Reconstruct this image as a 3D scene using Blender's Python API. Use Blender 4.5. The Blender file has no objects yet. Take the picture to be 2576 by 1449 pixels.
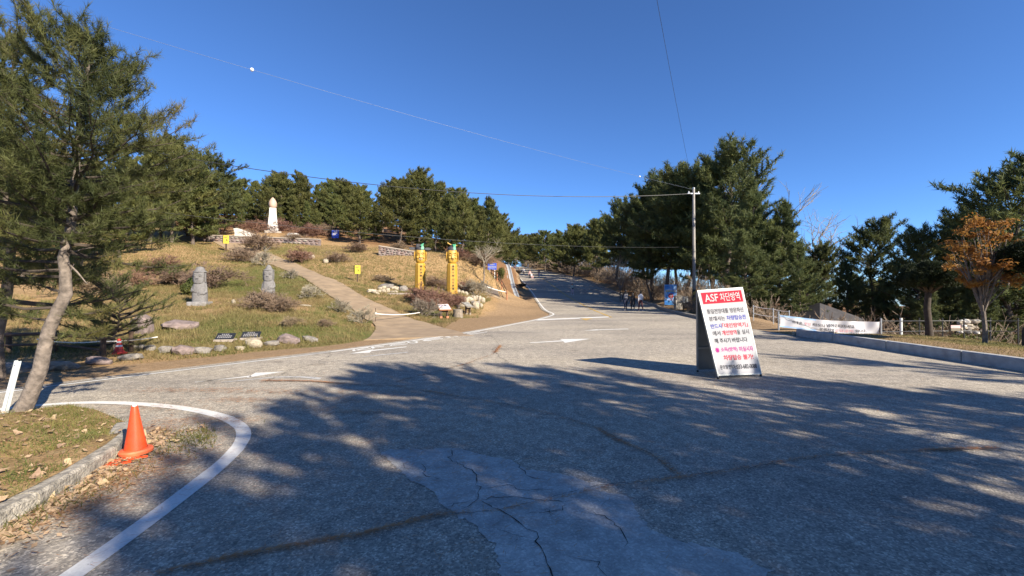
import bpy, bmesh, math, random
import numpy as np
from mathutils import Vector, Matrix, Quaternion, noise as mnoise

random.seed(7)
rng = np.random.default_rng(11)
scene = bpy.context.scene
col = scene.collection
R = math.radians

# ------------------------------------------------------------------ camera
CAM_H = 1.6
FPX = 1073.0            # focal length for a 2576 px wide frame
cam_d = bpy.data.cameras.new('camera')
cam_d.sensor_width = 36.0
cam_d.lens = 36.0 * FPX / 2576.0
cam_d.clip_end = 3000
cam_d.clip_start = 0.05
cam = bpy.data.objects.new('camera', cam_d)
col.objects.link(cam)
cam.location = (0, 0, CAM_H)
cam.rotation_euler = (R(90.0 + 0.56), 0, 0)
scene.camera = cam

# ------------------------------------------------------------------ light
SUN_EL = 30.0
SH = Vector((-0.743, 0.669, 0.0))                     # the way shadows fall
to_sun = Vector((-SH.x * math.cos(R(SUN_EL)), -SH.y * math.cos(R(SUN_EL)), math.sin(R(SUN_EL))))
world = bpy.data.worlds.new('World')
scene.world = world
world.use_nodes = True
wn = world.node_tree
wn.nodes.clear()
wo = wn.nodes.new('ShaderNodeOutputWorld')
wb = wn.nodes.new('ShaderNodeBackground')
sky = wn.nodes.new('ShaderNodeTexSky')
sky.sky_type = 'NISHITA'
sky.sun_disc = False
sky.sun_elevation = R(SUN_EL)
sky.sun_rotation = math.atan2(to_sun.x, to_sun.y)
sky.altitude = 0
sky.air_density = 0.7
sky.dust_density = 0.0
sky.ozone_density = 10.0
wb.inputs['Strength'].default_value = 0.093
wn.links.new(sky.outputs['Color'], wb.inputs['Color'])
wn.links.new(wb.outputs['Background'], wo.inputs['Surface'])

sd = bpy.data.lights.new('sun', 'SUN')
sd.energy = 5.0
sd.angle = R(0.53)
sd.color = (1.0, 0.90, 0.76)
sun = bpy.data.objects.new('sun', sd)
sun.rotation_euler = (-to_sun).to_track_quat('-Z', 'Y').to_euler()
sun.location = (30, -20, 30)
col.objects.link(sun)

vs = scene.view_settings
vs.view_transform = 'Standard'
vs.look = 'None'
vs.exposure = 1.25
vs.gamma = 1.0
vs.use_curve_mapping = False

# ------------------------------------------------------------------ helpers
def P(px, py, d):
    """a measured direction and a distance -> a point of the place"""
    return Vector(((px - 1288.0) / FPX * d, d, CAM_H - (py - 735.0) / FPX * d))

def G(px, py):
    """flat ground point"""
    d = CAM_H * FPX / (py - 735.0)
    return ((px - 1288.0) / FPX * d, d)

def zoomer(sx, sy, sc):
    return lambda zx, zy: ((sx + zx * sc) * 0.63889, (sy + zy * sc) * 0.63889)

def tag(o, label, cat, group=None, kind=None):
    if label: o['label'] = label
    if cat: o['category'] = cat
    if group: o['group'] = group
    if kind: o['kind'] = kind
    return o

def thing(name, label, cat, loc=(0, 0, 0), rz=0.0, group=None, scale=1.0):
    o = bpy.data.objects.new(name, None)
    o.empty_display_size = 0.2
    col.objects.link(o)
    o.location = loc
    o.rotation_euler = (0, 0, rz)
    if isinstance(scale, (int, float)): scale = (scale,) * 3
    o.scale = scale
    return tag(o, label, cat, group)

def link_mesh(name, me, mat=None, parent=None, smooth=False):
    o = bpy.data.objects.new(name, me)
    col.objects.link(o)
    if mat is not None and not me.materials:
        for m in (mat if isinstance(mat, (list, tuple)) else [mat]): me.materials.append(m)
    if parent is not None: o.parent = parent
    return o

def np_mesh(name, verts, tris, mats=None, smooth=False, matidx=None):
    me = bpy.data.meshes.new(name)
    v = np.asarray(verts, dtype=np.float32).reshape(-1, 3)
    t = np.asarray(tris, dtype=np.int32)
    k = t.shape[1]
    me.vertices.add(len(v)); me.vertices.foreach_set('co', v.ravel())
    me.loops.add(t.size); me.loops.foreach_set('vertex_index', t.ravel())
    me.polygons.add(len(t))
    me.polygons.foreach_set('loop_start', np.arange(0, t.size, k, dtype=np.int32))
    if smooth: me.polygons.foreach_set('use_smooth', np.ones(len(t), dtype=bool))
    if mats:
        for m in (mats if isinstance(mats, (list, tuple)) else [mats]): me.materials.append(m)
    if matidx is not None: me.polygons.foreach_set('material_index', np.asarray(matidx, dtype=np.int32))
    me.update(calc_edges=True)
    return me

class MB:
    def __init__(s): s.v, s.f, s.m = [], [], []; s.cur = 0
    def add(s, vs, fs):
        o = len(s.v); s.v += [tuple(v) for v in vs]
        for f in fs: s.f.append(tuple(i + o for i in f)); s.m.append(s.cur)
        return s
    def box(s, x0, x1, y0, y1, z0, z1, mat=None, bev=0.0):
        if bev > 0:
            b = bev
            ring = [(x0 + b, y0), (x1 - b, y0), (x1, y0 + b), (x1, y1 - b), (x1 - b, y1), (x0 + b, y1), (x0, y1 - b), (x0, y0 + b)]
            inn = [(x0 + b, y0 + b), (x1 - b, y0 + b), (x1 - b, y0 + b), (x1 - b, y1 - b), (x1 - b, y1 - b), (x0 + b, y1 - b), (x0 + b, y1 - b), (x0 + b, y0 + b)]
            vs = [(x, y, z0 + b) for x, y in ring] + [(x, y, z1 - b) for x, y in ring] + [(x0+b,y0+b,z1),(x1-b,y0+b,z1),(x1-b,y1-b,z1),(x0+b,y1-b,z1),(x0+b,y0+b,z0),(x1-b,y0+b,z0),(x1-b,y1-b,z0),(x0+b,y1-b,z0)]
            fs = [(i, (i + 1) % 8, 8 + (i + 1) % 8, 8 + i) for i in range(8)]
            fs += [(16, 17, 18, 19), (23, 22, 21, 20)]
            fs += [(8, 9, 17, 16), (9, 10, 17), (10, 11, 18, 17), (11, 12, 18), (12, 13, 19, 18), (13, 14, 19), (14, 15, 16, 19), (15, 8, 16)]
            fs += [(1, 0, 20, 21), (2, 1, 21), (3, 2, 21, 22), (4, 3, 22), (5, 4, 22, 23), (6, 5, 23), (7, 6, 23, 20), (0, 7, 20)]
        else:
            vs = [(x0,y0,z0),(x1,y0,z0),(x1,y1,z0),(x0,y1,z0),(x0,y0,z1),(x1,y0,z1),(x1,y1,z1),(x0,y1,z1)]
            fs = [(3,2,1,0),(4,5,6,7),(0,1,5,4),(1,2,6,5),(2,3,7,6),(3,0,4,7)]
        if mat is not None: vs = [tuple(mat @ Vector(v)) for v in vs]
        return s.add(vs, fs)
    def tube(s, pts, rad, n=8, cap=True):
        pts = [Vector(p) for p in pts]
        if isinstance(rad, (int, float)): rad = [rad] * len(pts)
        vs = []
        up0 = None
        for i, p in enumerate(pts):
            a = pts[max(i - 1, 0)]; b = pts[min(i + 1, len(pts) - 1)]
            t = (b - a)
            t = t.normalized() if t.length > 1e-9 else Vector((0, 0, 1))
            if up0 is None: up0 = Vector((1, 0, 0)) if abs(t.x) < 0.8 else Vector((0, 1, 0))
            u = (up0 - t * up0.dot(t)).normalized(); w = t.cross(u); up0 = u
            for k in range(n):
                a2 = 2 * math.pi * k / n
                vs.append(p + (u * math.cos(a2) + w * math.sin(a2)) * rad[i])
        fs = []
        for i in range(len(pts) - 1):
            for k in range(n):
                fs.append((i*n+k, i*n+(k+1)%n, (i+1)*n+(k+1)%n, (i+1)*n+k))
        if cap:
            fs.append(tuple(range(n - 1, -1, -1))); fs.append(tuple((len(pts)-1)*n + k for k in range(n)))
        return s.add(vs, fs)
    def lathe(s, prof, n=24, sx=1.0, sy=1.0, loc=(0, 0, 0), mat=None):
        vs = []
        for r, z in prof:
            for k in range(n):
                a = 2 * math.pi * k / n
                v = Vector((r * math.cos(a) * sx + loc[0], r * math.sin(a) * sy + loc[1], z + loc[2]))
                vs.append(mat @ v if mat is not None else v)
        fs = []
        for i in range(len(prof) - 1):
            for k in range(n):
                fs.append((i*n+k, i*n+(k+1)%n, (i+1)*n+(k+1)%n, (i+1)*n+k))
        fs.append(tuple(range(n - 1, -1, -1))); fs.append(tuple((len(prof)-1)*n + k for k in range(n)))
        return s.add(vs, fs)
    def ball(s, c, r, seg=10, rings=7, mat=None):
        if isinstance(r, (int, float)): r = (r, r, r)
        vs = []; fs = []
        for i in range(1, rings):
            th = math.pi * i / rings
            for k in range(seg):
                a = 2 * math.pi * k / seg
                vs.append(Vector((c[0] + r[0]*math.sin(th)*math.cos(a), c[1] + r[1]*math.sin(th)*math.sin(a), c[2] + r[2]*math.cos(th))))
        top = len(vs); vs.append(Vector((c[0], c[1], c[2] + r[2]))); vs.append(Vector((c[0], c[1], c[2] - r[2])))
        for i in range(rings - 2):
            for k in range(seg):
                fs.append((i*seg+k, (i+1)*seg+k, (i+1)*seg+(k+1)%seg, i*seg+(k+1)%seg))
        for k in range(seg):
            fs.append((top, k, (k+1)%seg)); fs.append((top+1, (rings-2)*seg+(k+1)%seg, (rings-2)*seg+k))
        if mat is not None: vs = [mat @ v for v in vs]
        return s.add(vs, fs)
    def mesh(s, name, mats, smooth=False):
        me = bpy.data.meshes.new(name)
        me.from_pydata(s.v, [], s.f)
        for m in (mats if isinstance(mats, (list, tuple)) else [mats]): me.materials.append(m)
        me.polygons.foreach_set('material_index', s.m)
        if smooth: me.polygons.foreach_set('use_smooth', [True] * len(s.f))
        me.update()
        if smooth and hasattr(me, 'set_sharp_from_angle'):
            me.set_sharp_from_angle(angle=R(38))
        return me
    def build(s, name, mats, parent=None, smooth=False):
        return link_mesh(name, s.mesh(name, mats, smooth), None, parent)

# ------------------------------------------------------------------ materials
def new_mat(name):
    m = bpy.data.materials.new(name); m.use_nodes = True
    nt = m.node_tree; b = nt.nodes['Principled BSDF']
    return m, nt, b
def N(nt, typ, **kw):
    n = nt.nodes.new(typ)
    for k, v in kw.items():
        if k.startswith('i_'):
            key = k[2:].replace('_', ' ')
            n.inputs[key].default_value = v
        else: setattr(n, k, v)
    return n
def ramp(nt, stops, fac=None, interp='LINEAR'):
    r = nt.nodes.new('ShaderNodeValToRGB'); e = r.color_ramp.elements
    r.color_ramp.interpolation = interp
    while len(e) > 1: e.remove(e[-1])
    e[0].position = stops[0][0]; e[0].color = (*stops[0][1], 1)
    for p, c in stops[1:]:
        x = e.new(p); x.color = (*c, 1)
    if fac is not None: nt.links.new(fac, r.inputs['Fac'])
    return r
def mixc(nt, fac, a, b, mode='MIX'):
    m = nt.nodes.new('ShaderNodeMix'); m.data_type = 'RGBA'; m.blend_type = mode
    for sock, v in ((m.inputs[0], fac), (m.inputs[6], a), (m.inputs[7], b)):
        if hasattr(v, 'links') or hasattr(v, 'is_output'): nt.links.new(v, sock)
        elif isinstance(v, (int, float)): sock.default_value = v
        else: sock.default_value = (*v, 1)
    return m.outputs[2]
def noise(nt, scale, detail=3.0, rough=0.55, coord='Object', vec=None):
    if vec is None:
        tc = nt.nodes.new('ShaderNodeTexCoord'); vec = tc.outputs[coord]
    n = nt.nodes.new('ShaderNodeTexNoise')
    n.inputs['Scale'].default_value = scale; n.inputs['Detail'].default_value = detail
    n.inputs['Roughness'].default_value = rough
    nt.links.new(vec, n.inputs['Vector'])
    return n.outputs['Fac']
def bump(nt, b, height, strength=0.3, dist=0.02):
    bn = nt.nodes.new('ShaderNodeBump')
    bn.inputs['Strength'].default_value = strength; bn.inputs['Distance'].default_value = dist
    nt.links.new(height, bn.inputs['Height']); nt.links.new(bn.outputs['Normal'], b.inputs['Normal'])

def simple(name, colr, rough=0.6, var=0.25, scale=6.0, metal=0.0, bumps=0.0, spec=0.5, bscale=None, bdist=0.01):
    m, nt, b = new_mat(name)
    n = noise(nt, scale, 4.0)
    c1 = tuple(min(1, c * (1 - var)) for c in colr); c2 = tuple(min(1, c * (1 + var)) for c in colr)
    r = ramp(nt, [(0.3, c1), (0.7, c2)], n)
    nt.links.new(r.outputs['Color'], b.inputs['Base Color'])
    b.inputs['Roughness'].default_value = rough; b.inputs['Metallic'].default_value = metal
    b.inputs['Specular IOR Level'].default_value = spec
    if bumps: bump(nt, b, noise(nt, bscale or scale * 4, 4.0), bumps, bdist)
    return m

def foliage(name, dark, light, transl=0.35, varscale=1.2, extra=None, rough=0.6):
    m = bpy.data.materials.new(name); m.use_nodes = True
    nt = m.node_tree; nt.nodes.clear()
    out = nt.nodes.new('ShaderNodeOutputMaterial')
    tc = nt.nodes.new('ShaderNodeTexCoord')
    oi = nt.nodes.new('ShaderNodeObjectInfo')
    n = noise(nt, varscale, 3.0, vec=tc.outputs['Object'])
    r = ramp(nt, [(0.32, dark), (0.68, light)] if extra is None else [(0.3, dark), (0.55, light), (0.72, extra)], n)
    hsv = nt.nodes.new('ShaderNodeHueSaturation')
    mr = N(nt, 'ShaderNodeMapRange', i_To_Min=0.8, i_To_Max=1.2)
    nt.links.new(oi.outputs['Random'], mr.inputs['Value'])
    nt.links.new(mr.outputs['Result'], hsv.inputs['Value'])
    mr2 = N(nt, 'ShaderNodeMapRange', i_To_Min=0.485, i_To_Max=0.512)
    nt.links.new(oi.outputs['Random'], mr2.inputs['Value'])
    nt.links.new(mr2.outputs['Result'], hsv.inputs['Hue'])
    nt.links.new(r.outputs['Color'], hsv.inputs['Color'])
    d = nt.nodes.new('ShaderNodeBsdfPrincipled')
    d.inputs['Roughness'].default_value = rough; d.inputs['Specular IOR Level'].default_value = 0.25
    t = nt.nodes.new('ShaderNodeBsdfTranslucent')
    mx = nt.nodes.new('ShaderNodeMixShader'); mx.inputs[0].default_value = transl
    nt.links.new(hsv.outputs['Color'], d.inputs['Base Color']); nt.links.new(hsv.outputs['Color'], t.inputs['Color'])
    nt.links.new(d.outputs[0], mx.inputs[1]); nt.links.new(t.outputs[0], mx.inputs[2])
    nt.links.new(mx.outputs[0], out.inputs['Surface'])
    return m

M = {}
# asphalt
def asphalt(name, dark, light, agg=0.5):
    m, nt, b = new_mat(name)
    tc = nt.nodes.new('ShaderNodeTexCoord')
    big = noise(nt, 0.35, 5.0, 0.6, vec=tc.outputs['Object'])
    mid = noise(nt, 6.0, 4.0, 0.6, vec=tc.outputs['Object'])
    v = nt.nodes.new('ShaderNodeTexVoronoi'); v.inputs['Scale'].default_value = 75.0
    nt.links.new(tc.outputs['Object'], v.inputs['Vector'])
    base = ramp(nt, [(0.3, dark), (0.7, light)], big).outputs['Color']
    midr = ramp(nt, [(0.25, (0.7, 0.7, 0.7)), (0.75, (1.25, 1.25, 1.25))], mid).outputs['Color']
    c = mixc(nt, 1.0, base, midr, 'MULTIPLY')
    sep = nt.nodes.new('ShaderNodeSeparateColor'); nt.links.new(v.outputs['Color'], sep.inputs[0])
    ag = ramp(nt, [(0.0, (0.35, 0.35, 0.36)), (0.45, (0.8, 0.8, 0.8)), (0.8, (1.25, 1.22, 1.18)), (1.0, (2.1, 2.05, 1.95))], sep.outputs[0]).outputs['Color']
    c2 = mixc(nt, agg, c, mixc(nt, 1.0, c, ag, 'MULTIPLY'))
    # small stains
    st = ramp(nt, [(0.60, (1, 1, 1)), (0.72, (0.72, 0.70, 0.68))], noise(nt, 1.3, 4.0, 0.7, vec=tc.outputs['Object'])).outputs['Color']
    c3 = mixc(nt, 0.7, c2, mixc(nt, 1.0, c2, st, 'MULTIPLY'))
    mp = nt.nodes.new('ShaderNodeMapping'); mp.inputs['Scale'].default_value = (0.10, 0.55, 1.0); mp.inputs['Rotation'].default_value = (0, 0, 0.95)
    nt.links.new(tc.outputs['Object'], mp.inputs['Vector'])
    tk = ramp(nt, [(0.36, (0.80, 0.80, 0.82)), (0.5, (1, 1, 1)), (0.66, (1.10, 1.09, 1.06))], noise(nt, 1.0, 4.0, 0.6, vec=mp.outputs['Vector'])).outputs['Color']
    c3 = mixc(nt, 1.0, c3, tk, 'MULTIPLY')
    ol = ramp(nt, [(0.0, (0.62, 0.60, 0.58)), (0.10, (0.8, 0.79, 0.78)), (0.16, (1, 1, 1))], None)
    vo = nt.nodes.new('ShaderNodeTexVoronoi'); vo.inputs['Scale'].default_value = 0.8; nt.links.new(tc.outputs['Object'], vo.inputs['Vector'])
    nt.links.new(vo.outputs['Distance'], ol.inputs['Fac'])
    c3 = mixc(nt, 0.8, c3, mixc(nt, 1.0, c3, ol.outputs['Color'], 'MULTIPLY'))
    nt.links.new(c3, b.inputs['Base Color'])
    b.inputs['Roughness'].default_value = 0.85; b.inputs['Specular IOR Level'].default_value = 0.3
    bump(nt, b, v.outputs['Distance'], 0.5, 0.006)
    return m
M['asphalt'] = asphalt('asphalt', (0.27, 0.240, 0.194), (0.375, 0.333, 0.266), 0.65)
M['patch'] = asphalt('asphalt_patch', (0.34, 0.33, 0.30), (0.41, 0.40, 0.365), 0.25)
def paint(name, colr, worn=0.45):
    m, nt, b = new_mat(name)
    n = noise(nt, 9.0, 6.0, 0.75); n2 = noise(nt, 60.0, 3.0)
    r = ramp(nt, [(0.30 + 0.12 * worn, (0.20, 0.19, 0.175)), (0.40 + 0.12 * worn, colr)], n)
    r2 = ramp(nt, [(0.3, (0.82, 0.82, 0.82)), (0.7, (1, 1, 1))], n2)
    nt.links.new(mixc(nt, 1.0, r.outputs['Color'], r2.outputs['Color'], 'MULTIPLY'), b.inputs['Base Color'])
    b.inputs['Roughness'].default_value = 0.7
    return m
M['white_line'] = paint('road_white', (0.68, 0.665, 0.61), -0.5)
M['white_worn'] = paint('road_white_worn', (0.46, 0.45, 0.42), 0.8)
M['yellow_line'] = paint('road_yellow', (0.50, 0.31, 0.05), 0.5)
M['crack'] = simple('crack', (0.02, 0.018, 0.016), 0.95, 0.3, 20)
M['concrete'] = simple('concrete', (0.34, 0.32, 0.28), 0.85, 0.22, 2.5, bumps=0.3)
M['kerb'] = simple('kerb_concrete', (0.33, 0.325, 0.31), 0.85, 0.25, 5, bumps=0.35, bscale=40)
M['kerb_old'] = simple('kerb_old', (0.27, 0.245, 0.20), 0.95, 0.55, 14, bumps=1.0, bscale=50, bdist=.02)
M['path'] = simple('path_concrete', (0.255, 0.185, 0.112), 0.9, 0.22, 1.6, bumps=0.2)
M['drain'] = simple('drain_concrete', (0.36, 0.38, 0.39), 0.85, 0.15, 3)
M['bark'] = simple('pine_bark', (0.105, 0.082, 0.064), 0.95, 0.45, 9, bumps=0.9, bscale=16, bdist=0.03)
M['bark_grey'] = simple('grey_bark', (0.150, 0.122, 0.098), 0.95, 0.45, 12, bumps=1.0, bscale=14, bdist=0.03)
M['branch'] = simple('branch_bark', (0.050, 0.038, 0.028), 0.95, 0.4, 9)
M['pole'] = simple('pole_concrete', (0.29, 0.27, 0.24), 0.85, 0.15, 4)
M['pine_far'] = foliage('pine_far', (0.058, 0.076, 0.026), (0.195, 0.195, 0.058), 0.35, 0.6)
M['pine_mid'] = foliage('pine_mid', (0.048, 0.070, 0.030), (0.165, 0.180, 0.060), 0.4, 0.8)
M['pine_hero'] = foliage('pine_hero', (0.040, 0.056, 0.020), (0.112, 0.126, 0.040), 0.35, 1.3, extra=(0.160, 0.142, 0.045))
M['pine_brown'] = foliage('pine_brown', (0.075, 0.06, 0.027), (0.12, 0.09, 0.035), 0.3, 0.8)
M['topiary'] = foliage('topiary', (0.016, 0.028, 0.012), (0.042, 0.058, 0.022), 0.2, 2.0)
M['orange_leaf'] = foliage('orange_leaf', (0.16, 0.06, 0.02), (0.30, 0.135, 0.032), 0.45, 2.2, extra=(0.40, 0.255, 0.055))
M['twig_red'] = foliage('twig_red', (0.18, 0.095, 0.068), (0.28, 0.175, 0.12), 0.0, 2.0)
M['twig_grey'] = foliage('twig_grey', (0.19, 0.16, 0.12), (0.30, 0.26, 0.195), 0.0, 2.0)
M['twig_brown'] = foliage('twig_brown', (0.16, 0.115, 0.078), (0.27, 0.195, 0.13), 0.0, 2.0)
M['brush'] = foliage('brush', (0.16, 0.12, 0.085), (0.30, 0.225, 0.155), 0.0, 0.7)
M['green_bush'] = foliage('green_bush', (0.05, 0.075, 0.02), (0.14, 0.14, 0.035), 0.3, 1.5)
M['grass'] = foliage('grass', (0.125, 0.13, 0.038), (0.205, 0.16, 0.068), 0.35, 0.5, extra=(0.27, 0.195, 0.09))
M['grass_green'] = foliage('grass_green', (0.085, 0.105, 0.026), (0.16, 0.155, 0.045), 0.35, 1.6, extra=(0.27, 0.20, 0.085))
M['needle'] = foliage('fallen_needle', (0.36, 0.17, 0.065), (0.56, 0.30, 0.125), 0.1, 3.0)
M['leaf_dry'] = foliage('dry_leaf', (0.30, 0.20, 0.11), (0.48, 0.36, 0.23), 0.25, 7.0)
M['stone'] = simple('pale_granite', (0.34, 0.29, 0.21), 0.85, 0.35, 3.0, bumps=0.5, bscale=12, bdist=0.04)
M['stone_grey'] = simple('grey_rock', (0.20, 0.18, 0.155), 0.9, 0.4, 2.5, bumps=0.6, bscale=10, bdist=0.04)
M['stone_purple'] = simple('purple_rock', (0.19, 0.145, 0.13), 0.9, 0.45, 2.2, bumps=0.6, bscale=10, bdist=0.04)
M['wall_stone'] = simple('wall_stone', (0.20, 0.135, 0.105), 0.9, 0.4, 1.2, bumps=0.4)
M['wall_cap'] = simple('wall_cap', (0.30, 0.255, 0.21), 0.85, 0.15, 2)
M['basalt'] = simple('basalt', (0.155, 0.148, 0.142), 0.95, 0.2, 14, bumps=0.7, bscale=45, bdist=0.012)
M['plinth'] = simple('plinth_stone', (0.21, 0.20, 0.19), 0.9, 0.25, 8, bumps=0.4)
M['white_marble'] = simple('white_marble', (0.50, 0.47, 0.42), 0.7, 0.1, 2)
M['pink_stone'] = simple('pink_stone', (0.42, 0.30, 0.22), 0.6, 0.1, 3)
M['totem'] = simple('totem_yellow', (0.40, 0.225, 0.022), 0.5, 0.14, 5, bumps=0.25, bscale=18)
M['totem_face'] = simple('totem_face', (0.43, 0.255, 0.035), 0.45, 0.1, 6, bumps=0.15)
M['hat'] = simple('totem_hat', (0.035, 0.035, 0.04), 0.7, 0.25, 8)
M['green_paint'] = simple('green_paint', (0.03, 0.22, 0.11), 0.5, 0.2, 8)
M['ink'] = simple('ink', (0.035, 0.022, 0.012), 0.7, 0.2, 30)
M['wood_dark'] = simple('wood_dark', (0.060, 0.036, 0.022), 0.85, 0.4, 12, bumps=0.4)
M['wood_grey'] = simple('wood_grey', (0.20, 0.165, 0.125), 0.9, 0.35, 12, bumps=0.5)
M['wood_orange'] = simple('wood_orange', (0.34, 0.13, 0.055), 0.6, 0.2, 10)
M['panel_white'] = simple('panel_white', (0.50, 0.48, 0.48), 0.35, 0.06, 3, spec=0.06)
M['panel_grey'] = simple('panel_grey', (0.20, 0.19, 0.165), 0.5, 0.5, 9)
M['black_granite'] = simple('black_granite', (0.020, 0.022, 0.026), 0.3, 0.3, 30)
M['sign_white'] = simple('sign_white', (0.31, 0.31, 0.32), 0.45, 0.03, 2, spec=0.06)
M['white_ink'] = simple('white_ink', (0.34, 0.34, 0.34), 0.5, 0.03, 2, spec=0.06)
M['sign_red'] = simple('sign_red', (0.30, 0.006, 0.022), 0.45, 0.08, 3, spec=0.06)
M['sign_metal'] = simple('sign_metal', (0.30, 0.31, 0.30), 0.45, 0.12, 5, metal=0.5)
M['sign_back'] = simple('sign_back', (0.20, 0.205, 0.195), 0.5, 0.15, 4, metal=0.35)
M['txt_dark'] = simple('text_dark', (0.02, 0.02, 0.025), 0.5, 0.1, 9, spec=0.06)
M['txt_grey'] = simple('text_grey', (0.055, 0.053, 0.058), 0.5, 0.1, 9, spec=0.06)
M['txt_blue'] = simple('text_blue', (0.03, 0.04, 0.26), 0.5, 0.1, 9, spec=0.06)
M['txt_red'] = simple('text_red', (0.36, 0.008, 0.03), 0.5, 0.1, 9, spec=0.06)
M['txt_mag'] = simple('text_magenta', (0.32, 0.012, 0.17), 0.5, 0.1, 9, spec=0.06)
M['txt_pink'] = simple('text_pink', (0.70, 0.36, 0.38), 0.5, 0.1, 9, spec=0.06)
M['txt_yellow'] = simple('text_yellow', (0.55, 0.47, 0.06), 0.5, 0.1, 9, spec=0.06)
M['rubber'] = simple('rubber', (0.02, 0.02, 0.02), 0.8, 0.2, 9)
M['banner'] = simple('banner_cloth', (0.48, 0.48, 0.50), 0.7, 0.04, 1.5, spec=0.06)
M['banner_blue'] = simple('banner_blue', (0.30, 0.45, 0.66), 0.7, 0.1, 1.5, spec=0.06)
M['cone'] = simple('cone_orange', (0.72, 0.065, 0.015), 0.33, 0.12, 7)
M['cone_base'] = simple('cone_base', (0.62, 0.125, 0.045), 0.6, 0.2, 9)
M['cone_red'] = simple('cone_red', (0.50, 0.035, 0.02), 0.5, 0.15, 7)
M['white_paint'] = simple('white_paint', (0.72, 0.73, 0.72), 0.5, 0.1, 6)
M['post_white'] = simple('post_white', (0.60, 0.64, 0.63), 0.4, 0.12, 10)
M['rope'] = simple('rope_white', (0.72, 0.68, 0.62), 0.8, 0.06, 10)
M['wire'] = simple('wire_grey', (0.018, 0.019, 0.018), 0.5, 0.1, 5)
M['wire_pale'] = simple('wire_pale', (0.11, 0.13, 0.17), 0.5, 0.1, 5)
M['steel'] = simple('galvanised', (0.42, 0.44, 0.44), 0.4, 0.15, 8, metal=0.6)
M['sign_yellow'] = simple('sign_yellow', (0.52, 0.44, 0.06), 0.4, 0.06, 4, spec=0.06)
M['sign_blue'] = simple('sign_blue', (0.045, 0.085, 0.40), 0.45, 0.1, 4, spec=0.06)
M['tent'] = simple('tent_fabric', (0.045, 0.040, 0.037), 0.6, 0.3, 3)
M['black_metal'] = simple('black_metal', (0.022, 0.02, 0.02), 0.6, 0.3, 9)
M['safety_yellow'] = simple('safety_yellow', (0.42, 0.29, 0.03), 0.6, 0.2, 6)
M['skin'] = simple('skin', (0.50, 0.29, 0.20), 0.6, 0.06, 9)
M['hair'] = simple('hair', (0.018, 0.014, 0.012), 0.6, 0.2, 20)
for nm, c in dict(c_black=(0.014, 0.014, 0.017), c_navy=(0.018, 0.024, 0.05), c_white=(0.68, 0.67, 0.68), c_maroon=(0.07, 0.018, 0.024),
                  c_pink=(0.62, 0.40, 0.38), c_brown=(0.12, 0.06, 0.045), c_jeans=(0.20, 0.26, 0.38), c_mint=(0.34, 0.42, 0.38),
                  c_lilac=(0.33, 0.29, 0.36), c_plum=(0.07, 0.02, 0.045), c_grey=(0.17, 0.17, 0.18), c_khaki=(0.16, 0.14, 0.10), c_tan=(0.35, 0.28, 0.19)).items():
    M[nm] = simple(nm, c, 0.85, 0.2, 8)
# ================================================================== terrain
# outline of the asphalt, plan view (metres)
ROAD_LEFT = [(-22, -16), (-16.9, -8), (-12.3, 0.4), (-8.4, 6.8), (-7.75, 7.9), (-4.65, 12.1), (-1.7, 17.5), (0.0, 21.6), (1.4, 25.2), (2.55, 29.5),
             (2.78, 31.5), (2.75, 34), (2.6, 38), (2.7, 44), (2.45, 57), (1.35, 78), (0.8, 88), (-0.8, 105), (-4, 125), (-9, 145), (-18, 165), (-34, 185)]
ROAD_RIGHT = [(-20, 192), (-6, 172), (1.5, 150), (4.7, 130), (7.6, 112), (9.8, 97), (12.0, 85), (12.9, 75), (13.4, 57), (13.9, 48), (14.0, 42),
              (12.6, 35), (11.4, 28), (10.8, 24), (10.4, 19), (10.25, 15), (10.25, 8), (10.3, 0), (10.6, -16)]
ROAD = np.array(ROAD_LEFT + ROAD_RIGHT, dtype=float)

PROF_Y = [-200, 36, 40, 44, 50, 57, 68, 78, 88, 100, 120, 140, 160, 185, 300]
PROF_Z = [0, 0, 0.12, 0.33, 0.85, 1.6, 2.85, 4.0, 4.9, 6.05, 8.05, 10.0, 11.3, 11.8, 8.0]
_yy = np.linspace(-200, 300, 2001)
_zz = np.interp(_yy, PROF_Y, PROF_Z)
_k = np.ones(21) / 21
_zz = np.convolve(np.pad(_zz, 10, mode='edge'), _k, mode='valid')
_zz[_yy < 33] = 0
def prof(y): return np.interp(y, _yy, _zz)

CT = []
def c(*p): CT.append(p)
def cp(px, py, d): v = P(px, py, d); CT.append((v.x, v.y, v.z))
for a in [(503, 768, 19.5), (675, 757, 22), (568, 855, 12.8), (633, 850, 13.2), (400, 885, 11.2), (720, 858, 13.6), (800, 850, 14.6), (530, 876, 12.0),
          (955, 823, 18.5), (888, 792, 21), (830, 749, 25), (728, 689.6, 33), (654, 655, 40), (572, 631, 45), (1041, 808, 21.5), (1002, 789, 23),
          (915.7, 748, 27), (830.5, 702, 32), (725, 663, 39), (898, 710, 34), (1138, 737, 31), (1057, 735, 32), (1117, 802, 24), (1176, 793, 27),
          (1197, 780, 29), (977, 741, 29), (1081, 741, 29.5), (953, 645, 45), (1039, 655, 45), (1130, 632, 50), (1200, 655, 49), (1238, 700, 56),
          (1290, 746, 50), (1261, 686, 90), (1300, 770, 41), (1240, 800, 25), (1180, 815, 21), (1222, 737, 42), (506, 607, 48), (715, 617.5, 48),
          (794, 620, 49), (685, 583, 55), (592, 590, 52), (754, 600, 52), (500, 570, 70), (700, 560, 75), (900, 575, 75), (1100, 600, 70), (1200, 625, 72),
          (405, 612, 40), (250, 690, 28), (100, 800, 17), (0, 840, 14), (-200, 840, 13), (-300, 700, 28), (200, 882, 10.4), (60, 905, 9.6), (330, 862, 12.5),
          (450, 800, 17), (620, 800, 17), (780, 800, 18), (340, 800, 17)]: cp(*a)
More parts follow.
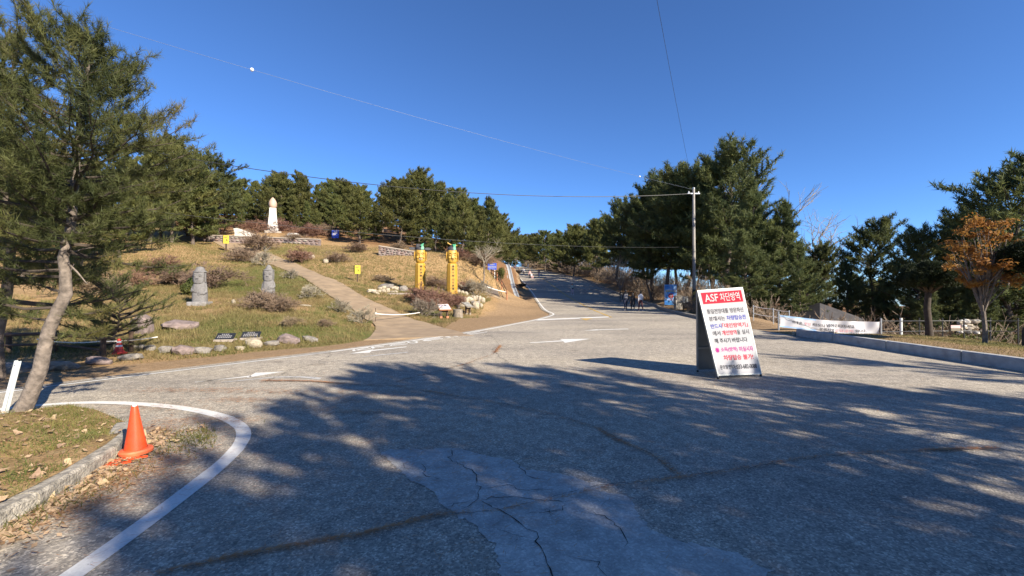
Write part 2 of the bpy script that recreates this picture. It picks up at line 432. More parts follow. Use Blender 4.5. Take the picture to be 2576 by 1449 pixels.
for a in [(-80, 60, 14), (-60, 120, 22), (0, 230, 9), (-120, 0, 6), (-30, 100, 18), (-15, 110, 12.5), (-7, 90, 8.0), (-45, 30, 4.2), (-50, 10, 1.2), (-30, 0, 0.3),
          (-40, -20, 0), (-25, 10, 0.5), (-15, 130, 13.5), (-25, 150, 14.5), (-300, 100, 20), (-300, -60, 0), (-300, 500, 10), (0, 500, 0), (300, 500, -10), (300, 0, -10), (300, -60, -8), (0, -70, 0), (100, -70, -2), (-100, -70, 0),
          (16.5, 45, 0.75), (20, 50, 0.4), (16, 60, 2.3), (18, 80, 4.4), (16, 100, 6.4), (11, 120, 8.3), (4, 152, 10.5), (30, 42, -1.6), (19, 26, -2.0), (16, 21, -0.9), (14, 20, -0.25), (16, 17, -0.55),
          (12, 14, 0), (13, 10, 0), (15, 8, -0.05), (20, 12, -0.9), (25, 25, -2.7), (35, 20, -3.2), (60, 40, -6), (60, 100, -2), (40, 80, -0.5), (30, 110, 4), (12.6, 22.5, 0.3), (11.5, 19.5, 0.12),
          (14.5, 34, 0.05), (15.5, 36, 0.05), (15.2, 40, 0.35), (25, 0, -0.6), (18, 3, -0.15), (12.5, 28, 0.1), (22, 35, -0.6), (13, 4, 0), (12, 0, 0), (14, -10, 0), (30, -20, -0.5), (12, 17, 0.02)]: c(*a)
for y in (-14, -8, -4, 0, 4, 8, 12):
    for x in (-6, -2, 2, 6, 10):
        if y < 6 or x > -4: c(x, y, 0)
for a in [(0, 16), (4, 16), (8, 16), (10, 16), (2, 22), (6, 22), (9.5, 22), (4, 28), (7, 28), (11, 28), (5, 34), (9, 34), (12, 34), (-10, 2), (-14, -4), (-18, -10), (-8.5, 8), (-6.5, 11), (-3.4, 15.5), (-1, 20.5), (0.2, 27), (1.2, 32)]: c(a[0], a[1], 0.0)
for a in ROAD_LEFT[12:]:
    if a[1] < 165: c(a[0], a[1], float(prof(a[1]))); c(a[0] + 5, a[1], float(prof(a[1])))
for a in ROAD_RIGHT[3:10]: c(a[0], a[1], float(prof(a[1])))
CT = np.array(CT, dtype=float)
_seen = {}
for r_ in CT: _seen[(round(r_[0], 1), round(r_[1], 1))] = r_
CT = np.array(list(_seen.values()))
def kern(d2): return np.sqrt(d2 + 1.6 ** 2)
_A = kern(((CT[:, None, :2] - CT[None, :, :2]) ** 2).sum(-1))
_n = len(CT)
_S = np.zeros((_n + 3, _n + 3)); _S[:_n, :_n] = _A - 0.02 * np.eye(_n)
_S[:_n, _n] = 1; _S[:_n, _n + 1:] = CT[:, :2] / 100; _S[_n, :_n] = 1; _S[_n + 1:, :_n] = CT[:, :2].T / 100
_w = np.linalg.solve(_S, np.concatenate([CT[:, 2], [0, 0, 0]]))
def rbf(x, y):
    x = np.atleast_1d(np.asarray(x, float)); y = np.atleast_1d(np.asarray(y, float))
    out = np.zeros(len(x))
    for s in range(0, len(x), 8000):
        xs, ys = x[s:s + 8000], y[s:s + 8000]
        k = kern((xs[:, None] - CT[None, :, 0]) ** 2 + (ys[:, None] - CT[None, :, 1]) ** 2)
        out[s:s + 8000] = k @ _w[:_n] + _w[_n] + (xs * _w[_n + 1] + ys * _w[_n + 2]) / 100
    return out
def inpoly(x, y, poly):
    ins = np.zeros(len(x), bool)
    n = len(poly)
    for i in range(n):
        x1, y1 = poly[i]; x2, y2 = poly[(i + 1) % n]
        if y1 == y2: continue
        cnd = ((y1 > y) != (y2 > y)) & (x < (x2 - x1) * (y - y1) / (y2 - y1) + x1)
        ins ^= cnd
    return ins
def sdist(x, y, poly, closed=True):
    d2 = np.full(len(x), 1e18)
    n = len(poly)
    for i in range(n if closed else n - 1):
        ax, ay = poly[i]; bx, by = poly[(i + 1) % n]
        dx, dy = bx - ax, by - ay
        t = np.clip(((x - ax) * dx + (y - ay) * dy) / max(dx * dx + dy * dy, 1e-9), 0, 1)
        d2 = np.minimum(d2, (x - ax - t * dx) ** 2 + (y - ay - t * dy) ** 2)
    d = np.sqrt(d2)
    return np.where(inpoly(x, y, poly), -d, d) if closed else d
def sstep(a, b, x):
    t = np.clip((x - a) / (b - a), 0, 1); return t * t * (3 - 2 * t)
def wob(x, y):
    return 0.5 * np.sin(0.9 * x + 1.3 * np.sin(0.55 * y)) + 0.5 * np.sin(1.1 * y + 1.7 * np.sin(0.63 * x + 1.0)) + 0.35 * np.sin(2.3 * x + 1.9 * y) + 0.3 * np.sin(2.9 * y - 2.1 * x + 1)
def H(x, y, full=False):
    x = np.atleast_1d(np.asarray(x, float)); y = np.atleast_1d(np.asarray(y, float))
    sd_ = sdist(x, y, ROAD)
    m = 1 - sstep(0.0, 1.3, sd_)
    z = rbf(x, y)
    z = z + 0.045 * wob(x, y) * sstep(1.5, 4, sd_)
    z = z * (1 - m) + prof(y) * m
    lawn = 0.24 * sstep(10.25, 10.5, x) * sstep(-30, -25, y) * (1 - sstep(13.5, 16.0, y)) * (1 - sstep(13.5, 17.5, x))
    z = z + lawn
    return (z, sd_) if full else z
def gz(x, y): return float(H(x, y)[0])

# path centre line
PATH = [(-3.2, 15.0), (-3.9, 17.2), (-5.1, 20.0), (-7.1, 22.5), (-9.9, 26.1), (-13.0, 30), (-16.7, 34.5), (-23.2, 41), (-29.4, 46), (-34, 49.5)]

xs = np.concatenate([np.arange(-420, -60, 20), np.arange(-60, -35, 1.25), np.arange(-35, 9, 0.5), np.arange(9, 17, 0.25), np.arange(17, 60, 1.5), np.arange(60, 421, 20)])
ys = np.concatenate([np.arange(-80, -10, 5), np.arange(-10, 50, 0.5), np.arange(50, 180, 2), np.arange(180, 700, 20)])
gx, gy = np.meshgrid(xs, ys); fx, fy = gx.ravel(), gy.ravel()
hz, sdv = H(fx, fy, True)
gzv = hz - 0.10 * sstep(0.0, 0.6, -sdv)
pd = sdist(fx, fy, PATH, closed=False)
gzv = gzv - 0.05 * (1 - sstep(0.7, 1.1, pd))
nx, ny = len(xs), len(ys)
ii = (np.arange(ny - 1)[:, None] * nx + np.arange(nx - 1)[None, :]).ravel()
quads = np.stack([ii, ii + 1, ii + nx + 1, ii + nx], 1)
gme = np_mesh('ground', np.stack([fx, fy, gzv], 1), quads, smooth=True)
# what grows or lies where: R green grass, G bare dirt, B needle litter under the pines
def blob(cx, cy, rx, ry): return np.exp(-(((fx - cx) / rx) ** 2 + ((fy - cy) / ry) ** 2))
green = 0.22 + 0.0 * fx
green += 0.5 * blob(-9, 15, 7, 4) + 0.7 * blob(-18, 31, 4, 6) + 0.5 * blob(-14, 26, 3, 4) + 0.5 * blob(-4.5, 25.5, 3, 1.6) + 0.4 * blob(-9, 23.5, 1.5, 2.5) - 0.42 * blob(-8, 37, 8, 7) + 0.35 * blob(13, 9, 3, 6) + 0.3 * blob(-24, 46, 8, 4)
green -= 0.35 * blob(-13, 20.5, 2.5, 1.2)
road_d = sdv
dirt = 0.9 * (1 - sstep(0.9, 2.1, road_d)) * (fy > 5)
apron = sstep(-6, -3.5, fx) * (1 - sstep(2.6, 4.2, fx)) * sstep(15, 17, fy) * (1 - sstep(43, 47, fy)) * (1 - sstep(2.5, 5.2, road_d))
dirt = np.maximum(dirt, apron)
dirt = np.maximum(dirt, 0.62 * sstep(.75, 1.5, wob(fx * .8 + 2, fy * .9)) * (fx < -4) * (fy > 11) * (fy < 48))
dirt = np.maximum(dirt, 0.85 * blob(12.6, 21.5, 2.2, 2.6))
dirt = np.maximum(dirt, 0.7 * blob(-13.2, 20.6, 1.8, 0.6))
litter = sstep(44, 52, fy + 0.2 * fx) * (fx < 3) * 0.9 + sstep(14.0, 16, fx) * (fy > 19) * 0.95
litter = np.maximum(litter, 0.75 * (1 - sstep(0.5, 3.0, road_d)) * (fx > 8) * (fy > 24))
litter = np.maximum(litter, 0.5 * blob(-6, 40, 7, 5))
litter = np.maximum(litter, sstep(60, 80, fy) * (fx < 0))
att = gme.color_attributes.new('zone', 'FLOAT_COLOR', 'POINT')
att.data.foreach_set('color', np.clip(np.stack([green, dirt, litter, np.ones_like(fx)], 1), 0, 1).astype(np.float32).ravel())
def ground_mat(name, use_attr=True, g=0.5, dts=0.0, lt=0.0):
    m, nt, b = new_mat(name)
    tc = nt.nodes.new('ShaderNodeTexCoord')
    n1 = noise(nt, 0.7, 5.0, 0.65, vec=tc.outputs['Object']); n2 = noise(nt, 5.0, 5.0, 0.7, vec=tc.outputs['Object']); n3 = noise(nt, 28.0, 3.0, 0.7, vec=tc.outputs['Object'])
    dry = ramp(nt, [(0.3, (0.19, 0.128, 0.058)), (0.5, (0.31, 0.202, 0.098)), (0.72, (0.42, 0.29, 0.155))], n2).outputs['Color']
    grn = ramp(nt, [(0.3, (0.060, 0.078, 0.020)), (0.7, (0.14, 0.155, 0.040))], n2).outputs['Color']
    drt = ramp(nt, [(0.3, (0.215, 0.142, 0.076)), (0.7, (0.335, 0.232, 0.135))], n2).outputs['Color']
    lit = ramp(nt, [(0.3, (0.11, 0.058, 0.028)), (0.7, (0.26, 0.15, 0.075))], n2).outputs['Color']
    if use_attr:
        a = nt.nodes.new('ShaderNodeAttribute'); a.attribute_name = 'zone'
        sp = nt.nodes.new('ShaderNodeSeparateColor'); nt.links.new(a.outputs['Color'], sp.inputs[0])
        fg, fd, fl = sp.outputs[0], sp.outputs[1], sp.outputs[2]
    else:
        vals = []
        for x_ in (g, dts, lt):
            v = nt.nodes.new('ShaderNodeValue'); v.outputs[0].default_value = x_; vals.append(v.outputs[0])
        fg, fd, fl = vals
    def thr(f, n, w=0.35):
        ad = N(nt, 'ShaderNodeMath', operation='ADD'); nt.links.new(f, ad.inputs[0]); nt.links.new(n, ad.inputs[1])
        mr = N(nt, 'ShaderNodeMapRange', i_From_Min=1.0 - w / 2, i_From_Max=1.0 + w / 2); nt.links.new(ad.outputs[0], mr.inputs['Value'])
        return mr.outputs['Result']
    mixn = N(nt, 'ShaderNodeMath', operation='MULTIPLY_ADD'); nt.links.new(n1, mixn.inputs[0]); mixn.inputs[1].default_value = 0.6
    sc_ = N(nt, 'ShaderNodeMath', operation='MULTIPLY'); nt.links.new(n2, sc_.inputs[0]); sc_.inputs[1].default_value = 0.4
    nt.links.new(sc_.outputs[0], mixn.inputs[2])
    c1 = mixc(nt, thr(fg, mixn.outputs[0], 0.3), dry, grn)
    c2 = mixc(nt, thr(fl, mixn.outputs[0], 0.4), c1, lit)
    c3 = mixc(nt, thr(fd, mixn.outputs[0], 0.25), c2, drt)
    fine = ramp(nt, [(0.25, (0.55, 0.55, 0.55)), (0.7, (1.25, 1.25, 1.25))], n3).outputs['Color']
    c4 = mixc(nt, 1.0, c3, fine, 'MULTIPLY')
    nt.links.new(c4, b.inputs['Base Color'])
    b.inputs['Roughness'].default_value = 0.95; b.inputs['Specular IOR Level'].default_value = 0.1
    bump(nt, b, n3, 0.6, 0.05)
    return m
M['ground'] = ground_mat('ground_soil')
gme.materials.append(M['ground'])
ground = link_mesh('ground', gme)
tag(ground, 'dry grass and soil hillside around the road', 'ground', kind='structure')

# ------------------------------------------------------------------ road
def resample(pts, step):
    out = [np.array(pts[0], float)]
    for a, b in zip(pts[:-1], pts[1:]):
        a = np.array(a, float); b = np.array(b, float)
        n = max(1, int(np.linalg.norm(b - a) / step))
        for k in range(1, n + 1): out.append(a + (b - a) * k / n)
    return np.array(out)
def smooth_pts(pts, n=2):
    p = [np.array(q, float) for q in pts]
    for _ in range(n):
        q = [p[0]]
        for a, b in zip(p[:-1], p[1:]): q += [a * .75 + b * .25, a * .25 + b * .75]
        q.append(p[-1]); p = q
    return p
LIFT = 0.014
mb = MB()
# flat junction
lo = [p for p in ROAD_LEFT if p[1] <= 34]; ro = [p for p in ROAD_RIGHT if p[1] <= 35]
plaza = lo + [(12.4, 34.0)] + [p for p in ro if p[1] < 34]
bm = bmesh.new()
bm.faces.new([bm.verts.new((x, y, LIFT)) for x, y in plaza])
bmesh.ops.triangulate(bm, faces=bm.faces[:])
rme = bpy.data.meshes.new('road'); bm.to_mesh(rme); bm.free()
rme.materials.append(M['asphalt'])
road = link_mesh('road', rme); tag(road, 'pale worn asphalt of the road junction', 'road', kind='structure')
# the road up the hill as a ribbon
yl = np.concatenate([np.arange(34, 60, 1.0), np.arange(60, 166, 2.0)])
Lx = np.interp(yl, [p[1] for p in ROAD_LEFT], [p[0] for p in ROAD_LEFT])
Rr = sorted(ROAD_RIGHT, key=lambda p: p[1]); Rr2 = [p for p in Rr if p[1] <= 175]
Rx = np.interp(yl, [p[1] for p in Rr2], [p[0] for p in Rr2]); Rx[0] = 12.4
NC = 10
vv = []; ff = []
for i, y in enumerate(yl):
    for k in range(NC + 1): vv.append((Lx[i] + (Rx[i] - Lx[i]) * k / NC, y, float(prof(y)) + LIFT))
for i in range(len(yl) - 1):
    for k in range(NC): a = i * (NC + 1) + k; ff.append((a, a + 1, a + NC + 2, a + NC + 1))
hill_me = np_mesh('hill_road', vv, ff, M['asphalt'], True)
hill = link_mesh('hill_road', hill_me); tag(hill, 'asphalt road climbing the hill between pines', 'road', kind='structure')

def ribbon(name, pts, width, lift, mat, parent, step=0.5, taper=False, jit=0.0, dash=None):
    p = resample(pts, step)
    t = np.gradient(p, axis=0); t /= np.linalg.norm(t, axis=1)[:, None] + 1e-9
    nrm = np.stack([-t[:, 1], t[:, 0]], 1)
    w = np.full(len(p), width / 2)
    if jit: w = w * (1 + jit * rng.uniform(-1, 1, len(p)))
    if taper: w = w * np.clip(np.minimum(np.arange(len(p)), np.arange(len(p))[::-1]) / 2.0, 0.12, 1)
    a = p + nrm * w[:, None]; b = p - nrm * w[:, None]
    za = prof(p[:, 1]) + lift
    v = np.concatenate([np.column_stack([a, za]), np.column_stack([b, za])])
    n = len(p); f = [(i, n + i, n + i + 1, i + 1) for i in range(n - 1)]
    me = np_mesh(name, v, f, mat)
    return link_mesh(name, me, None, parent)
def flat(name, polys, lift, mat, parent):
    bm = bmesh.new()
    for poly in polys:
        vs = [bm.verts.new((x, y, float(prof(y)) + lift)) for x, y in poly]
        try: bm.faces.new(vs)
        except ValueError: pass
    bmesh.ops.triangulate(bm, faces=bm.faces[:])
    bmesh.ops.recalc_face_normals(bm, faces=bm.faces[:])
    for f in bm.faces:
        if f.normal.z < 0: f.normal_flip()
    me = bpy.data.meshes.new(name); bm.to_mesh(me); bm.free(); me.materials.append(mat)
    return link_mesh(name, me, None, parent)
L2 = LIFT + 0.005
far_edge = smooth_pts([(-16.6, -8), (-12.0, 0.4), (-8.1, 6.75), (-7.5, 7.65), (-4.39, 11.84), (-1.41, 17.2), (0.24, 21.5), (1.7, 25.3), (2.75, 29), (3.05, 31), (3.05, 33.2), (2.9, 36.5), (2.95, 44), (2.75, 57), (1.65, 78), (1.15, 88), (-0.4, 105), (-3.5, 124)], 2)
ribbon('edge_line', [tuple(p) for p in far_edge], 0.13, L2, M['white_line'], road, 0.4, jit=0.1)
ribbon('edge_line', [(-9.5, 4.7), (-8.02, 6.95), (-7.4, 7.85), (-5.6, 10.3), (-4.8, 11.35)], 0.05, L2, M['white_worn'], road)
isl = smooth_pts([(-2.35, 0.2), (-2.4, 1.4), (-2.45, 2.4), (-2.57, 3.37), (-2.72, 4.2), (-3.0, 4.84), (-3.44, 5.28), (-3.98, 5.63), (-4.84, 5.98), (-6.1, 6.2), (-6.95, 5.85), (-8.2, 4.3), (-12, -2)], 2)
ribbon('island_line', [tuple(p) for p in isl], 0.145, L2, M['white_line'], road, 0.25, jit=0.06)
cy = smooth_pts([(6.25, 26.9), (7.1, 36), (7.25, 44), (6.55, 57), (5.85, 78), (5.2, 92), (2.5, 112)], 2)
ribbon('centre_line', [tuple(p) for p in cy], 0.16, L2, M['yellow_line'], road, 0.8, jit=0.15)
rw = smooth_pts([(10.5, 26), (11.3, 36), (11.2, 44), (10.6, 57), (9.5, 78), (8.8, 90), (5.5, 112)], 2)
ribbon('lane_line', [tuple(p) for p in rw], 0.12, L2, M['white_worn'], road, 0.8, jit=0.15)
za = zoomer(1900, 850, 0.34938)
g_a = lambda x, y: G(*za(x, y))
flat('stop_line', [[g_a(600, 1182), g_a(1430, 1146), g_a(1432, 1136), g_a(640, 1168)]], L2, M['white_line'], road)
flat('yellow_triangle', [[g_a(1090, 1157), g_a(1165, 1181), g_a(1238, 1157)]], L2, M['yellow_line'], road)
zb = zoomer(700, 1280, 0.69876)
g_b = lambda x, y: G(*zb(x, y))
ar = lambda pts: [g_b(*p) for p in pts]
def arrow(polys, mat):
    flat('lane_arrow', [ar(p) for p in polys], L2, mat, road)
arrow([[(100, 328), (410, 289), (420, 295), (100, 325.5)][::-1], [(392, 302), (440, 273), (602, 266)]], M['white_line'])
arrow([[(248, 329), (545, 300), (545, 295), (248, 326)], [(546, 300), (690, 300), (700, 293), (546, 295)], [(691, 300), (800, 311), (815, 300), (701, 293)]], M['white_worn'])
arrow([[(970, 164), (1105, 139), (1082, 159)], [(1092, 150), (1290, 127), (1288, 124), (1096, 144)]], M['white_line'])
arrow([[(1005, 187), (1090, 179), (1300, 158), (1298, 154), (1090, 175)]], M['white_worn'])
arrow([[(1985, 104), (2170, 94), (2168, 89), (1986, 101)], [(2155, 82), (2182, 103), (2322, 80)]], M['white_line'])
arrow([[(2288, 34), (2390, 30), (2360, 26)], [(2370, 29.5), (2540, 25), (2538, 22.5), (2372, 26.5)]], M['white_line'])
zc = zoomer(1360, 1280, 0.21739)
g_c = lambda x, y: G(*zc(x, y))
def stroke(a, b, t=9):
    return [g_c(a[0], a[1] + t), g_c(b[0], b[1] + t), g_c(b[0], b[1] - t * .3), g_c(a[0], a[1] - t * .3)]
def ring(cx, cyy, rx, ry, w=0.62, n=18):
    qs = []
    for k in range(n):
        a0, a1 = 2 * math.pi * k / n, 2 * math.pi * (k + 1) / n
        qs.append([g_c(cx + rx * math.cos(t_) * s_, cyy + ry * math.sin(t_) * s_) for t_, s_ in ((a0, 1), (a1, 1), (a1, w), (a0, w))])
    return qs
strokes = [[g_c(118, 462), g_c(150, 487), g_c(190, 478), g_c(170, 448)], stroke((185, 462), (420, 412), 8), stroke((185, 465), (465, 436), 7),
           [g_c(448, 402), g_c(492, 438), g_c(538, 428), g_c(502, 394)], stroke((525, 408), (700, 388), 8),
           [g_c(785, 368), g_c(822, 388), g_c(868, 380), g_c(820, 364)], stroke((800, 368), (1085, 326), 7), stroke((865, 376), (1130, 347), 6),
           [g_c(1398, 284), g_c(1420, 297), g_c(1560, 290), g_c(1540, 278)], stroke((1430, 275), (1720, 236), 7), stroke((1540, 277), (1770, 250), 6),
           [g_c(1795, 222), g_c(1900, 236), g_c(1920, 228), g_c(1830, 214)], stroke((1840, 216), (2010, 186), 6), [g_c(1925, 208), g_c(2030, 216), g_c(2045, 208), g_c(1960, 198)],
           stroke((2200, 166), (2440, 121), 6), stroke((2250, 176), (2570, 129), 5)] + ring(1220, 317, 100, 22) + ring(2120, 189, 100, 15)
flat('road_lettering', strokes, L2, M['white_line'], road)

# repair patch and cracks
pp = [(960, 1140), (985, 1132), (1060, 1133), (1150, 1128), (1215, 1148), (1290, 1162), (1330, 1185), (1400, 1192), (1470, 1212), (1530, 1224), (1500, 1238), (1560, 1245), (1590, 1262), (1600, 1300), (1650, 1345), (1720, 1370), (1850, 1392), (1930, 1438), (1900, 1475), (1800, 1520), (1300, 1520), (1258, 1440), (1245, 1385), (1205, 1330), (1120, 1280), (1085, 1240), (1040, 1212), (1010, 1190), (975, 1160)]
poly = [G(*q) for q in pp]
rp = resample(poly + [poly[0]], 0.045)[:-1]
rp = rp + rng.normal(0, 0.013, rp.shape)
pt = flat('asphalt_patch', [[tuple(q) for q in rp]], LIFT + 0.004, M['patch'], None)
tag(pt, 'smoother grey repair patch in the near asphalt', 'patch', kind='structure')
def crack(pts, w=0.012, jit=0.03):
    g = [G(*q) for q in pts]
    r_ = resample(g, 0.05)
    r_[1:-1] += rng.normal(0, jit, r_[1:-1].shape) * 0.45 + np.cumsum(rng.normal(0, .006, r_[1:-1].shape), 0) * np.sin(np.linspace(0, np.pi, len(r_) - 2))[:, None]
    ribbon('crack', [tuple(q) for q in r_], w, LIFT + 0.0085, M['crack'], road, 0.05, taper=True, jit=0.75)
crack([(1140, 1130), (1130, 1165), (1180, 1190), (1210, 1235), (1205, 1260), (1160, 1285)], 0.006)
crack([(1205, 1258), (1300, 1254), (1400, 1268), (1440, 1262)], 0.006)
crack([(1210, 1262), (1250, 1290), (1300, 1310), (1330, 1345), (1345, 1380), (1385, 1449), (1410, 1500)], 0.007)
crack([(1320, 1300), (1400, 1290), (1440, 1270)], 0.005)
crack([(1190, 1262), (1120, 1280), (1060, 1295)], 0.005)
crack([(1250, 1335), (1290, 1350), (1330, 1352)], 0.004)
crack([(1210, 1235), (1290, 1225), (1330, 1240), (1400, 1235)], 0.004)
crack([(1060, 1170), (1080, 1200), (1130, 1215)], 0.006)
crack([(1420, 1400), (1500, 1420), (1530, 1460)], 0.006)
crack([(1290, 1165), (1330, 1200), (1380, 1215)], 0.006)
crack([(1490, 1290), (1560, 1330), (1570, 1380)], 0.006)
for k in range(60):
    x0 = rng.uniform(1060, 1800); y0 = rng.uniform(1180, 1440)
    a0 = rng.uniform(0, 6.28); L_ = rng.uniform(20, 60)
    crack([(x0, y0), (x0 + L_ * math.cos(a0) * .6, y0 + L_ * .3 * math.sin(a0)), (x0 + L_ * math.cos(a0 + .5) * 1.2, y0 + L_ * .6 * math.sin(a0 + .5))], 0.0028)
LINE_A = [zb(470, 320), zb(730, 322), zb(980, 340), zb(1230, 350), zb(1500, 395), zb(1700, 430), zb(1900, 470), zb(2100, 515), zb(2350, 590), (1545, 1110), (1640, 1150), (1700, 1198)]
LINE_B = [(400, 1449), (560, 1412), (700, 1385), (900, 1352), (1080, 1305), (1250, 1290), (1400, 1260), (1520, 1230), (1650, 1215), (1800, 1195), (1960, 1165), (2130, 1145), (2300, 1138), (2500, 1132)]
LINE_C = [zb(1815, 118), zb(1780, 165), zb(1620, 225), zb(1500, 255), zb(1210, 330)]
crack(LINE_A, 0.005, 0.02); crack(LINE_B, 0.004, 0.015); crack(LINE_C, 0.008, 0.03)
crack([(1258, 869), (1240, 880), (1280, 915)], 0.008)
crack([zb(870, 170), zb(790, 215), zb(640, 255), zb(480, 330)], 0.008)
crack([zb(1720, 40), zb(1770, 70), zb(1815, 118)], 0.008)

# fallen pine needles lying along the cracks and scattered
def needle_litter():
    Pts = []
    def along(line, n, sp, halfw):
        g = resample([G(*q) for q in line], 0.05)
        wgt = (0.35 + np.clip(np.sin(np.arange(len(g)) * .11) + np.sin(np.arange(len(g)) * .043 + 1) + .6 * np.sin(np.arange(len(g)) * .31), 0, 3)) ; idx = rng.choice(len(g), n, p=wgt / wgt.sum())
        d = np.linalg.norm(g[idx], axis=1)
        Pts.append(g[idx] + rng.normal(0, 1, (n, 2)) * np.array([halfw, halfw]) * rng.uniform(0.3, 1.4, (n, 1)))
    along(LINE_A, 1100, 1, 0.016); along(LINE_B, 1700, 1, 0.009); along(LINE_C, 420, 1, 0.03)
    def area(cx, cyy, rx, ry, n): 
        Pts.append(np.array(G(cx, cyy)) + rng.normal(0, 1, (n, 2)) * (rx, ry))
    for q in [(560, 985, .5, .1), (600, 1010, .35, .08), (760, 1030, .4, .12), (430, 985, .5, .1), (850, 1010, .5, .12), (960, 990, .5, .1), (540, 1060, .3, .07), (330, 1120, .3, .1), (700, 990, .4, .1), (900, 1040, .3, .06), (380, 1030, .4, .12)]:
        area(q[0], q[1], q[2], q[3], 170)
    area(300, 1220, .2, .35, 900); area(400, 1170, .25, .3, 400); area(200, 1290, .2, .2, 400); area(420, 1080, .5, .25, 700)
    area(900, 1200, 1.2, 1.0, 1500); area(1400, 1000, 3, 1.5, 1200)
    p = np.concatenate(Pts); n = len(p)
    p = p[(p[:, 1] > 1.2)]; n = len(p)
    a = rng.normal(0.35, 0.6, n) ; L = rng.uniform(0.05, 0.10, n)
    dv = np.stack([np.cos(a), np.sin(a), np.zeros(n)], 1) * L[:, None]
    sv = np.stack([-np.sin(a), np.cos(a), np.zeros(n)], 1) * 0.0017 * np.clip(p[:, 1:2] / 3.0, 1, 4)
    z = LIFT + 0.012 + rng.uniform(0, 0.012, n)
    c0 = np.column_stack([p, z])
    v = np.concatenate([c0 - sv, c0 + sv, c0 + dv + [0, 0, .002]])
    t = np.stack([np.arange(n), np.arange(n) + n, np.arange(n) + 2 * n], 1)
    o = link_mesh('fallen_needles', np_mesh('fallen_needles', v, t, M['needle']))
    tag(o, 'orange fallen pine needles strewn along the road cracks', 'needles', kind='stuff')
needle_litter()

# concrete foot path up the slope: slabs with joints
pth = smooth_pts(PATH, 2)
pth = resample([tuple(q) for q in pth], 0.4)
t_ = np.gradient(pth, axis=0); t_ /= np.linalg.norm(t_, axis=1)[:, None]
nr = np.stack([-t_[:, 1], t_[:, 0]], 1)
path_root = None
wl = np.interp(np.arange(len(pth)), [0, 8, 18, len(pth)], [1.9, 1.35, 1.05, 1.0])
slab = 8
zs_ = H(pth[:, 0], pth[:, 1])
pverts, pfaces = [], []
path_root = thing('foot_path', 'tan concrete path climbing the grassy slope', 'path')
path_root['kind'] = 'structure'
del path_root['category']
k0 = 0
while k0 < len(pth) - 1:
    k1 = min(k0 + slab, len(pth) - 1)
    v, f = [], []
    for k in range(k0, k1 + 1):
        q = pth[k].copy()
        if k == k0: q = q + t_[k] * 0.025
        if k == k1: q = q - t_[k] * 0.025
        for s in (-1, -0.33, 0.33, 1):
            xx, yy_ = q + nr[k] * wl[k] * s
            v.append((xx, yy_, gz(xx, yy_) + (0.022 if k < 4 else 0.05)))
    m_ = k1 - k0 + 1
    for k in range(m_ - 1):
        for s in range(3): a = k * 4 + s; f.append((a, a + 4, a + 5, a + 1))
    base = len(v)
    bot = [(x, y, z - 0.16) for x, y, z in v]; v += bot
    edge = [(k * 4, (k + 1) * 4) for k in range(m_ - 1)] + [((k + 1) * 4 + 3, k * 4 + 3) for k in range(m_ - 1)]
    edge += [(s + 1, s) for s in range(3)] + [((m_ - 1) * 4 + s, (m_ - 1) * 4 + s + 1) for s in range(3)]
    for a, b in edge: f.append((a, b, b + base, a + base))
    me = bpy.data.meshes.new('path_slab'); me.from_pydata(v, [], f); me.materials.append(M['path']); me.update()
    bm = bmesh.new(); bm.from_mesh(me); bmesh.ops.recalc_face_normals(bm, faces=bm.faces[:]); bm.to_mesh(me); bm.free()
    link_mesh('path_slab', me, None, path_root)
    k0 = k1

# grass island with old kerb at the left
ISL = [(-3.45, -3.0), (-3.42, 2.2), (-3.56, 3.0), (-3.68, 3.5), (-3.92, 4.14), (-4.15, 4.6), (-4.7, 5.2), (-5.6, 5.75), (-6.2, 5.98), (-6.75, 5.6), (-8.2, 3.7), (-12.2, -3.0)]
ix, iy = np.meshgrid(np.arange(-12.4, -3.2, 0.16), np.arange(-3, 6.1, 0.16))
ix, iy = ix.ravel(), iy.ravel()
d_ = -sdist(ix, iy, np.array(ISL))
bm = bmesh.new()
ring_pts = resample(ISL + [ISL[0]], 0.15)[:-1]
def isl_z(x, y):
    x = np.atleast_1d(x); y = np.atleast_1d(y)
    d = -sdist(x, y, np.array(ISL))
    edge = np.where((x > -4.4) & (y < 4.5), 0.115, 0.115 * sstep(0.0, 0.9, d))
    return LIFT + 0.008 + edge + 0.05 * sstep(0.2, 1.5, d) + 0.012 * wob(x * 2, y * 2) * sstep(0.1, .5, d)
keep = d_ > 0.07
pts = np.concatenate([ring_pts, np.stack([ix[keep], iy[keep]], 1)])
from mathutils.geometry import delaunay_2d_cdt
nb = len(ring_pts)
res = delaunay_2d_cdt([Vector(q) for q in pts], [(i, (i + 1) % nb) for i in range(nb)], [], 1, 1e-5)
rv = np.array([(v.x, v.y) for v in res[0]]); rz_ = isl_z(rv[:, 0], rv[:, 1])
me = bpy.data.meshes.new('grass_island'); me.from_pydata(np.column_stack([rv, rz_]).tolist(), [], [tuple(f) for f in res[2]])
M['island'] = ground_mat('island_soil', False, 0.36, 0.12, 0.25)
me.materials.append(M['island']); me.polygons.foreach_set('use_smooth', [True] * len(me.polygons)); me.update()
bm = bmesh.new(); bm.from_mesh(me); bmesh.ops.recalc_face_normals(bm, faces=bm.faces[:])
if sum(f.normal.z for f in bm.faces) < 0: bmesh.ops.reverse_faces(bm, faces=bm.faces[:])
bm.to_mesh(me); bm.free()
io = link_mesh('grass_island', me); tag(io, 'patchy grass verge with dry leaves at the left', 'verge', kind='structure')

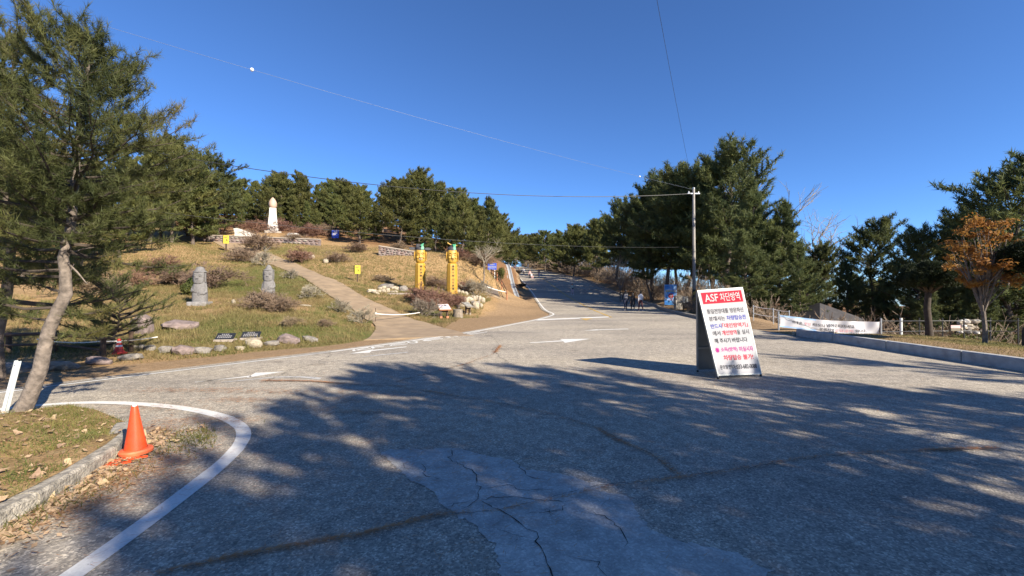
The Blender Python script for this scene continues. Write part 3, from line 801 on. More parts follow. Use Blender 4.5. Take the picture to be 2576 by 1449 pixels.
def kerb_run(name, label, pts, seg, w, h, mat, zf, sink=0.1):
    root = thing(name, label, 'kerb')
    p = resample(pts, 0.1)
    acc = np.concatenate([[0], np.cumsum(np.linalg.norm(np.diff(p, axis=0), axis=1))])
    n = max(1, int(round(acc[-1] / seg)))
    for i in range(n):
        s0, s1 = acc[-1] * i / n + 0.011, acc[-1] * (i + 1) / n - 0.011
        mb = MB(); sec = []
        m_ = max(2, int((s1 - s0) / 0.5) + 1)
        for k in range(m_):
            s_ = s0 + (s1 - s0) * k / (m_ - 1)
            q = np.array([np.interp(s_, acc, p[:, 0]), np.interp(s_, acc, p[:, 1])])
            q2 = np.array([np.interp(s_ + .05, acc, p[:, 0]), np.interp(s_ + .05, acc, p[:, 1])]); q1 = np.array([np.interp(s_ - .05, acc, p[:, 0]), np.interp(s_ - .05, acc, p[:, 1])])
            t = (q2 - q1) / np.linalg.norm(q2 - q1); nn = np.array([-t[1], t[0]])
            z = zf(q[0], q[1]); b = 0.02
            dz = random.uniform(-.004, .004)
            for o_, zz_ in ((-w/2, -sink), (-w/2, h - b + dz), (-w/2 + b, h + dz), (w/2 - b, h + dz), (w/2, h - b + dz), (w/2, -sink)):
                sec.append((*(q + nn * o_), z + zz_))
        f = []
        for k in range(m_ - 1):
            for j in range(5): a = k * 6 + j; f.append((a, a + 6, a + 7, a + 1))
        f.append(tuple(range(5, -1, -1))); f.append(tuple((m_ - 1) * 6 + j for j in range(6)))
        mb.add(sec, f)
        me = mb.mesh('kerb_stone', mat)
        bm = bmesh.new(); bm.from_mesh(me); bmesh.ops.recalc_face_normals(bm, faces=bm.faces[:]); bm.to_mesh(me); bm.free()
        link_mesh('kerb_stone', me, None, root)
    return root
kerb_run('old_kerb', 'worn concrete kerb edging the grass verge behind the orange cone', [(-3.40, 0.2), (-3.38, 2.2), (-3.52, 3.0), (-3.64, 3.5), (-3.88, 4.14), (-4.08, 4.55), (-4.4, 4.85)], 1.0, 0.16, 0.135, M['kerb_old'], lambda x, y: 0.0)
kerb_run('concrete_kerb', 'long pale concrete kerb along the right lawn', [(10.35, -2), (10.35, 8), (10.35, 14.6), (10.5, 15.6)], 2.0, 0.22, 0.265, M['kerb'], lambda x, y: 0.0)
kerb_run('roadside_kerb', 'shaded dark kerb below the brush on the right of the hill road', [(10.95, 24), (11.55, 28), (12.8, 35), (14.15, 42), (14.05, 48), (13.55, 57), (13.05, 75), (12.15, 85), (9.95, 97), (7.8, 112)], 2.0, 0.2, 0.2, M['kerb_old'], lambda x, y: float(prof(y)))
# ================================================================== plants
def unit(v):
    return v / (np.linalg.norm(v, axis=-1, keepdims=True) + 1e-9)
def needles(pos, dirs, k, length, width, spread, twig):
    """bottle-brush tufts: k needle blades per twig end"""
    n = len(pos)
    p = np.repeat(pos, k, 0); d = np.repeat(dirs, k, 0)
    t = rng.uniform(-1, 0.15, (n * k, 1)) * twig
    nd = unit(d * 0.75 + rng.normal(0, spread, (n * k, 3)))
    L = length * rng.uniform(0.7, 1.2, (n * k, 1))
    side = unit(np.cross(nd, rng.normal(0, 1, (n * k, 3)))) * width * 0.5
    b = p + d * t
    v = np.empty((n * k, 3, 3)); v[:, 0] = b - side; v[:, 1] = b + side; v[:, 2] = b + nd * L
    tri = np.arange(n * k * 3).reshape(-1, 3)
    return v.reshape(-1, 3), tri

def grow(trunk, rads, branches, seed, sub=6, sub_len=0.4, tuft_gap=0.28, up=0.45, bark_n=5, sub_start=0.3, droop=0.0, trunk_n=9):
    """branches: list of (start point, azimuth, elevation, length, radius); gives wood mesh builder and tuft arrays"""
    rd = random.Random(seed)
    mb = MB(); mb.tube(trunk, rads, trunk_n); mb.cur = 1
    tp, td = [], []
    for (s, az, el, L, r) in branches:
        s = Vector(s); pts = [s]
        d = Vector((math.cos(az) * math.cos(el), math.sin(az) * math.cos(el), math.sin(el)))
        nseg = 5; cur = s.copy()
        for k in range(nseg):
            f = (k + 1) / nseg
            dd = (d + Vector((rd.gauss(0, .13), rd.gauss(0, .13), rd.gauss(0, .08) + up * f * f * 0.9 - droop * (1 - f)))).normalized()
            cur = cur + dd * (L / nseg); pts.append(cur.copy())
        mb.tube(pts, [r * (1 - 0.8 * k / nseg) for k in range(nseg + 1)], bark_n, cap=False)
        ns = max(3, int(sub * (0.6 + 0.6 * rd.random())))
        for j in range(ns + 1):
            f = sub_start + (1 - sub_start) * (j + rd.random() * .6) / (ns + .3) if j < ns else 1.0
            f = min(f, 0.999)
            i = int(f * nseg); fr = f * nseg - i
            p0 = pts[i].lerp(pts[i + 1], fr); t = (pts[i + 1] - pts[i]).normalized()
            sd_ = (1 if j % 2 else -1) * rd.uniform(0.5, 1.05) if j < ns else 0
            ang = Matrix.Rotation(sd_, 3, 'Z') @ t
            ang = (ang + Vector((rd.gauss(0, .12), rd.gauss(0, .12), rd.uniform(0.0, up)))).normalized()
            l2 = L * sub_len * (1.15 - 0.7 * f) * rd.uniform(0.7, 1.3) if j < ns else L * .15
            p1 = p0 + ang * l2
            mb.tube([p0, p0.lerp(p1, .5) + Vector((0, 0, .03 * l2)), p1], [r * .28, r * .2, r * .1], 3, cap=False)
            nt_ = max(1, int(l2 / tuft_gap + .5))
            for q in range(nt_):
                g = (q + .6 + rd.random() * .5) / nt_
                pp = p0.lerp(p1, min(g, 1.05)) + Vector((rd.gauss(0, .06), rd.gauss(0, .06), rd.gauss(0, .05))) * (tuft_gap * 3)
                dv = (ang * 0.6 + Vector((rd.gauss(0, .45), rd.gauss(0, .45), 0.55 + rd.gauss(0, .2)))).normalized()
                tp.append(pp[:]); td.append(dv[:])
    return mb, np.array(tp), np.array(td)

def pine_branches(seed, Ht, Rad, cb, trunk, n, shape='cone', elev=(0.05, 0.8), r0=0.05):
    rd = random.Random(seed); out = []
    zt = [p[2] for p in trunk]
    lob = [(rd.uniform(0, 6.28), rd.uniform(.2, .9), rd.uniform(.75, 1.3)) for _ in range(6)]
    for i in range(n):
        u = ((i + rd.random()) / n) ** 0.85
        z = Ht * (cb + (0.97 - cb) * u)
        k = max(j for j in range(len(zt)) if zt[j] <= z + 1e-6); k = min(k, len(trunk) - 2)
        f = (z - zt[k]) / (zt[k + 1] - zt[k]); s = Vector(trunk[k]).lerp(Vector(trunk[k + 1]), f)
        az = i * 2.39996 + rd.gauss(0, .35)
        if shape == 'cone': L = Rad * ((1 - u) ** 0.8 * 0.9 + 0.16) * (0.75 + .25 * min(1, u * 5))
        elif shape == 'round': L = Rad * (math.sqrt(max(0.02, 1 - (u * 1.25 - .35) ** 2 / 1.0)) * .95 if u * 1.25 - .35 < 1 else .2)
        else: L = Rad * (0.45 + 0.55 * math.sin(math.pi * min(1, u * .9 + .1)))
        L *= rd.uniform(0.65, 1.2)
        for (a, uu, ff) in lob:
            if abs(((az - a + 3.14) % 6.28) - 3.14) < .7 and abs(u - uu) < .2: L *= ff
        el = elev[0] + (elev[1] - elev[0]) * u + rd.gauss(0, .12)
        out.append((s, az, el, L, r0 * (0.5 + .5 * (1 - u)) * (0.6 + L / Rad * .5)))
    return out

def trunk_path(seed, Ht, wig, r):
    rd = random.Random(seed); pts = []; x = y = 0
    for k in range(9):
        pts.append((x, y, Ht * k / 8.0 - (0.3 if k == 0 else 0))); x += rd.gauss(0, wig); y += rd.gauss(0, wig)
    return pts, [r * (1 - .85 * k / 8) * (1.25 if k == 0 else 1) for k in range(9)]

def pine_proto(name, seed, Ht, Rad, cb, nb, shape, k, length, width, mat, sub=6, gap=0.3, wig=0.12, r=0.15, sub_len=.42, elev=(0.0, .8), up=.4):
    tr, rr = trunk_path(seed, Ht, wig, r)
    br = pine_branches(seed + 1, Ht, Rad, cb, tr, nb, shape, elev)
    rd = random.Random(seed + 5)
    for i in range(8):     # a few dead stubs under the crown
        z = Ht * cb * rd.uniform(.35, 1.0); f = z / Ht * 8; k0 = min(int(f), 7)
        s = Vector(tr[k0]).lerp(Vector(tr[k0 + 1]), f - k0)
    mb, tp, td = grow(tr, rr, br, seed + 2, sub, sub_len, gap, up)
    v, t = needles(tp, td, k, length, width, .5, length * .9)
    wood = mb.mesh(name + '_trunk', [M['bark'], M['branch']], True)
    crown = np_mesh(name + '_crown', v, t, mat)
    return wood, crown, Ht

PR = {}
PR['a'] = pine_proto('pine_a', 10, 10, 2.9, .12, 84, 'cone', 13, .36, .062, M['pine_far'], gap=.19, sub=9)
PR['b'] = pine_proto('pine_b', 20, 10, 3.1, .20, 80, 'round', 13, .36, .062, M['pine_far'], gap=.19, sub=9)
PR['c'] = pine_proto('pine_c', 30, 10, 2.6, .06, 90, 'cone', 13, .34, .06, M['pine_far'], gap=.19, sub=9, elev=(-.05, .9))
PR['d'] = pine_proto('pine_d', 40, 10, 3.0, .27, 76, 'round', 16, .30, .044, M['pine_mid'], gap=.17, wig=.2, sub=9)
PR['e'] = pine_proto('pine_e', 50, 10, 2.5, .04, 100, 'cone', 15, .28, .042, M['pine_mid'], gap=.18, sub=9, elev=(-.1, .9))
PR['f'] = pine_proto('pine_f', 60, 10, 2.7, .28, 70, 'flat', 16, .30, .044, M['pine_mid'], gap=.18, wig=.25, sub=9)
PR['g'] = pine_proto('pine_g', 70, 10, 2.7, .16, 74, 'cone', 11, .34, .055, M['pine_brown'], gap=.24, sub=8)

PR['s'] = pine_proto('pine_s', 80, 10, 2.8, .25, 52, 'round', 15, .27, .036, M['pine_mid'], gap=.20, wig=.22, sub=8)
PR['t'] = pine_proto('pine_t', 85, 10, 2.7, .25, 50, 'flat', 15, .27, .036, M['pine_mid'], gap=.20, wig=.25, sub=8)
def place_pine(kind, x, y, height, label, group=None, rz=None, widen=1.0, name='pine_tree', lean=(0, 0)):
    wood, crown, Ht = PR[kind]
    s = height / Ht
    t = thing(name, label, 'tree', (x, y, gz(x, y) - 0.05), random.uniform(0, 6.28) if rz is None else rz, group, (s * widen, s * widen, s))
    t.rotation_euler[0] = lean[0]; t.rotation_euler[1] = lean[1]
    link_mesh('trunk', wood, None, t); link_mesh('crown', crown, None, t)
    return t
def pine_at(kind, px, top, d, label, group=None, widen=1.0, **kw):
    x = (px - 1288) / FPX * d
    z = CAM_H - (top - 735) / FPX * d
    h = (z - gz(x, d)) * .935
    if px > 2000: widen *= .84
    return place_pine(kind, x, d, max(h, 2.0), label, group, widen=widen, **kw)

ORD = ['first', 'second', 'third', 'fourth', 'fifth', 'sixth', 'seventh', 'eighth', 'ninth', 'tenth', 'eleventh', 'twelfth', 'thirteenth', 'fourteenth', 'fifteenth', 'sixteenth', 'seventeenth', 'eighteenth', 'nineteenth', 'twentieth', 'twenty-first', 'twenty-second', 'twenty-third', 'twenty-fourth', 'twenty-fifth', 'twenty-sixth', 'twenty-seventh', 'twenty-eighth', 'twenty-ninth', 'thirtieth', 'thirty-first', 'thirty-second', 'thirty-third', 'thirty-fourth']
def row_of(lst, what, group):
    order = sorted(range(len(lst)), key=lambda i: lst[i][1])
    for rank, i in enumerate(order):
        it = lst[i]
        pine_at(it[0], it[1], it[2], it[3], '%s pine from the left %s' % (ORD[rank], what), group, widen=it[4] if len(it) > 4 else 1.07)
# -- hillside pines behind the obelisk and the statues
row_of([('c', 605, 520, 59), ('c', 650, 515, 60), ('a', 700, 520, 60), ('c', 745, 530, 59), ('a', 795, 520, 58), ('c', 835, 525, 58), ('a', 870, 530, 57), ('c', 940, 525, 56), ('c', 1035, 530, 56), ('c', 1070, 540, 55), ('a', 1125, 545, 56), ('c', 1185, 560, 56)], 'in the low front rank at the wood edge', 'low pines at the wood edge')
row_of([('a', 640, 447, 66), ('b', 700, 434, 63), ('a', 748, 421, 64), ('c', 792, 455, 68), ('a', 828, 442, 72), ('b', 868, 456, 64), ('c', 928, 474, 68),
                      ('a', 962, 462, 70), ('b', 985, 455, 74), ('b', 668, 470, 60), ('a', 735, 485, 61), ('c', 775, 500, 60), ('b', 840, 490, 61), ('a', 620, 480, 62), ('c', 590, 470, 68), ('a', 1025, 452, 74),
                      ('b', 720, 450, 80), ('a', 812, 452, 84), ('b', 905, 465, 84), ('a', 660, 455, 82), ('c', 945, 500, 62), ('b', 575, 440, 74), ('a', 610, 442, 78), ('b', 690, 440, 76), ('a', 765, 436, 78), ('b', 850, 450, 78), ('a', 890, 458, 74), ('b', 1000, 452, 80), ('c', 720, 470, 66), ('a', 812, 470, 66), ('c', 865, 480, 66)], 'in the dense belt behind the white obelisk', 'pines of the belt behind the obelisk')
row_of([('a', 55, 440, 27), ('b', 205, 455, 31), ('c', -70, 430, 26), ('a', -190, 400, 30), ('b', 300, 440, 34), ('b', 432, 345, 43), ('a', 485, 372, 45), ('c', 522, 420, 48), ('a', 375, 370, 41), ('a', 400, 400, 46), ('b', 320, 395, 44), ('c', 250, 410, 40), ('a', 160, 380, 42), ('b', 80, 370, 40), ('a', 10, 360, 38), ('b', -80, 350, 38), ('c', 350, 420, 56), ('a', 440, 420, 58),
                      ('b', 230, 400, 54), ('b', 120, 390, 52), ('a', -40, 370, 52), ('g', 470, 440, 50), ('c', 520, 470, 60)], 'in the dim stand behind the near tree', 'pines left of the obelisk')
pine_at('f', 545, 388, 50, 'tall flat-topped pine rising left of the white obelisk', widen=1.35)
pine_at('g', 565, 478, 53, 'brownish pine with a pale trunk behind the left white slab', widen=1.1)
pine_at('g', 480, 500, 47, 'rusty brown pine above the left end of the stone wall', widen=1.1)
pine_at('a', 905, 470, 52, 'broad green pine standing at the wood edge above the slope', widen=1.2)
pine_at('b', 1004, 452, 54, 'thick-trunked pine behind the tall yellow totem', widen=1.15)
pine_at('b', 1056, 427, 60, 'tallest crown of the pines behind the yellow totems', widen=1.2)
pine_at('c', 1096, 500, 49, 'slim pine between the two yellow totems, uphill', widen=0.95)
pine_at('a', 1163, 478, 48, 'pine just right of the right totem on brown litter', widen=1.0)
pine_at('c', 1205, 505, 52, 'pine at the right end of the hillside, above the shrubs', widen=1.0)
pine_at('a', 1232, 486, 62, 'feathery pine overhanging the left side of the hill road', widen=1.05)
row_of([('a', 1110, 450, 66), ('b', 1150, 472, 68), ('c', 1190, 490, 70), ('b', 1080, 460, 72), ('a', 1130, 480, 58), ('c', 1215, 515, 74), ('b', 1172, 500, 82), ('a', 1246, 520, 80), ('a', 1040, 480, 58)], 'in the second rank behind the yellow totems', 'pines behind the totems')
row_of([('b', 1262, 540, 100), ('a', 1280, 575, 118), ('b', 1255, 560, 128), ('b', 1240, 570, 150), ('a', 1268, 580, 160), ('b', 1298, 584, 165), ('b', 1316, 590, 170), ('a', 1284, 588, 185), ('b', 1335, 590, 178)], 'at the crest of the hill road', 'pines at the crest')

# -- the shaded row along the right of the hill road
row_of([('d', 1650, 440, 50, 1.1), ('f', 1602, 472, 54, 1.1), ('d', 1560, 502, 60, 1.15), ('b', 1505, 548, 74, .95), ('b', 1442, 566, 86, 1.1), ('a', 1405, 572, 97, 1.1), ('b', 1372, 580, 108, 1.1),
                         ('b', 1345, 588, 122, 1.1), ('a', 1322, 590, 138, 1.1), ('f', 1625, 480, 62, 1.1), ('b', 1540, 545, 80, 1.1), ('b', 1500, 560, 92, 1.1), ('b', 1460, 572, 105, 1.1), ('a', 1425, 580, 120, 1.1), ('d', 1700, 470, 56, 1.1), ('b', 1390, 590, 140, 1.1)], 'in the shaded row right of the hill road', 'pines lining the right of the hill road')
pine_at('d', 1692, 421, 44, 'leafy dark pine left of the utility pole top', widen=1.15)
pine_at('f', 1722, 440, 43, 'pine with a bent pale trunk behind the blue banner', widen=1.1)
pine_at('f', 1640, 560, 45, 'low forked pine leaning over the roadside brush', widen=1.1)
pine_at('d', 1838, 359, 38, 'tallest pine on the right, rising behind the notice board', widen=1.1)
pine_at('d', 1778, 410, 42, 'pine directly behind the utility pole', widen=1.1)
pine_at('e', 1905, 448, 31, 'full sunlit pine right of the tallest one', widen=1.1)
pine_at('e', 1975, 480, 30, 'wide pine with low boughs left of the white banner', widen=1.15)
pine_at('e', 1870, 560, 28, 'shorter pine filling the gap above the notice board', widen=1.15)
pine_at('e', 2012, 590, 27, 'small pine with boughs to the ground beside the tent', widen=1.2)
pine_at('d', 1762, 500, 41, 'slender pine with a thin trunk right of the utility pole', widen=.9)
pine_at('d', 2075, 612, 38, 'rounded dark pine behind the dark tent', widen=1.2)
pine_at('f', 2172, 545, 33, 'layered pine standing alone above the white banner', widen=1.25)
pine_at('e', 2135, 640, 30, 'bushy pine right behind the white banner', widen=1.3)
pine_at('e', 2230, 690, 29, 'low pine between the layered pine and the clipped tree', widen=1.3)
pine_at('e', 2335, 700, 23, 'low pine behind the trunk of the clipped tree', widen=1.4)
pine_at('e', 2450, 690, 24, 'low pine behind the heap of white rocks', widen=1.4)
pine_at('e', 2560, 650, 25, 'low pine at the right edge behind the fence', widen=1.4)
pine_at('d', 2305, 575, 27, 'pine crown showing over the clipped tree', widen=1.2)
pine_at('d', 2400, 600, 30, 'pine half hidden behind the orange leaved tree', widen=1.3)
pine_at('f', 2530, 368, 24, 'tall pine at the right edge of the picture', widen=1.3)
pine_at('d', 2440, 520, 27, 'pine at the left foot of the tall right edge pine', widen=1.1)
row_of([('b', 2040, 650, 50), ('b', 2210, 700, 48), ('b', 2350, 680, 46), ('b', 2500, 600, 42), ('d', 1940, 560, 48), ('b', 1860, 520, 52), ('d', 1800, 520, 56), ('b', 2420, 690, 52), ('b', 2160, 700, 60)], 'in the wood behind banner and fence', 'background pines on the right')
# -- pines beside and behind the viewpoint; the photograph shows their shade on the asphalt
LS = 'roadside pine out of view whose shade falls on the junction'; GS = 'pines around the viewpoint'
for k, x, y, h, w in [('d', 8.3, -0.9, 8.0, .85), ('t', 10.6, -0.4, 7.4, 1.05), ('d', 12.9, -0.5, 6.2, .95), ('f', 8.1, -4.3, 8.0, .95), ('d', 8.8, -7.0, 8.2, .9), ('s', 9.2, -2.6, 8.0, 1.0), ('s', 15.4, 2.3, 6.4, .85), ('t', 10.6, -4.4, 8.0, .9), ('s', 5.2, -7.4, 7.0, .9)]:
    t = thing('pine_tree', LS, 'tree', (x, y, gz(x, y) - .05), random.uniform(0, 6.28), GS, (h / 10 * w, h / 10 * w, h / 10))
    link_mesh('trunk', PR[k][0], None, t); link_mesh('crown', PR[k][1], None, t)

# -- the near pine at the left
tr = [P(40, 1075, 5.40), P(50, 1050, 5.42), P(76, 1000, 5.47), P(104, 926, 5.52), P(112, 882, 5.56), P(124, 829, 5.6), P(152, 768, 5.66), P(166, 741, 5.68), P(164, 688, 5.72), P(158, 650, 5.75), P(178, 560, 5.8),
      P(186, 450, 5.82), P(196, 330, 5.85), P(212, 200, 5.85), P(222, 110, 5.85)]
rr = [.118, .098, .084, .076, .072, .069, .068, .066, .06, .056, .05, .043, .034, .024, .011]
hb = []
rd = random.Random(5)
def on_trunk(z):
    for a, b in zip(tr[:-1], tr[1:]):
        if a.z <= z <= b.z: return a.lerp(b, (z - a.z) / (b.z - a.z))
    return tr[-1]
for i in range(92):
    u = (i + rd.random()) / 92
    z = 2.15 + (5.0 - 2.15) * u
    L = 1.75 * ((1 - u) ** .62 * .9 + .13) * rd.uniform(.72, 1.2)
    az = i * 2.4 + rd.gauss(0, .3)
    if math.cos(az) < 0: L *= 1.25
    elif u < .2: L *= .72
    hb.append((on_trunk(z), az, .02 + .75 * u + rd.gauss(0, .15), L, .024 * (1.2 - u)))
for (z, az, el, L) in [(1.3, 0.2, -.05, .65), (1.0, .3, -.02, .6),
                       (1.6, 2.7, .1, 1.7), (1.8, 3.3, .15, 1.9), (1.4, 3.6, .1, 1.6), (2.0, 2.9, .1, 1.9), (1.9, 3.9, .1, 1.6), (1.2, 2.9, .05, 1.2), (1.7, 2.2, .1, 1.4)]:
    hb.append((on_trunk(z), az, el, L, .022))
mbh, tp, td = grow(tr, rr, hb, 77, sub=9, sub_len=.36, tuft_gap=.065, up=.35, sub_start=.22, droop=.05, trunk_n=14)
v, t = needles(tp, td, 30, .115, .0062, .5, .13)
hp = thing('pine_tree', 'near pine with a leaning grey trunk on the left verge', 'tree')
for ob in [link_mesh('trunk', mbh.mesh('hero_trunk', [M['bark_grey'], M['branch']], True), None, hp), link_mesh('crown', np_mesh('hero_crown', v, t, M['pine_hero']), None, hp)]: pass
print('hero tufts', len(tp))
# a few dead twigs on the near trunk
dm = MB()
for (z, az, el, L) in [(1.45, 2.6, .9, .22), (1.75, 2.3, .8, .3), (1.72, 2.0, .9, .35), (2.05, -.1, -.75, .5), (2.1, .2, .3, .4)]:
    s = on_trunk(z); d = Vector((math.cos(az) * math.cos(el), math.sin(az) * math.cos(el), math.sin(el)))
    dm.tube([s, s + d * L * .6 + Vector((0, 0, .02)), s + d * L], [.016, .011, .005], 5)
dm.build('dead_twig', M['bark_grey'], hp, True)

SIDE = pine_proto('pine_side', 95, 6.6, 1.95, .22, 84, 'cone', 22, .125, .0085, M['pine_hero'], gap=.105, wig=.1, r=.10, sub=9, elev=(0.0, .85))
tsd = thing('pine_tree', 'pine at the left edge whose boughs reach into the top corner', 'tree', (-9.5, 7.9, gz(-9.5, 7.9) - .05), .6)
link_mesh('trunk', SIDE[0], None, tsd); link_mesh('crown', SIDE[1], None, tsd)
# -- twiggy shrubs
def twig_mesh(name, seed, mat, n_stem=9, levels=3, L0=0.5, spread=.6, split=3, r0=.012, squash=1.0, thin=.55, rmin=.0035):
    rd = random.Random(seed); segs = []
    def rec(p, d, L, r, lv):
        q = p + d * L
        segs.append((p, q, r, max(r * thin, rmin)))
        if lv == 0: return
        for k in range(split + (1 if rd.random() < .4 else 0)):
            nd = (d + Vector((rd.gauss(0, spread), rd.gauss(0, spread), rd.gauss(0.05, spread * .75)))).normalized()
            f = rd.uniform(.45, 1.0)
            rec(p.lerp(q, f), nd, L * rd.uniform(.55, .85), max(r * thin, rmin), lv - 1)
    for i in range(n_stem):
        a = rd.uniform(0, 6.28); e = rd.uniform(.5, 1.45)
        d = Vector((math.cos(a) * math.cos(e), math.sin(a) * math.cos(e), math.sin(e)))
        rec(Vector((math.cos(a) * .1 * rd.random(), math.sin(a) * .1 * rd.random(), -.05)), d, L0 * rd.uniform(.7, 1.2), r0, levels)
    return segs
def seg_mesh(name, segs, mat, n=3, scale=1.0):
    a = np.array([s[0][:] for s in segs]); b = np.array([s[1][:] for s in segs]); ra = np.array([s[2] for s in segs]); rb = np.array([s[3] for s in segs])
    d = unit(b - a); u = unit(np.cross(d, np.array([.31, .52, .79]))); w = np.cross(d, u)
    m = len(a); v = np.zeros((m, 2 * n, 3))
    for k in range(n):
        g = 2 * math.pi * k / n; o = u * math.cos(g) + w * math.sin(g)
        v[:, k] = a + o * ra[:, None]; v[:, n + k] = b + o * rb[:, None]
    f = []
    base = np.arange(m) * 2 * n
    for k in range(n): f.append(np.stack([base + k, base + (k + 1) % n, base + n + (k + 1) % n, base + n + k], 1))
    return np_mesh(name, v.reshape(-1, 3), np.concatenate(f), mat)
SB = {}
for nm, mt, sd_, kw in [('red1', 'twig_red', 1, dict(n_stem=16, L0=.42)), ('red2', 'twig_red', 2, dict(n_stem=14, L0=.45)), ('grey1', 'twig_grey', 3, dict(n_stem=10, L0=.42, spread=.5)), ('grey2', 'twig_grey', 4, dict(n_stem=9, L0=.45, spread=.45)),
                        ('brown1', 'twig_brown', 5, dict(n_stem=16, L0=.40)), ('brown2', 'twig_brown', 6, dict(n_stem=14, L0=.44))]:
    SB[nm] = seg_mesh('shrub_' + nm, twig_mesh(nm, sd_, mt, **dict(dict(levels=4, r0=.016, rmin=.0065), **kw)), M[mt])
def shrub(kind, px, py, d, h, label, w=1.0, group=None, name='bare_shrub'):
    x = (px - 1288) / FPX * d
    t = thing(name, label, 'shrub', (x, d, gz(x, d)), random.uniform(0, 6.28), group, (h * w, h * w, h))
    link_mesh('branches', SB[kind], None, t); return t
S1 = [('grey1', 1065, 812, 23.5, 1.15, 'pale grey bare shrub beside the white information panel', 1.0),
      ('red1', 1058, 778, 27.3, 1.15, 'reddish bare shrub in front of the left totem', 1.3), ('red2', 1110, 778, 27.8, 1.1, 'reddish bare shrub between the totems, at their foot', 1.3), ('red1', 1150, 770, 28.6, 0.9, 'low reddish shrub before the right totem', 1.2),
      ('red2', 1085, 790, 26.2, .9, 'reddish shrub behind the grey shrub', 1.3),
      ('grey2', 915, 825, 18.8, 0.75, 'small grey shrub by the rope post', 1.1), ('grey1', 780, 730, 24.0, .85, 'grey twiggy shrub on the left edge of the path', 1.0), ('grey2', 855, 775, 21.2, .7, 'little grey shrub halfway down the path edge', 1.0),
      ('grey1', 735, 690, 30, .8, 'thin grey shrub near the upper path bend', .9), ('grey2', 668, 655, 36, 1.5, 'pale upright shrub above the right stone statue', .8),
      ('brown1', 655, 790, 19.3, .95, 'dense brown shrub in front of the right stone statue', 1.45), ('brown2', 712, 800, 18.8, .7, 'brown shrub at the right of the statue shrub', 1.3),
      ('brown2', 528, 690, 25.0, 1.35, 'wide brown shrub behind the left stone statue', 1.5), ('brown1', 450, 690, 25.5, 1.2, 'dark brown shrub left of the left stone statue', 1.5), ('red2', 410, 660, 29, 1.2, 'rusty shrub under the left pines', 1.6), ('brown1', 600, 640, 38, 1.4, 'grey brown shrub below the stone wall', 1.4),
      ('brown2', 652, 628, 45, 2.1, 'dark bare shrub against the stone wall', 1.1), ('red1', 755, 645, 40, 1.3, 'brown shrub right of the upper path', 1.5), ('brown1', 735, 610, 50, 1.2, 'shrub beside the right white slab', 1.6), ('red2', 640, 590, 54, 1.6, 'shrub between the obelisk and the left slab', 1.6), ('red1', 705, 588, 56, 1.6, 'rusty shrub right behind the obelisk foot', 1.6),
      ('red2', 540, 590, 52, 1.5, 'rusty shrub behind the left end of the wall', 1.9), ('brown2', 850, 660, 41, 1.0, 'low shrub by the two hillside stones', 1.6), ('brown1', 960, 690, 36, .7, 'low shrub on the brown slope left of the totem', 1.8), ('brown2', 1095, 700, 37, 1.0, 'shrub behind the totems on the slope', 1.8),
      ('red1', 1175, 690, 40, 1.0, 'rusty low shrub right of the right totem', 1.8), ('grey1', 1195, 745, 38, 1.7, 'tall grey bare shrub by the railing', 1.1), ('brown1', 1210, 680, 48, 1.6, 'brown bare shrub below the road sign', 1.5), ('red2', 1160, 650, 47, 1.2, 'rusty shrub under the right hand pines', 1.8),
      ('red1', 780, 598, 54, 1.5, 'rusty shrub right of the right white slab', 1.8), ('brown1', 820, 600, 56, 1.6, 'brown shrub left of the dark board', 1.7), ('brown1', 900, 640, 47, 1.0, 'brown shrub at the edge of the wood', 1.8), ('brown2', 1000, 640, 48, 1.0, 'brown shrub above the short stone wall', 1.6),
      ('brown2', 730, 835, 15.8, .38, 'tiny dark shrub above the foot stones', 1.3), ('brown1', 820, 830, 16.5, .35, 'tiny brown shrub left of the path mouth', 1.3), ('red1', 330, 690, 24, 1.0, 'rusty shrub behind the near pine branches', 1.7), ('brown2', 240, 720, 22, 1.2, 'brown shrub deep behind the near pine', 1.7)]
for (k, px, py, d, h, lab, w) in S1: shrub(k, px, py, d, h, lab, w)
# leafy yellow green shrub left of the statue
def leaf_cloud(center, radii, n, size, rnd=rng, shell=0.55, up=0.3, aspect=.6):
    d = unit(rnd.normal(0, 1, (n, 3))); r = rnd.uniform(shell, 1, (n, 1)) ** .6
    p = np.array(center) + d * r * np.array(radii)
    nrm = unit(d + rnd.normal(0, .6, (n, 3)) + np.array([0, 0, up])); u = unit(np.cross(nrm, rnd.normal(0, 1, (n, 3)))); w = np.cross(nrm, u)
    s = size * rnd.uniform(.6, 1.2, (n, 1))
    v = np.stack([p - u * s, p + w * s * aspect, p + u * s, p - w * s * aspect], 1).reshape(-1, 3)
    return v, np.arange(n * 4).reshape(-1, 4)
def cloud_mesh(name, blobs, size, mat, **kw):
    V, F = [], []; o = 0
    for (c_, r_, n_) in blobs:
        v, f = leaf_cloud(c_, r_, n_, size, **kw); V.append(v); F.append(f + o); o += len(v)
    return np_mesh(name, np.concatenate(V), np.concatenate(F), mat)
def leafy(px, d, h, w, label, mat):
    x = (px - 1288) / FPX * d
    t = thing('leafy_shrub', label, 'shrub', (x, d, gz(x, d)))
    bl = [((random.uniform(-.5, .5) * w, random.uniform(-.4, .4) * w, h * random.uniform(.25, .75)), (w * .45, w * .4, h * .3), 260) for _ in range(9)]
    link_mesh('foliage', cloud_mesh('leafy', bl, .06, M[mat]), None, t)
    mbs = MB()
    for k in range(6): mbs.tube([(0, 0, -.05), (random.uniform(-.4, .4) * w, random.uniform(-.3, .3) * w, h * .6)], [.02, .008], 4)
    mbs.build('stems', M['bark'], t)
leafy(486, 22.5, .95, .55, 'yellow green leafy shrub beside the left stone statue', 'green_bush')
leafy(1258, 57, 2.0, .8, 'bright green young pine shrub by the railing and drain', 'green_bush')
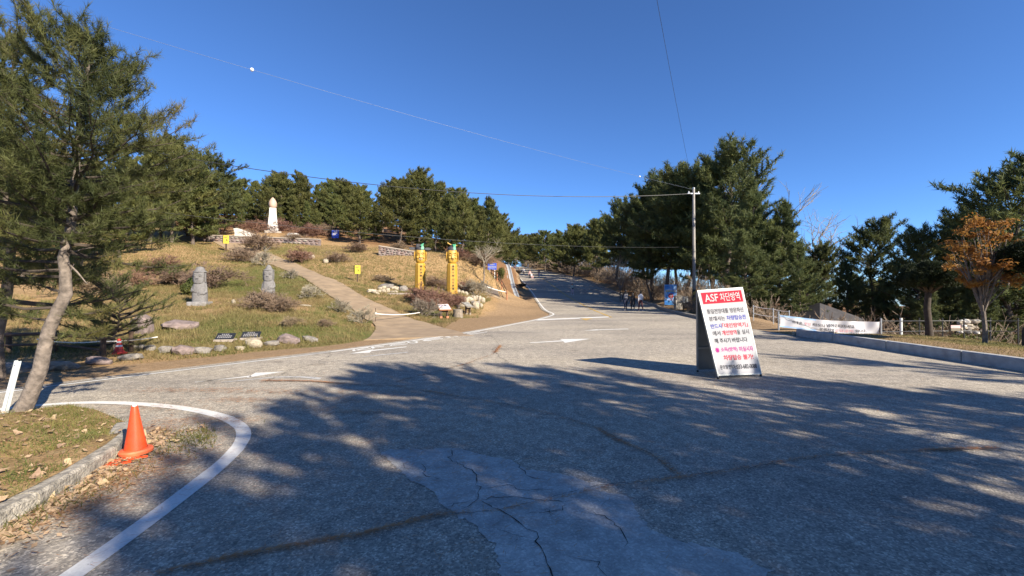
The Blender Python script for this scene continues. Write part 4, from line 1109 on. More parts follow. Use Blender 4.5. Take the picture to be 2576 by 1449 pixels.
leafy(2420, 19.5, 1.7, 1.0, 'yellowing leafy shrub behind the fence', 'green_bush')
# short pine sapling in front of the near tree's right side
SAP = pine_proto('pine_sapling', 91, 2.2, 1.25, .10, 46, 'round', 22, .11, .008, M['pine_hero'], gap=.085, wig=.05, r=.035, sub=6)
tsp = thing('pine_sapling', 'scrubby young pine across the lane left of the boulder', 'tree', (-9.9, 10.6, gz(-9.9, 10.6) - .05), 1.0, None, (0.8, 0.8, 0.78))
link_mesh('trunk', SAP[0], None, tsp); link_mesh('crown', SAP[1], None, tsp)

# -- bare deciduous trees
def bare_tree(px, d, h, label, seed, mat='bark_grey', name='bare_tree', spread=.42):
    x = (px - 1288) / FPX * d
    rd = random.Random(seed); segs = []
    def rec(p, dd, L, r, lv):
        q = p + dd * L; mid = p.lerp(q, .5) + Vector((rd.gauss(0, .04), rd.gauss(0, .04), 0)) * L
        segs.append((p, mid, r, r * .85)); segs.append((mid, q, r * .85, r * .7))
        if lv == 0: return
        for k in range(3):
            nd = (dd + Vector((rd.gauss(0, spread), rd.gauss(0, spread), rd.uniform(-.1, .35)))).normalized()
            rec(p.lerp(q, rd.uniform(.5, 1)), nd, L * rd.uniform(.6, .82), max(r * .6, .006), lv - 1)
    rec(Vector((0, 0, -.2)), Vector((rd.gauss(0, .05), rd.gauss(0, .05), 1)).normalized(), h * .34, h * .012, 5)
    mx = max(s[1].z for s in segs)
    t = thing(name, label, 'tree', (x, d, gz(x, d)), 0, None, h / mx)
    thick = [s for s in segs if s[2] > .03]; fine = [s for s in segs if s[2] <= .03]
    link_mesh('trunk', seg_mesh('bt', thick, M[mat], 6), None, t); link_mesh('crown', seg_mesh('bc', fine, M['twig_grey'], 3), None, t)
def top_h(px, top, d): return CAM_H - (top - 735) / FPX * d - gz((px - 1288) / FPX * d, d)
bare_tree(1928, 46, top_h(1928, 395, 46), 'bare grey tree whose thin twigs rise above the right pines', 3)
bare_tree(2035, 44, top_h(2035, 500, 44), 'bare spreading tree right of the big pines', 4, spread=.6)
bare_tree(1215, 44, top_h(1215, 590, 44), 'bare grey tree left of the blue road sign', 8, spread=.6)
bare_tree(1560, 46, top_h(1560, 640, 46), 'bare sapling in the roadside brush', 9)
bare_tree(1300, 150, top_h(1300, 640, 150), 'bare tree at the top of the road', 12)

# -- brown roadside brush, one uncountable thicket
segs = []
rd = random.Random(31)
proto_t = twig_mesh('t', 41, None, n_stem=7, levels=3, L0=.75, spread=.34, split=2, r0=.02, rmin=.010)
proto_u = twig_mesh('t', 42, None, n_stem=8, levels=3, L0=.6, spread=.5, split=2, r0=.018, rmin=.010)
def brush_spots():
    out = []
    rr_ = [p for p in ROAD_RIGHT[2:14]]
    line = resample(rr_[::-1], 0.9)
    for q in line:
        if q[1] < 33: continue
        for k in range(3):
            off = 1.3 + abs(rd.gauss(0, 2.2)) + k * 1.2
            out.append((q[0] + off, q[1] + rd.uniform(-.5, .5), rd.uniform(1.2, 2.1)))
    for k in range(40): out.append((rd.uniform(13.5, 24), rd.uniform(26, 38), rd.uniform(.6, 1.1)))
    for k in range(90): out.append((rd.uniform(17, 36), rd.uniform(19, 32), rd.uniform(.8, 1.5)))
    for k in range(26): out.append((rd.uniform(13.4, 17), rd.uniform(20.5, 29), rd.uniform(.6, .9)))
    for k in range(30): out.append((rd.uniform(-6, -1.5), rd.uniform(62, 100), rd.uniform(.7, 1.2)))
    return out
for (x, y, s) in brush_spots():
    z = gz(x, y); a = rd.uniform(0, 6.28); ca, sa = math.cos(a) * s, math.sin(a) * s
    o = Vector((x, y, z))
    for (p, q, r1, r2) in (proto_t if rd.random() < .6 else proto_u):
        if rd.random() < .12: continue
        f = 1.0 if y < 70 else 1.6
        segs.append((Vector((p.x * ca - p.y * sa, p.x * sa + p.y * ca, p.z * s)) + o, Vector((q.x * ca - q.y * sa, q.x * sa + q.y * ca, q.z * s)) + o, r1 * f, r2 * f))
print('brush segs', len(segs))
bo = link_mesh('undergrowth', seg_mesh('undergrowth', segs, M['brush'], 3))
tag(bo, 'tangle of bare brown brush under the roadside pines', 'undergrowth', kind='stuff')

# -- clipped topiary pines and the orange tree on the right lawn
def topiary(x, y, cz, rx, rz_, label, lean=0.0):
    z0 = gz(x, y)
    t = thing('clipped_tree', label, 'tree', (x, y, z0))
    mb = MB(); mb.tube([(0, 0, -.15), (-.03, 0, .4), (-.06 + lean, .02, .9), (lean, 0, cz - z0 - rz_ * .3)], [.115, .095, .09, .08], 12)
    for k in range(9):
        a = k * .7; mb.tube([(lean, 0, cz - z0 - rz_ * 1.0), (lean + math.cos(a) * rx * .55, math.sin(a) * rx * .55, cz - z0 - rz_ * .3)], [.06, .03], 5)
    mb.build('trunk', M['branch'], t, True)
    bl = []
    for k in range(34):
        a = random.uniform(0, 6.28); r_ = math.sqrt(random.random()) * rx * .74
        bl.append(((lean + math.cos(a) * r_, math.sin(a) * r_, cz - z0 + random.uniform(-.35, .45) * rz_), (rx * .34, rx * .34, rz_ * .55), 1))
    pos, dr = [], []
    for (c_, r_, _) in bl:
        d = unit(rng.normal(0, 1, (230, 3))); d[:, 2] = np.abs(d[:, 2]) * np.where(rng.random(230) < .25, -.6, 1)
        pos.append(np.array(c_) + d * np.array(r_) * rng.uniform(.75, 1.05, (230, 1))); dr.append(unit(d + [0, 0, .35]))
    v, f = needles(np.concatenate(pos), np.concatenate(dr), 11, .085, .018, .5, .07)
    link_mesh('crown', np_mesh('topiary_crown', v, f, M['topiary']), None, t)
topiary(13.5, 13.8, 2.10, .90, .52, 'clipped mushroom-shaped pine with a dark trunk on the lawn')
topiary(13.3, 11.0, 2.42, .86, .54, 'second clipped pine cut by the right edge of the picture', .35)
ot = thing('orange_tree', 'small tree with orange autumn leaves on the right lawn', 'tree', (12.85, 11.6, gz(12.85, 11.6)))
mb = MB()
mb.tube([(0, 0, -.1), (0.0, 0, .45), (-.02, .02, .85)], [.06, .052, .048], 9)
rd = random.Random(9); ends = []
def lim(p, d, L, r, lv):
    q = p + d * L; mb.tube([p, p.lerp(q, .5) + Vector((rd.gauss(0, .03), rd.gauss(0, .03), 0)), q], [r, r * .8, r * .6], 5, cap=False)
    ends.append((q, lv))
    if lv: 
        for k in range(3): lim(p.lerp(q, rd.uniform(.6, 1)), (d + Vector((rd.gauss(0, .5), rd.gauss(0, .5), rd.uniform(-.05, .4)))).normalized(), L * rd.uniform(.6, .85), r * .6, lv - 1)
rdo = random.Random(14); bl = []
for k in range(64):
    while True:
        d_ = Vector((rdo.uniform(-1, 1), rdo.uniform(-1, 1), rdo.uniform(-1, 1)))
        if d_.length < 1: break
    c_ = Vector((d_.x * .88 * (1 - .25 * max(0, d_.z)), d_.y * .88 * (1 - .25 * max(0, d_.z)), 2.42 + d_.z * 1.08))
    if rdo.random() < .2: continue
    st_ = Vector((-.02, .02, rdo.uniform(.8, 1.5))); mid = st_.lerp(c_, .5) + Vector((rdo.gauss(0, .06), rdo.gauss(0, .06), .12))
    mb.tube([st_, mid, c_], [.018, .011, .004], 5, cap=False)
    for q in range(3): mb.tube([c_, c_ + Vector((rdo.gauss(0, .16), rdo.gauss(0, .16), rdo.gauss(0.05, .12)))], [.005, .002], 3, cap=False)
    r_ = rdo.uniform(.13, .26); bl.append((tuple(c_), (r_, r_, r_ * .75), int(rdo.uniform(50, 100))))
for a_ in (0.2, 2.0, 3.6, 5.0): mb.tube([(-.02, .02, .8), (-.02 + .16 * math.cos(a_), .02 + .16 * math.sin(a_), 1.35), (.34 * math.cos(a_), .34 * math.sin(a_), 2.1), (.42 * math.cos(a_ + .3), .42 * math.sin(a_ + .3), 2.9)], [.036, .028, .018, .008], 6, cap=False)
mb.build('trunk', M['bark_grey'], ot, True)
link_mesh('crown', cloud_mesh('orange_crown', bl, .052, M['orange_leaf'], shell=.05, up=.5, aspect=.42), None, ot)

# -- grass blades, uncountable
def blades(name, label, pts, zs, h, w, mat, lean=.5):
    n = len(pts); a = rng.uniform(0, 6.28, n); hh = h * rng.uniform(.4, 1.2, n)
    s = np.stack([np.cos(a), np.sin(a), np.zeros(n)], 1) * w
    base = np.column_stack([pts, zs - .005]); tip = base + np.column_stack([rng.normal(0, lean, (n, 2)) * hh[:, None], hh])
    v = np.stack([base - s, base + s, tip], 1).reshape(-1, 3)
    o = link_mesh(name, np_mesh(name, v, np.arange(n * 3).reshape(-1, 3), mat)); tag(o, label, 'grass', kind='stuff')
def patchy(x, y, s=.9, th=0.0):
    return (wob(x * s * 2.1, y * s * 2.1) + .8 * wob(x * .6 + 3, y * .6)) > th
q = np.stack([rng.uniform(-8.5, -3.45, 60000), rng.uniform(0.5, 6.0, 60000)], 1)
q = q[inpoly(q[:, 0], q[:, 1], np.array(ISL))]
dn = rng.random(len(q)); q = q[(patchy(q[:, 0], q[:, 1], 1.0, -.3)) | (dn < .25)]
blades('verge_grass', 'short dry and green grass of the left verge', q, isl_z(q[:, 0], q[:, 1]), .055, .0035, M['grass_green'], .7)
q = np.stack([rng.uniform(-22, -1.0, 150000), rng.uniform(9.5, 30, 150000)], 1)
sdq = sdist(q[:, 0], q[:, 1], ROAD); pq = sdist(q[:, 0], q[:, 1], PATH, closed=False)
q = q[(sdq > 1.5) & (pq > np.interp(q[:, 1], [15, 18, 21, 24], [1.9, 1.6, 1.15, .95])) & (q[:, 0] < 1.0 - 0.0) & ~((q[:, 0] > -3) & (sdq < 4.5))]
q = q[patchy(q[:, 0], q[:, 1], .5, -.5) | (rng.random(len(q)) < .3)]
blades('slope_grass', 'tufts of dry and green grass on the sunny slope', q, H(q[:, 0], q[:, 1]), .11, .010, M['grass'], .55)
q = np.stack([rng.uniform(-36, -2.0, 70000), rng.uniform(28, 50, 70000)], 1)
pq = sdist(q[:, 0], q[:, 1], PATH, closed=False); sdq = sdist(q[:, 0], q[:, 1], ROAD)
q = q[(pq > .95) & (sdq > 4)]
blades('upper_slope_grass', 'straw coloured grass on the upper hillside', q, H(q[:, 0], q[:, 1]), .16, .018, M['grass'], .55)
cl_ = np.stack([rng.uniform(-24, -2, 1700), rng.uniform(11, 44, 1700)], 1)
cl_ = cl_[(sdist(cl_[:, 0], cl_[:, 1], ROAD) > 2.2) & (sdist(cl_[:, 0], cl_[:, 1], PATH, closed=False) > 1.35) & ~((cl_[:, 0] > -3.5) & (cl_[:, 1] < 25))]
q = np.repeat(cl_, 26, 0) + rng.normal(0, .09, (len(cl_) * 26, 2))
blades('grass_clumps', 'ragged clumps of taller dead grass on the slope', q, H(q[:, 0], q[:, 1]), .24, .008, M['grass'], .45)
q = np.stack([rng.uniform(10.5, 17, 40000), rng.uniform(3, 17, 40000)], 1)
blades('lawn_grass', 'short sparse grass of the right lawn', q, H(q[:, 0], q[:, 1]), .05, .006, M['grass'], .6)
q = np.concatenate([np.array([-3.35, 3.1]) + rng.normal(0, 1, (500, 2)) * (.12, .5), np.array([-3.4, 4.6]) + rng.normal(0, 1, (700, 2)) * (.3, .25), np.array([-3.25, 5.0]) + rng.normal(0, 1, (300, 2)) * (.2, .12), np.array([-3.5, 2.7]) + rng.normal(0, 1, (300, 2)) * (.06, .4)])
q = q[~inpoly(q[:, 0], q[:, 1], np.array(ISL)) & (sdist(q[:, 0], q[:, 1], [tuple(k_) for k_ in isl], closed=False) > .24) & (q[:, 0] < -3.0)]
blades('gutter_weeds', 'weeds growing in the gutter beside the old kerb', q, np.full(len(q), LIFT), .07, .005, M['grass_green'], .7)

# -- fallen leaves
def leaf_mesh(seed):
    rd = random.Random(seed); n = 10; v = [(0, 0, 0.004)]
    for k in range(n):
        a = 2 * math.pi * k / n; r_ = (.9 + .25 * math.cos(3 * a + rd.random()) + rd.uniform(-.12, .12)) * (1.25 if k == 0 else 1)
        v.append((r_ * math.cos(a) * 1.25, r_ * math.sin(a) * .85, rd.uniform(-.05, .38)))
    return [(0, i + 1, (i + 1) % n + 1) for i in range(n)], v
LM = []
for s_ in range(5):
    f, v = leaf_mesh(s_); me = bpy.data.meshes.new('leaf'); me.from_pydata(v, [], f); me.materials.append(M['leaf_dry']); me.update(); LM.append(me)
cand = []
for k in range(120):
    cand.append((random.uniform(-6.4, -3.6), random.uniform(2.2, 5.2), 'verge'))
for k in range(60):
    s_ = random.random(); cand.append((-3.32 - .5 * s_ + random.gauss(0, .1), 2.3 + 2.6 * s_ + random.gauss(0, .1), 'gutter'))
for (x, y, w_) in cand:
    ins = bool(inpoly(np.array([x]), np.array([y]), np.array(ISL))[0])
    z = float(isl_z(x, y)[0]) + .012 if ins else LIFT + .008
    o = bpy.data.objects.new('fallen_leaf', random.choice(LM)); col.objects.link(o)
    s_ = random.uniform(.018, .042); o.scale = (s_, s_, s_); o.location = (x, y, z); o.rotation_euler = (random.gauss(0.15, .4), random.gauss(0, .4), random.uniform(0, 6.28)); o.location.z += .012
    tag(o, 'dry curled tan leaf lying on the left grass verge' if ins else 'dry curled tan leaf in the gutter below the old kerb', 'leaf', 'fallen leaves on the verge' if ins else 'fallen leaves in the gutter')

# leaf and needle litter gathered in the gutter and on the verge, uncountable
def litter():
    n1, n2 = 1500, 700
    f = rng.random(n1); yb = 2.0 + 2.9 * f
    xb = np.interp(yb, [2, 3, 3.5, 4.14, 4.6, 5], [-3.30, -3.42, -3.54, -3.78, -3.98, -4.2]) + np.abs(rng.normal(0, .16, n1)) + .02
    a = np.stack([xb, yb + rng.normal(0, .05, n1)], 1)
    b = np.stack([rng.uniform(-6.6, -3.6, n2), rng.uniform(1.8, 5.6, n2)], 1); b = b[inpoly(b[:, 0], b[:, 1], np.array(ISL))]
    p = np.concatenate([a, b]); ins = inpoly(p[:, 0], p[:, 1], np.array(ISL))
    z = np.where(ins, isl_z(p[:, 0], p[:, 1]) + .015, LIFT + .012)
    n = len(p); c0 = np.column_stack([p, z + rng.uniform(0, .015, n)])
    nr_ = unit(rng.normal(0, .45, (n, 3)) + [0, 0, 1]); u = unit(np.cross(nr_, rng.normal(0, 1, (n, 3)))); w = np.cross(nr_, u)
    s_ = rng.uniform(.008, .026, (n, 1))
    v = np.stack([c0 - u * s_ * 1.2, c0 + w * s_ * .7, c0 + u * s_ * 1.2, c0 - w * s_ * .7], 1).reshape(-1, 3)
    o = link_mesh('leaf_litter', np_mesh('leaf_litter', v, np.arange(n * 4).reshape(-1, 4), M['leaf_dry']))
    tag(o, 'crumbled tan leaf litter along the old kerb and verge', 'leaf litter', kind='stuff')
litter()
# ================================================================== objects
def hit(px, py, d0, d1, up=0.0):
    """where on the slope a measured spot lies between two distances"""
    ds = np.linspace(d0, d1, 160)
    x = (px - 1288) / FPX * ds; z = CAM_H - (py - 735) / FPX * ds
    e = np.abs(z - (H(x, ds) + up)); k = int(np.argmin(e))
    return float(x[k]), float(ds[k])

def rock_mesh(seed, sub=2, boxy=0.5, rough=.22):
    bm = bmesh.new(); bmesh.ops.create_icosphere(bm, subdivisions=sub, radius=1.0)
    off = Vector((seed * 3.7, seed * 1.3, seed * 2.1))
    for v in bm.verts:
        d = v.co.normalized(); m = max(abs(d.x), abs(d.y), abs(d.z))
        r = (1 - boxy) + boxy / m * .8
        r *= 1 + rough * (mnoise.noise(d * 1.4 + off) * 1.1 + mnoise.noise(d * 3.1 + off) * .5)
        v.co = d * r
    me = bpy.data.meshes.new('rock'); bm.to_mesh(me); bm.free()
    me.polygons.foreach_set('use_smooth', [True] * len(me.polygons))
    if hasattr(me, 'set_sharp_from_angle'): me.set_sharp_from_angle(angle=R(32))
    return me
ROCKS = {}
def rocks(mat, sub=2):
    key = (mat, sub)
    if key not in ROCKS:
        ROCKS[key] = []
        for s in range(6):
            me = rock_mesh(s + len(mat), sub, .35 + .1 * (s % 4)); me.materials.append(M[mat]); ROCKS[key].append(me)
    return random.choice(ROCKS[key])
def rock_part(name, mat, loc, size, parent=None, rz=None, sub=1):
    o = link_mesh(name, rocks(mat, sub), None, parent)
    o.location = loc; o.scale = tuple(s / 2 for s in size); o.rotation_euler = (random.gauss(0, .12), random.gauss(0, .12), random.uniform(-.5, .5) if rz is None else rz)
    return o
def boulder(px, py, d, w, h, mat, label, depth=None, rz=None):
    x, y = hit(px, py, d - 2.5, d + 2.5)
    o = rock_part('boulder', mat, (x, y, gz(x, y) + h * .28), (w, depth or w * .7, h), None, rz, 2)
    tag(o, label, 'boulder'); return o
zr = zoomer(450, 1230, 0.34938)
def zb_(zx, zy, d, zw, zh, mat, label, **k):
    px, py = zr(zx, zy); boulder(px, py, d, zw * .2232 / FPX * d, zh * .2232 / FPX * d * 1.35, mat, label, **k)
zb_(325, 240, 14.5, 250, 215, 'stone_purple', 'large purplish boulder on the slope left of the statues')
zb_(750, 180, 15.5, 370, 85, 'stone_purple', 'long flat split slab lying on the slope', rz=.15)
zb_(585, 455, 12.2, 140, 75, 'stone_grey', 'squarish grey foot stone left of the broad pinkish one', rz=.1)
zb_(780, 470, 12.2, 225, 95, 'stone_purple', 'broad pinkish foot stone, widest of the row by the road', rz=.1)
zb_(990, 460, 12.6, 205, 65, 'stone_grey', 'low sloping foot stone under the left black plaque', rz=.1)
zb_(1200, 435, 13, 150, 65, 'stone_grey', 'rounded foot stone between the two black plaques')
zb_(1420, 420, 13.2, 100, 38, 'stone', 'smallest whitish foot stone in the row')
zb_(1580, 390, 13.4, 195, 85, 'stone', 'white angular foot stone under the right black plaque', rz=.12)
zb_(1775, 370, 13.8, 160, 50, 'stone_grey', 'flat foot stone next to the dark pointed one')
zb_(1970, 345, 14.0, 250, 90, 'stone_purple', 'dark pointed foot stone right of the plaques', rz=.1)
zb_(2210, 325, 14.6, 190, 55, 'stone_grey', 'last foot stone before the path')
zb_(280, 410, 11.7, 120, 60, 'stone_grey', 'pale foot stone beside the far cone')
zb_(410, 425, 11.9, 120, 60, 'stone_grey', 'foot stone two places right of the far cone')
for (px, py, d, w, h, mt, lab) in [(150, 930, 9.0, .7, .22, 'stone_grey', 'shaded long stone at the lane edge, nearest to the near pine'), (250, 915, 9.3, .6, .2, 'stone_purple', 'shaded stone at the lane edge under the log fence'), (330, 905, 9.7, .5, .2, 'stone_grey', 'shaded stone below the far cone'),
                                   (40, 935, 8.8, .6, .25, 'stone_grey', 'shaded stone behind the white guide post'), (783, 636, 40, .75, .6, 'stone', 'lone pale stone by the rusty shrub on the upper slope'), (848, 657, 39, .7, .8, 'stone', 'taller of the two pale stones on the upper slope'),
                                   (820, 662, 38.5, .6, .55, 'stone', 'smaller of the two pale stones on the upper slope'), (588, 765, 20, .22, .3, 'stone', 'small upright stone between the two statues'), (720, 768, 20.5, .5, .12, 'stone', 'thin white stone right of the right statue'),
                                   (770, 770, 20.5, .7, .1, 'stone', 'thin pale slab at the bare soil by the path'), (1150, 700, 36, .6, .4, 'stone', 'pale stone on the slope right of the totem')]:
    boulder(px, py, d, w, h, mt, lab)

# boulder borders round the totems
z7 = zoomer(1300, 1050, 0.25621)
def border(label, lst, d0, d1):
    root = thing('boulder_border', label, 'stone border')
    for (zx, zy, zw, zh, mt) in lst:
        px, py = z7(zx, zy); x, y = hit(px, py, d0, d1, zh * .1637 / FPX * 29 * .25)
        w, h = zw * .1637 / FPX * y, zh * .1637 / FPX * y
        rock_part('boulder', mt, (x, y, gz(x, y) + h * .28), (w * 1.12, max(w, h) * .85, h * 1.25), root, None, 2)
    return root
border('pile of pale boulders left of the left totem', [(850, 235, 255, 75, 'stone_grey'), (880, 305, 75, 62, 'stone'), (830, 330, 65, 60, 'stone'), (765, 345, 75, 55, 'stone'), (990, 290, 65, 62, 'stone'), (1042, 302, 50, 60, 'stone'), (1115, 275, 125, 85, 'stone_grey'),
        (1130, 362, 135, 90, 'stone_grey'), (892, 372, 65, 80, 'stone'), (826, 378, 65, 62, 'stone'), (1020, 352, 70, 55, 'stone'), (960, 395, 70, 42, 'stone'), (640, 382, 150, 68, 'stone'), (742, 388, 95, 50, 'stone'), (700, 408, 130, 38, 'stone'), (1010, 392, 80, 40, 'stone'), (930, 330, 70, 60, 'stone_grey'), (975, 340, 70, 60, 'stone')], 27.5, 33)
border('short row of white stones behind the right totem', [(1975, 335, 62, 60, 'stone'), (2030, 360, 65, 62, 'stone'), (2082, 362, 75, 66, 'stone'), (1955, 385, 60, 50, 'stone'), (1990, 405, 65, 45, 'stone'), (1740, 270, 60, 45, 'stone'), (2240, 385, 110, 42, 'stone'), (2170, 362, 70, 30, 'stone')], 30.5, 36)
border('curved bank of large cream boulders right of the totems', [(2075, 520, 135, 82, 'stone'), (2150, 505, 105, 78, 'stone'), (2210, 498, 60, 85, 'stone'), (2252, 488, 65, 92, 'stone'), (2295, 500, 65, 105, 'stone'), (2342, 462, 90, 95, 'stone'), (2240, 605, 105, 132, 'stone'), (2010, 585, 155, 92, 'stone'),
        (2320, 602, 52, 72, 'stone'), (2190, 560, 70, 60, 'stone_grey'), (2270, 560, 60, 60, 'stone_grey'), (2345, 530, 60, 60, 'stone_grey'), (2110, 580, 90, 60, 'stone'), (1960, 620, 70, 60, 'stone_grey')], 26, 31.5)
kb = MB(); a_, b_ = P(975, 742, 29.2), P(1085, 742, 29.6)
zq = max(gz(a_.x, a_.y), gz(b_.x, b_.y))
kb.box(a_.x, b_.x, a_.y - .12, a_.y + .12, zq - .25, zq + .09, bev=.015)
tag(kb.build('stone_sill', M['wall_cap']), 'long white stone sill at the foot of the left totem', 'sill')

# ---------------------------------------------------------------- stone grandfather statues
def loft(sections, n=20, pw=2.6):
    mb = MB(); vs = []
    for (hx, hy, z, oy) in sections:
        for k in range(n):
            a = 2 * math.pi * k / n; ca, sa = math.cos(a), math.sin(a)
            vs.append((hx * math.copysign(abs(ca) ** (2 / pw), ca), oy + hy * math.copysign(abs(sa) ** (2 / pw), sa), z))
    m_ = len(sections); fs = []
    for i in range(m_ - 1):
        for k in range(n): fs.append((i*n+k, i*n+(k+1)%n, (i+1)*n+(k+1)%n, (i+1)*n+k))
    fs.append(tuple(range(n - 1, -1, -1))); fs.append(tuple((m_ - 1) * n + k for k in range(n)))
    return mb.add(vs, fs)
def statue(px, py, d, h, rz, label, wide=1.0, hands=(.62, .50), pointed=False, plinth_w=.46):
    x, y = hit(px, py, d - 1.5, d + 1.5)
    s = h / 1.74
    t = thing('stone_statue', label, 'statue', (x, y, gz(x, y)), rz, None, (s * wide * .86, s * wide * .86, s))
    MB().box(-plinth_w, plinth_w, -.40, .40, -.25, .13, bev=.02).build('plinth', M['plinth'], t)
    loft([(.345, .30, .125, 0), (.345, .30, .3, 0), (.34, .29, .5, 0), (.32, .28, .75, 0), (.295, .26, .93, .02), (.27, .235, 1.02, .03), (.265, .235, 1.2, .02), (.265, .24, 1.45, .01), (.24, .22, 1.52, .01)]).build('body', M['basalt'], t, True)
    face = loft([(.10, .05, .955, -.20), (.20, .10, .99, -.18), (.245, .13, 1.08, -.155), (.255, .135, 1.2, -.15), (.255, .13, 1.35, -.145), (.25, .12, 1.5, -.14)], 20, 2.3).build('face', M['basalt'], t, True)
    nb = MB(); nb.add([(-.05, -.275, 1.20), (.05, -.275, 1.20), (.028, -.275, 1.36), (-.028, -.275, 1.36), (-.062, -.355, 1.195), (.062, -.355, 1.195), (.02, -.30, 1.36), (-.02, -.30, 1.36)], [(0, 1, 5, 4), (4, 5, 6, 7), (1, 2, 6, 5), (0, 4, 7, 3), (2, 3, 7, 6)]).build('nose', M['basalt'], face)
    for sx in (-1, 1):
        eb = MB(); eb.ball((sx * .125, -.262, 1.305), (.075, .04, .042), 12, 8); eb.build('eye', M['basalt'], face, True)
        MB().tube([(sx * .04, -.275, 1.365), (sx * .13, -.282, 1.385), (sx * .215, -.235, 1.35)], [.018, .022, .014], 6).build('brow', M['basalt'], face, True)
        er = loft([(.018, .05, 1.03, -.06), (.034, .065, 1.1, -.06), (.036, .07, 1.3, -.06), (.03, .06, 1.45, -.06)], 10, 2.2)
        er.v = [(v[0] + sx * .282, v[1], v[2]) for v in er.v]; er.build('ear', M['basalt'], t, True)
        hz = hands[0 if sx < 0 else 1]
        MB().tube([(sx * .25, .0, .95), (sx * .30, -.03, .80), (sx * .315, -.08, hz + .08), (sx * .26, -.22, hz), (sx * .13, -.285, hz + .01)], [.05, .065, .075, .075, .05], 9).build('arm', M['basalt'], t, True)
        hb = MB()
        for q in range(5):
            fz = hz + .055 - q * .026
            hb.tube([(sx * .16, -.28, fz), (sx * .08, -.312, fz), (sx * (.02 if q else .06), -.308, fz + (.03 if q == 0 else 0))], [.017, .016, .012], 5)
        hb.build('hand', M['basalt'], t, True)
    MB().tube([(-.10, -.278, 1.105), (0, -.292, 1.10), (.10, -.278, 1.105)], [.010, .014, .010], 6).build('upper_lip', M['basalt'], face, True)
    MB().tube([(-.085, -.27, 1.062), (0, -.286, 1.058), (.085, -.27, 1.062)], [.010, .015, .010], 6).build('lower_lip', M['basalt'], face, True)
    hp_ = [(.02, 1.485), (.315, 1.485), (.325, 1.51), (.31, 1.535), (.245, 1.56), (.215, 1.62), (.185, 1.69), (.13, 1.735), (.05, 1.752)] if not pointed else [(.02, 1.485), (.31, 1.485), (.315, 1.505), (.30, 1.525), (.21, 1.55), (.175, 1.62), (.12, 1.71), (.06, 1.77), (.02, 1.785)]
    MB().lathe(hp_, 22, 1.0, .95).build('hat', M['basalt'], t, True)
statue(503, 766, 19.5, 1.74, .22, 'grey stone guardian statue with a rounded hat, left of the pair', 1.0)
statue(676, 756, 22, 1.82, .30, 'grey stone guardian statue with a pointed hat, right of the pair', .94, (.50, .62), True, .50)

# ---------------------------------------------------------------- text
TXC = {}
def text_geo(body, off=0.0):
    key = (body, off)
    if key in TXC: return TXC[key]
    cu = bpy.data.curves.new('t', 'FONT'); cu.body = body; cu.size = 1; cu.resolution_u = 3; cu.offset = off; cu.fill_mode = 'FRONT' if cu.dimensions == '2D' else 'FRONT'
    ob = bpy.data.objects.new('t', cu); col.objects.link(ob)
    dg = bpy.context.evaluated_depsgraph_get(); me = bpy.data.meshes.new_from_object(ob.evaluated_get(dg))
    v = np.array([q.co[:2] for q in me.vertices]) if len(me.vertices) else np.zeros((0, 2)); f = [tuple(p.vertices) for p in me.polygons]
    bpy.data.objects.remove(ob); bpy.data.curves.remove(cu); bpy.data.meshes.remove(me)
    TXC[key] = (v, f); return v, f
def text_on(name, body, rect, fn, mat, parent, off=0.012, rot=None):
    """rect (u0,v0,u1,v1) on a surface fn(u,v)->point"""
    v, f = text_geo(body, off)
    if not len(v): return None
    lo, hi = v.min(0), v.max(0); n = (v - lo) / np.maximum(hi - lo, 1e-6)
    if rot: n = np.stack([1 - n[:, 0], 1 - n[:, 1]], 1)
    pts = [fn(rect[0] + (rect[2] - rect[0]) * a, rect[1] + (rect[3] - rect[1]) * b) for a, b in n]
    me = bpy.data.meshes.new(name); me.from_pydata([tuple(p) for p in pts], [], f); me.materials.append(mat); me.update()
    return link_mesh(name, me, None, parent)

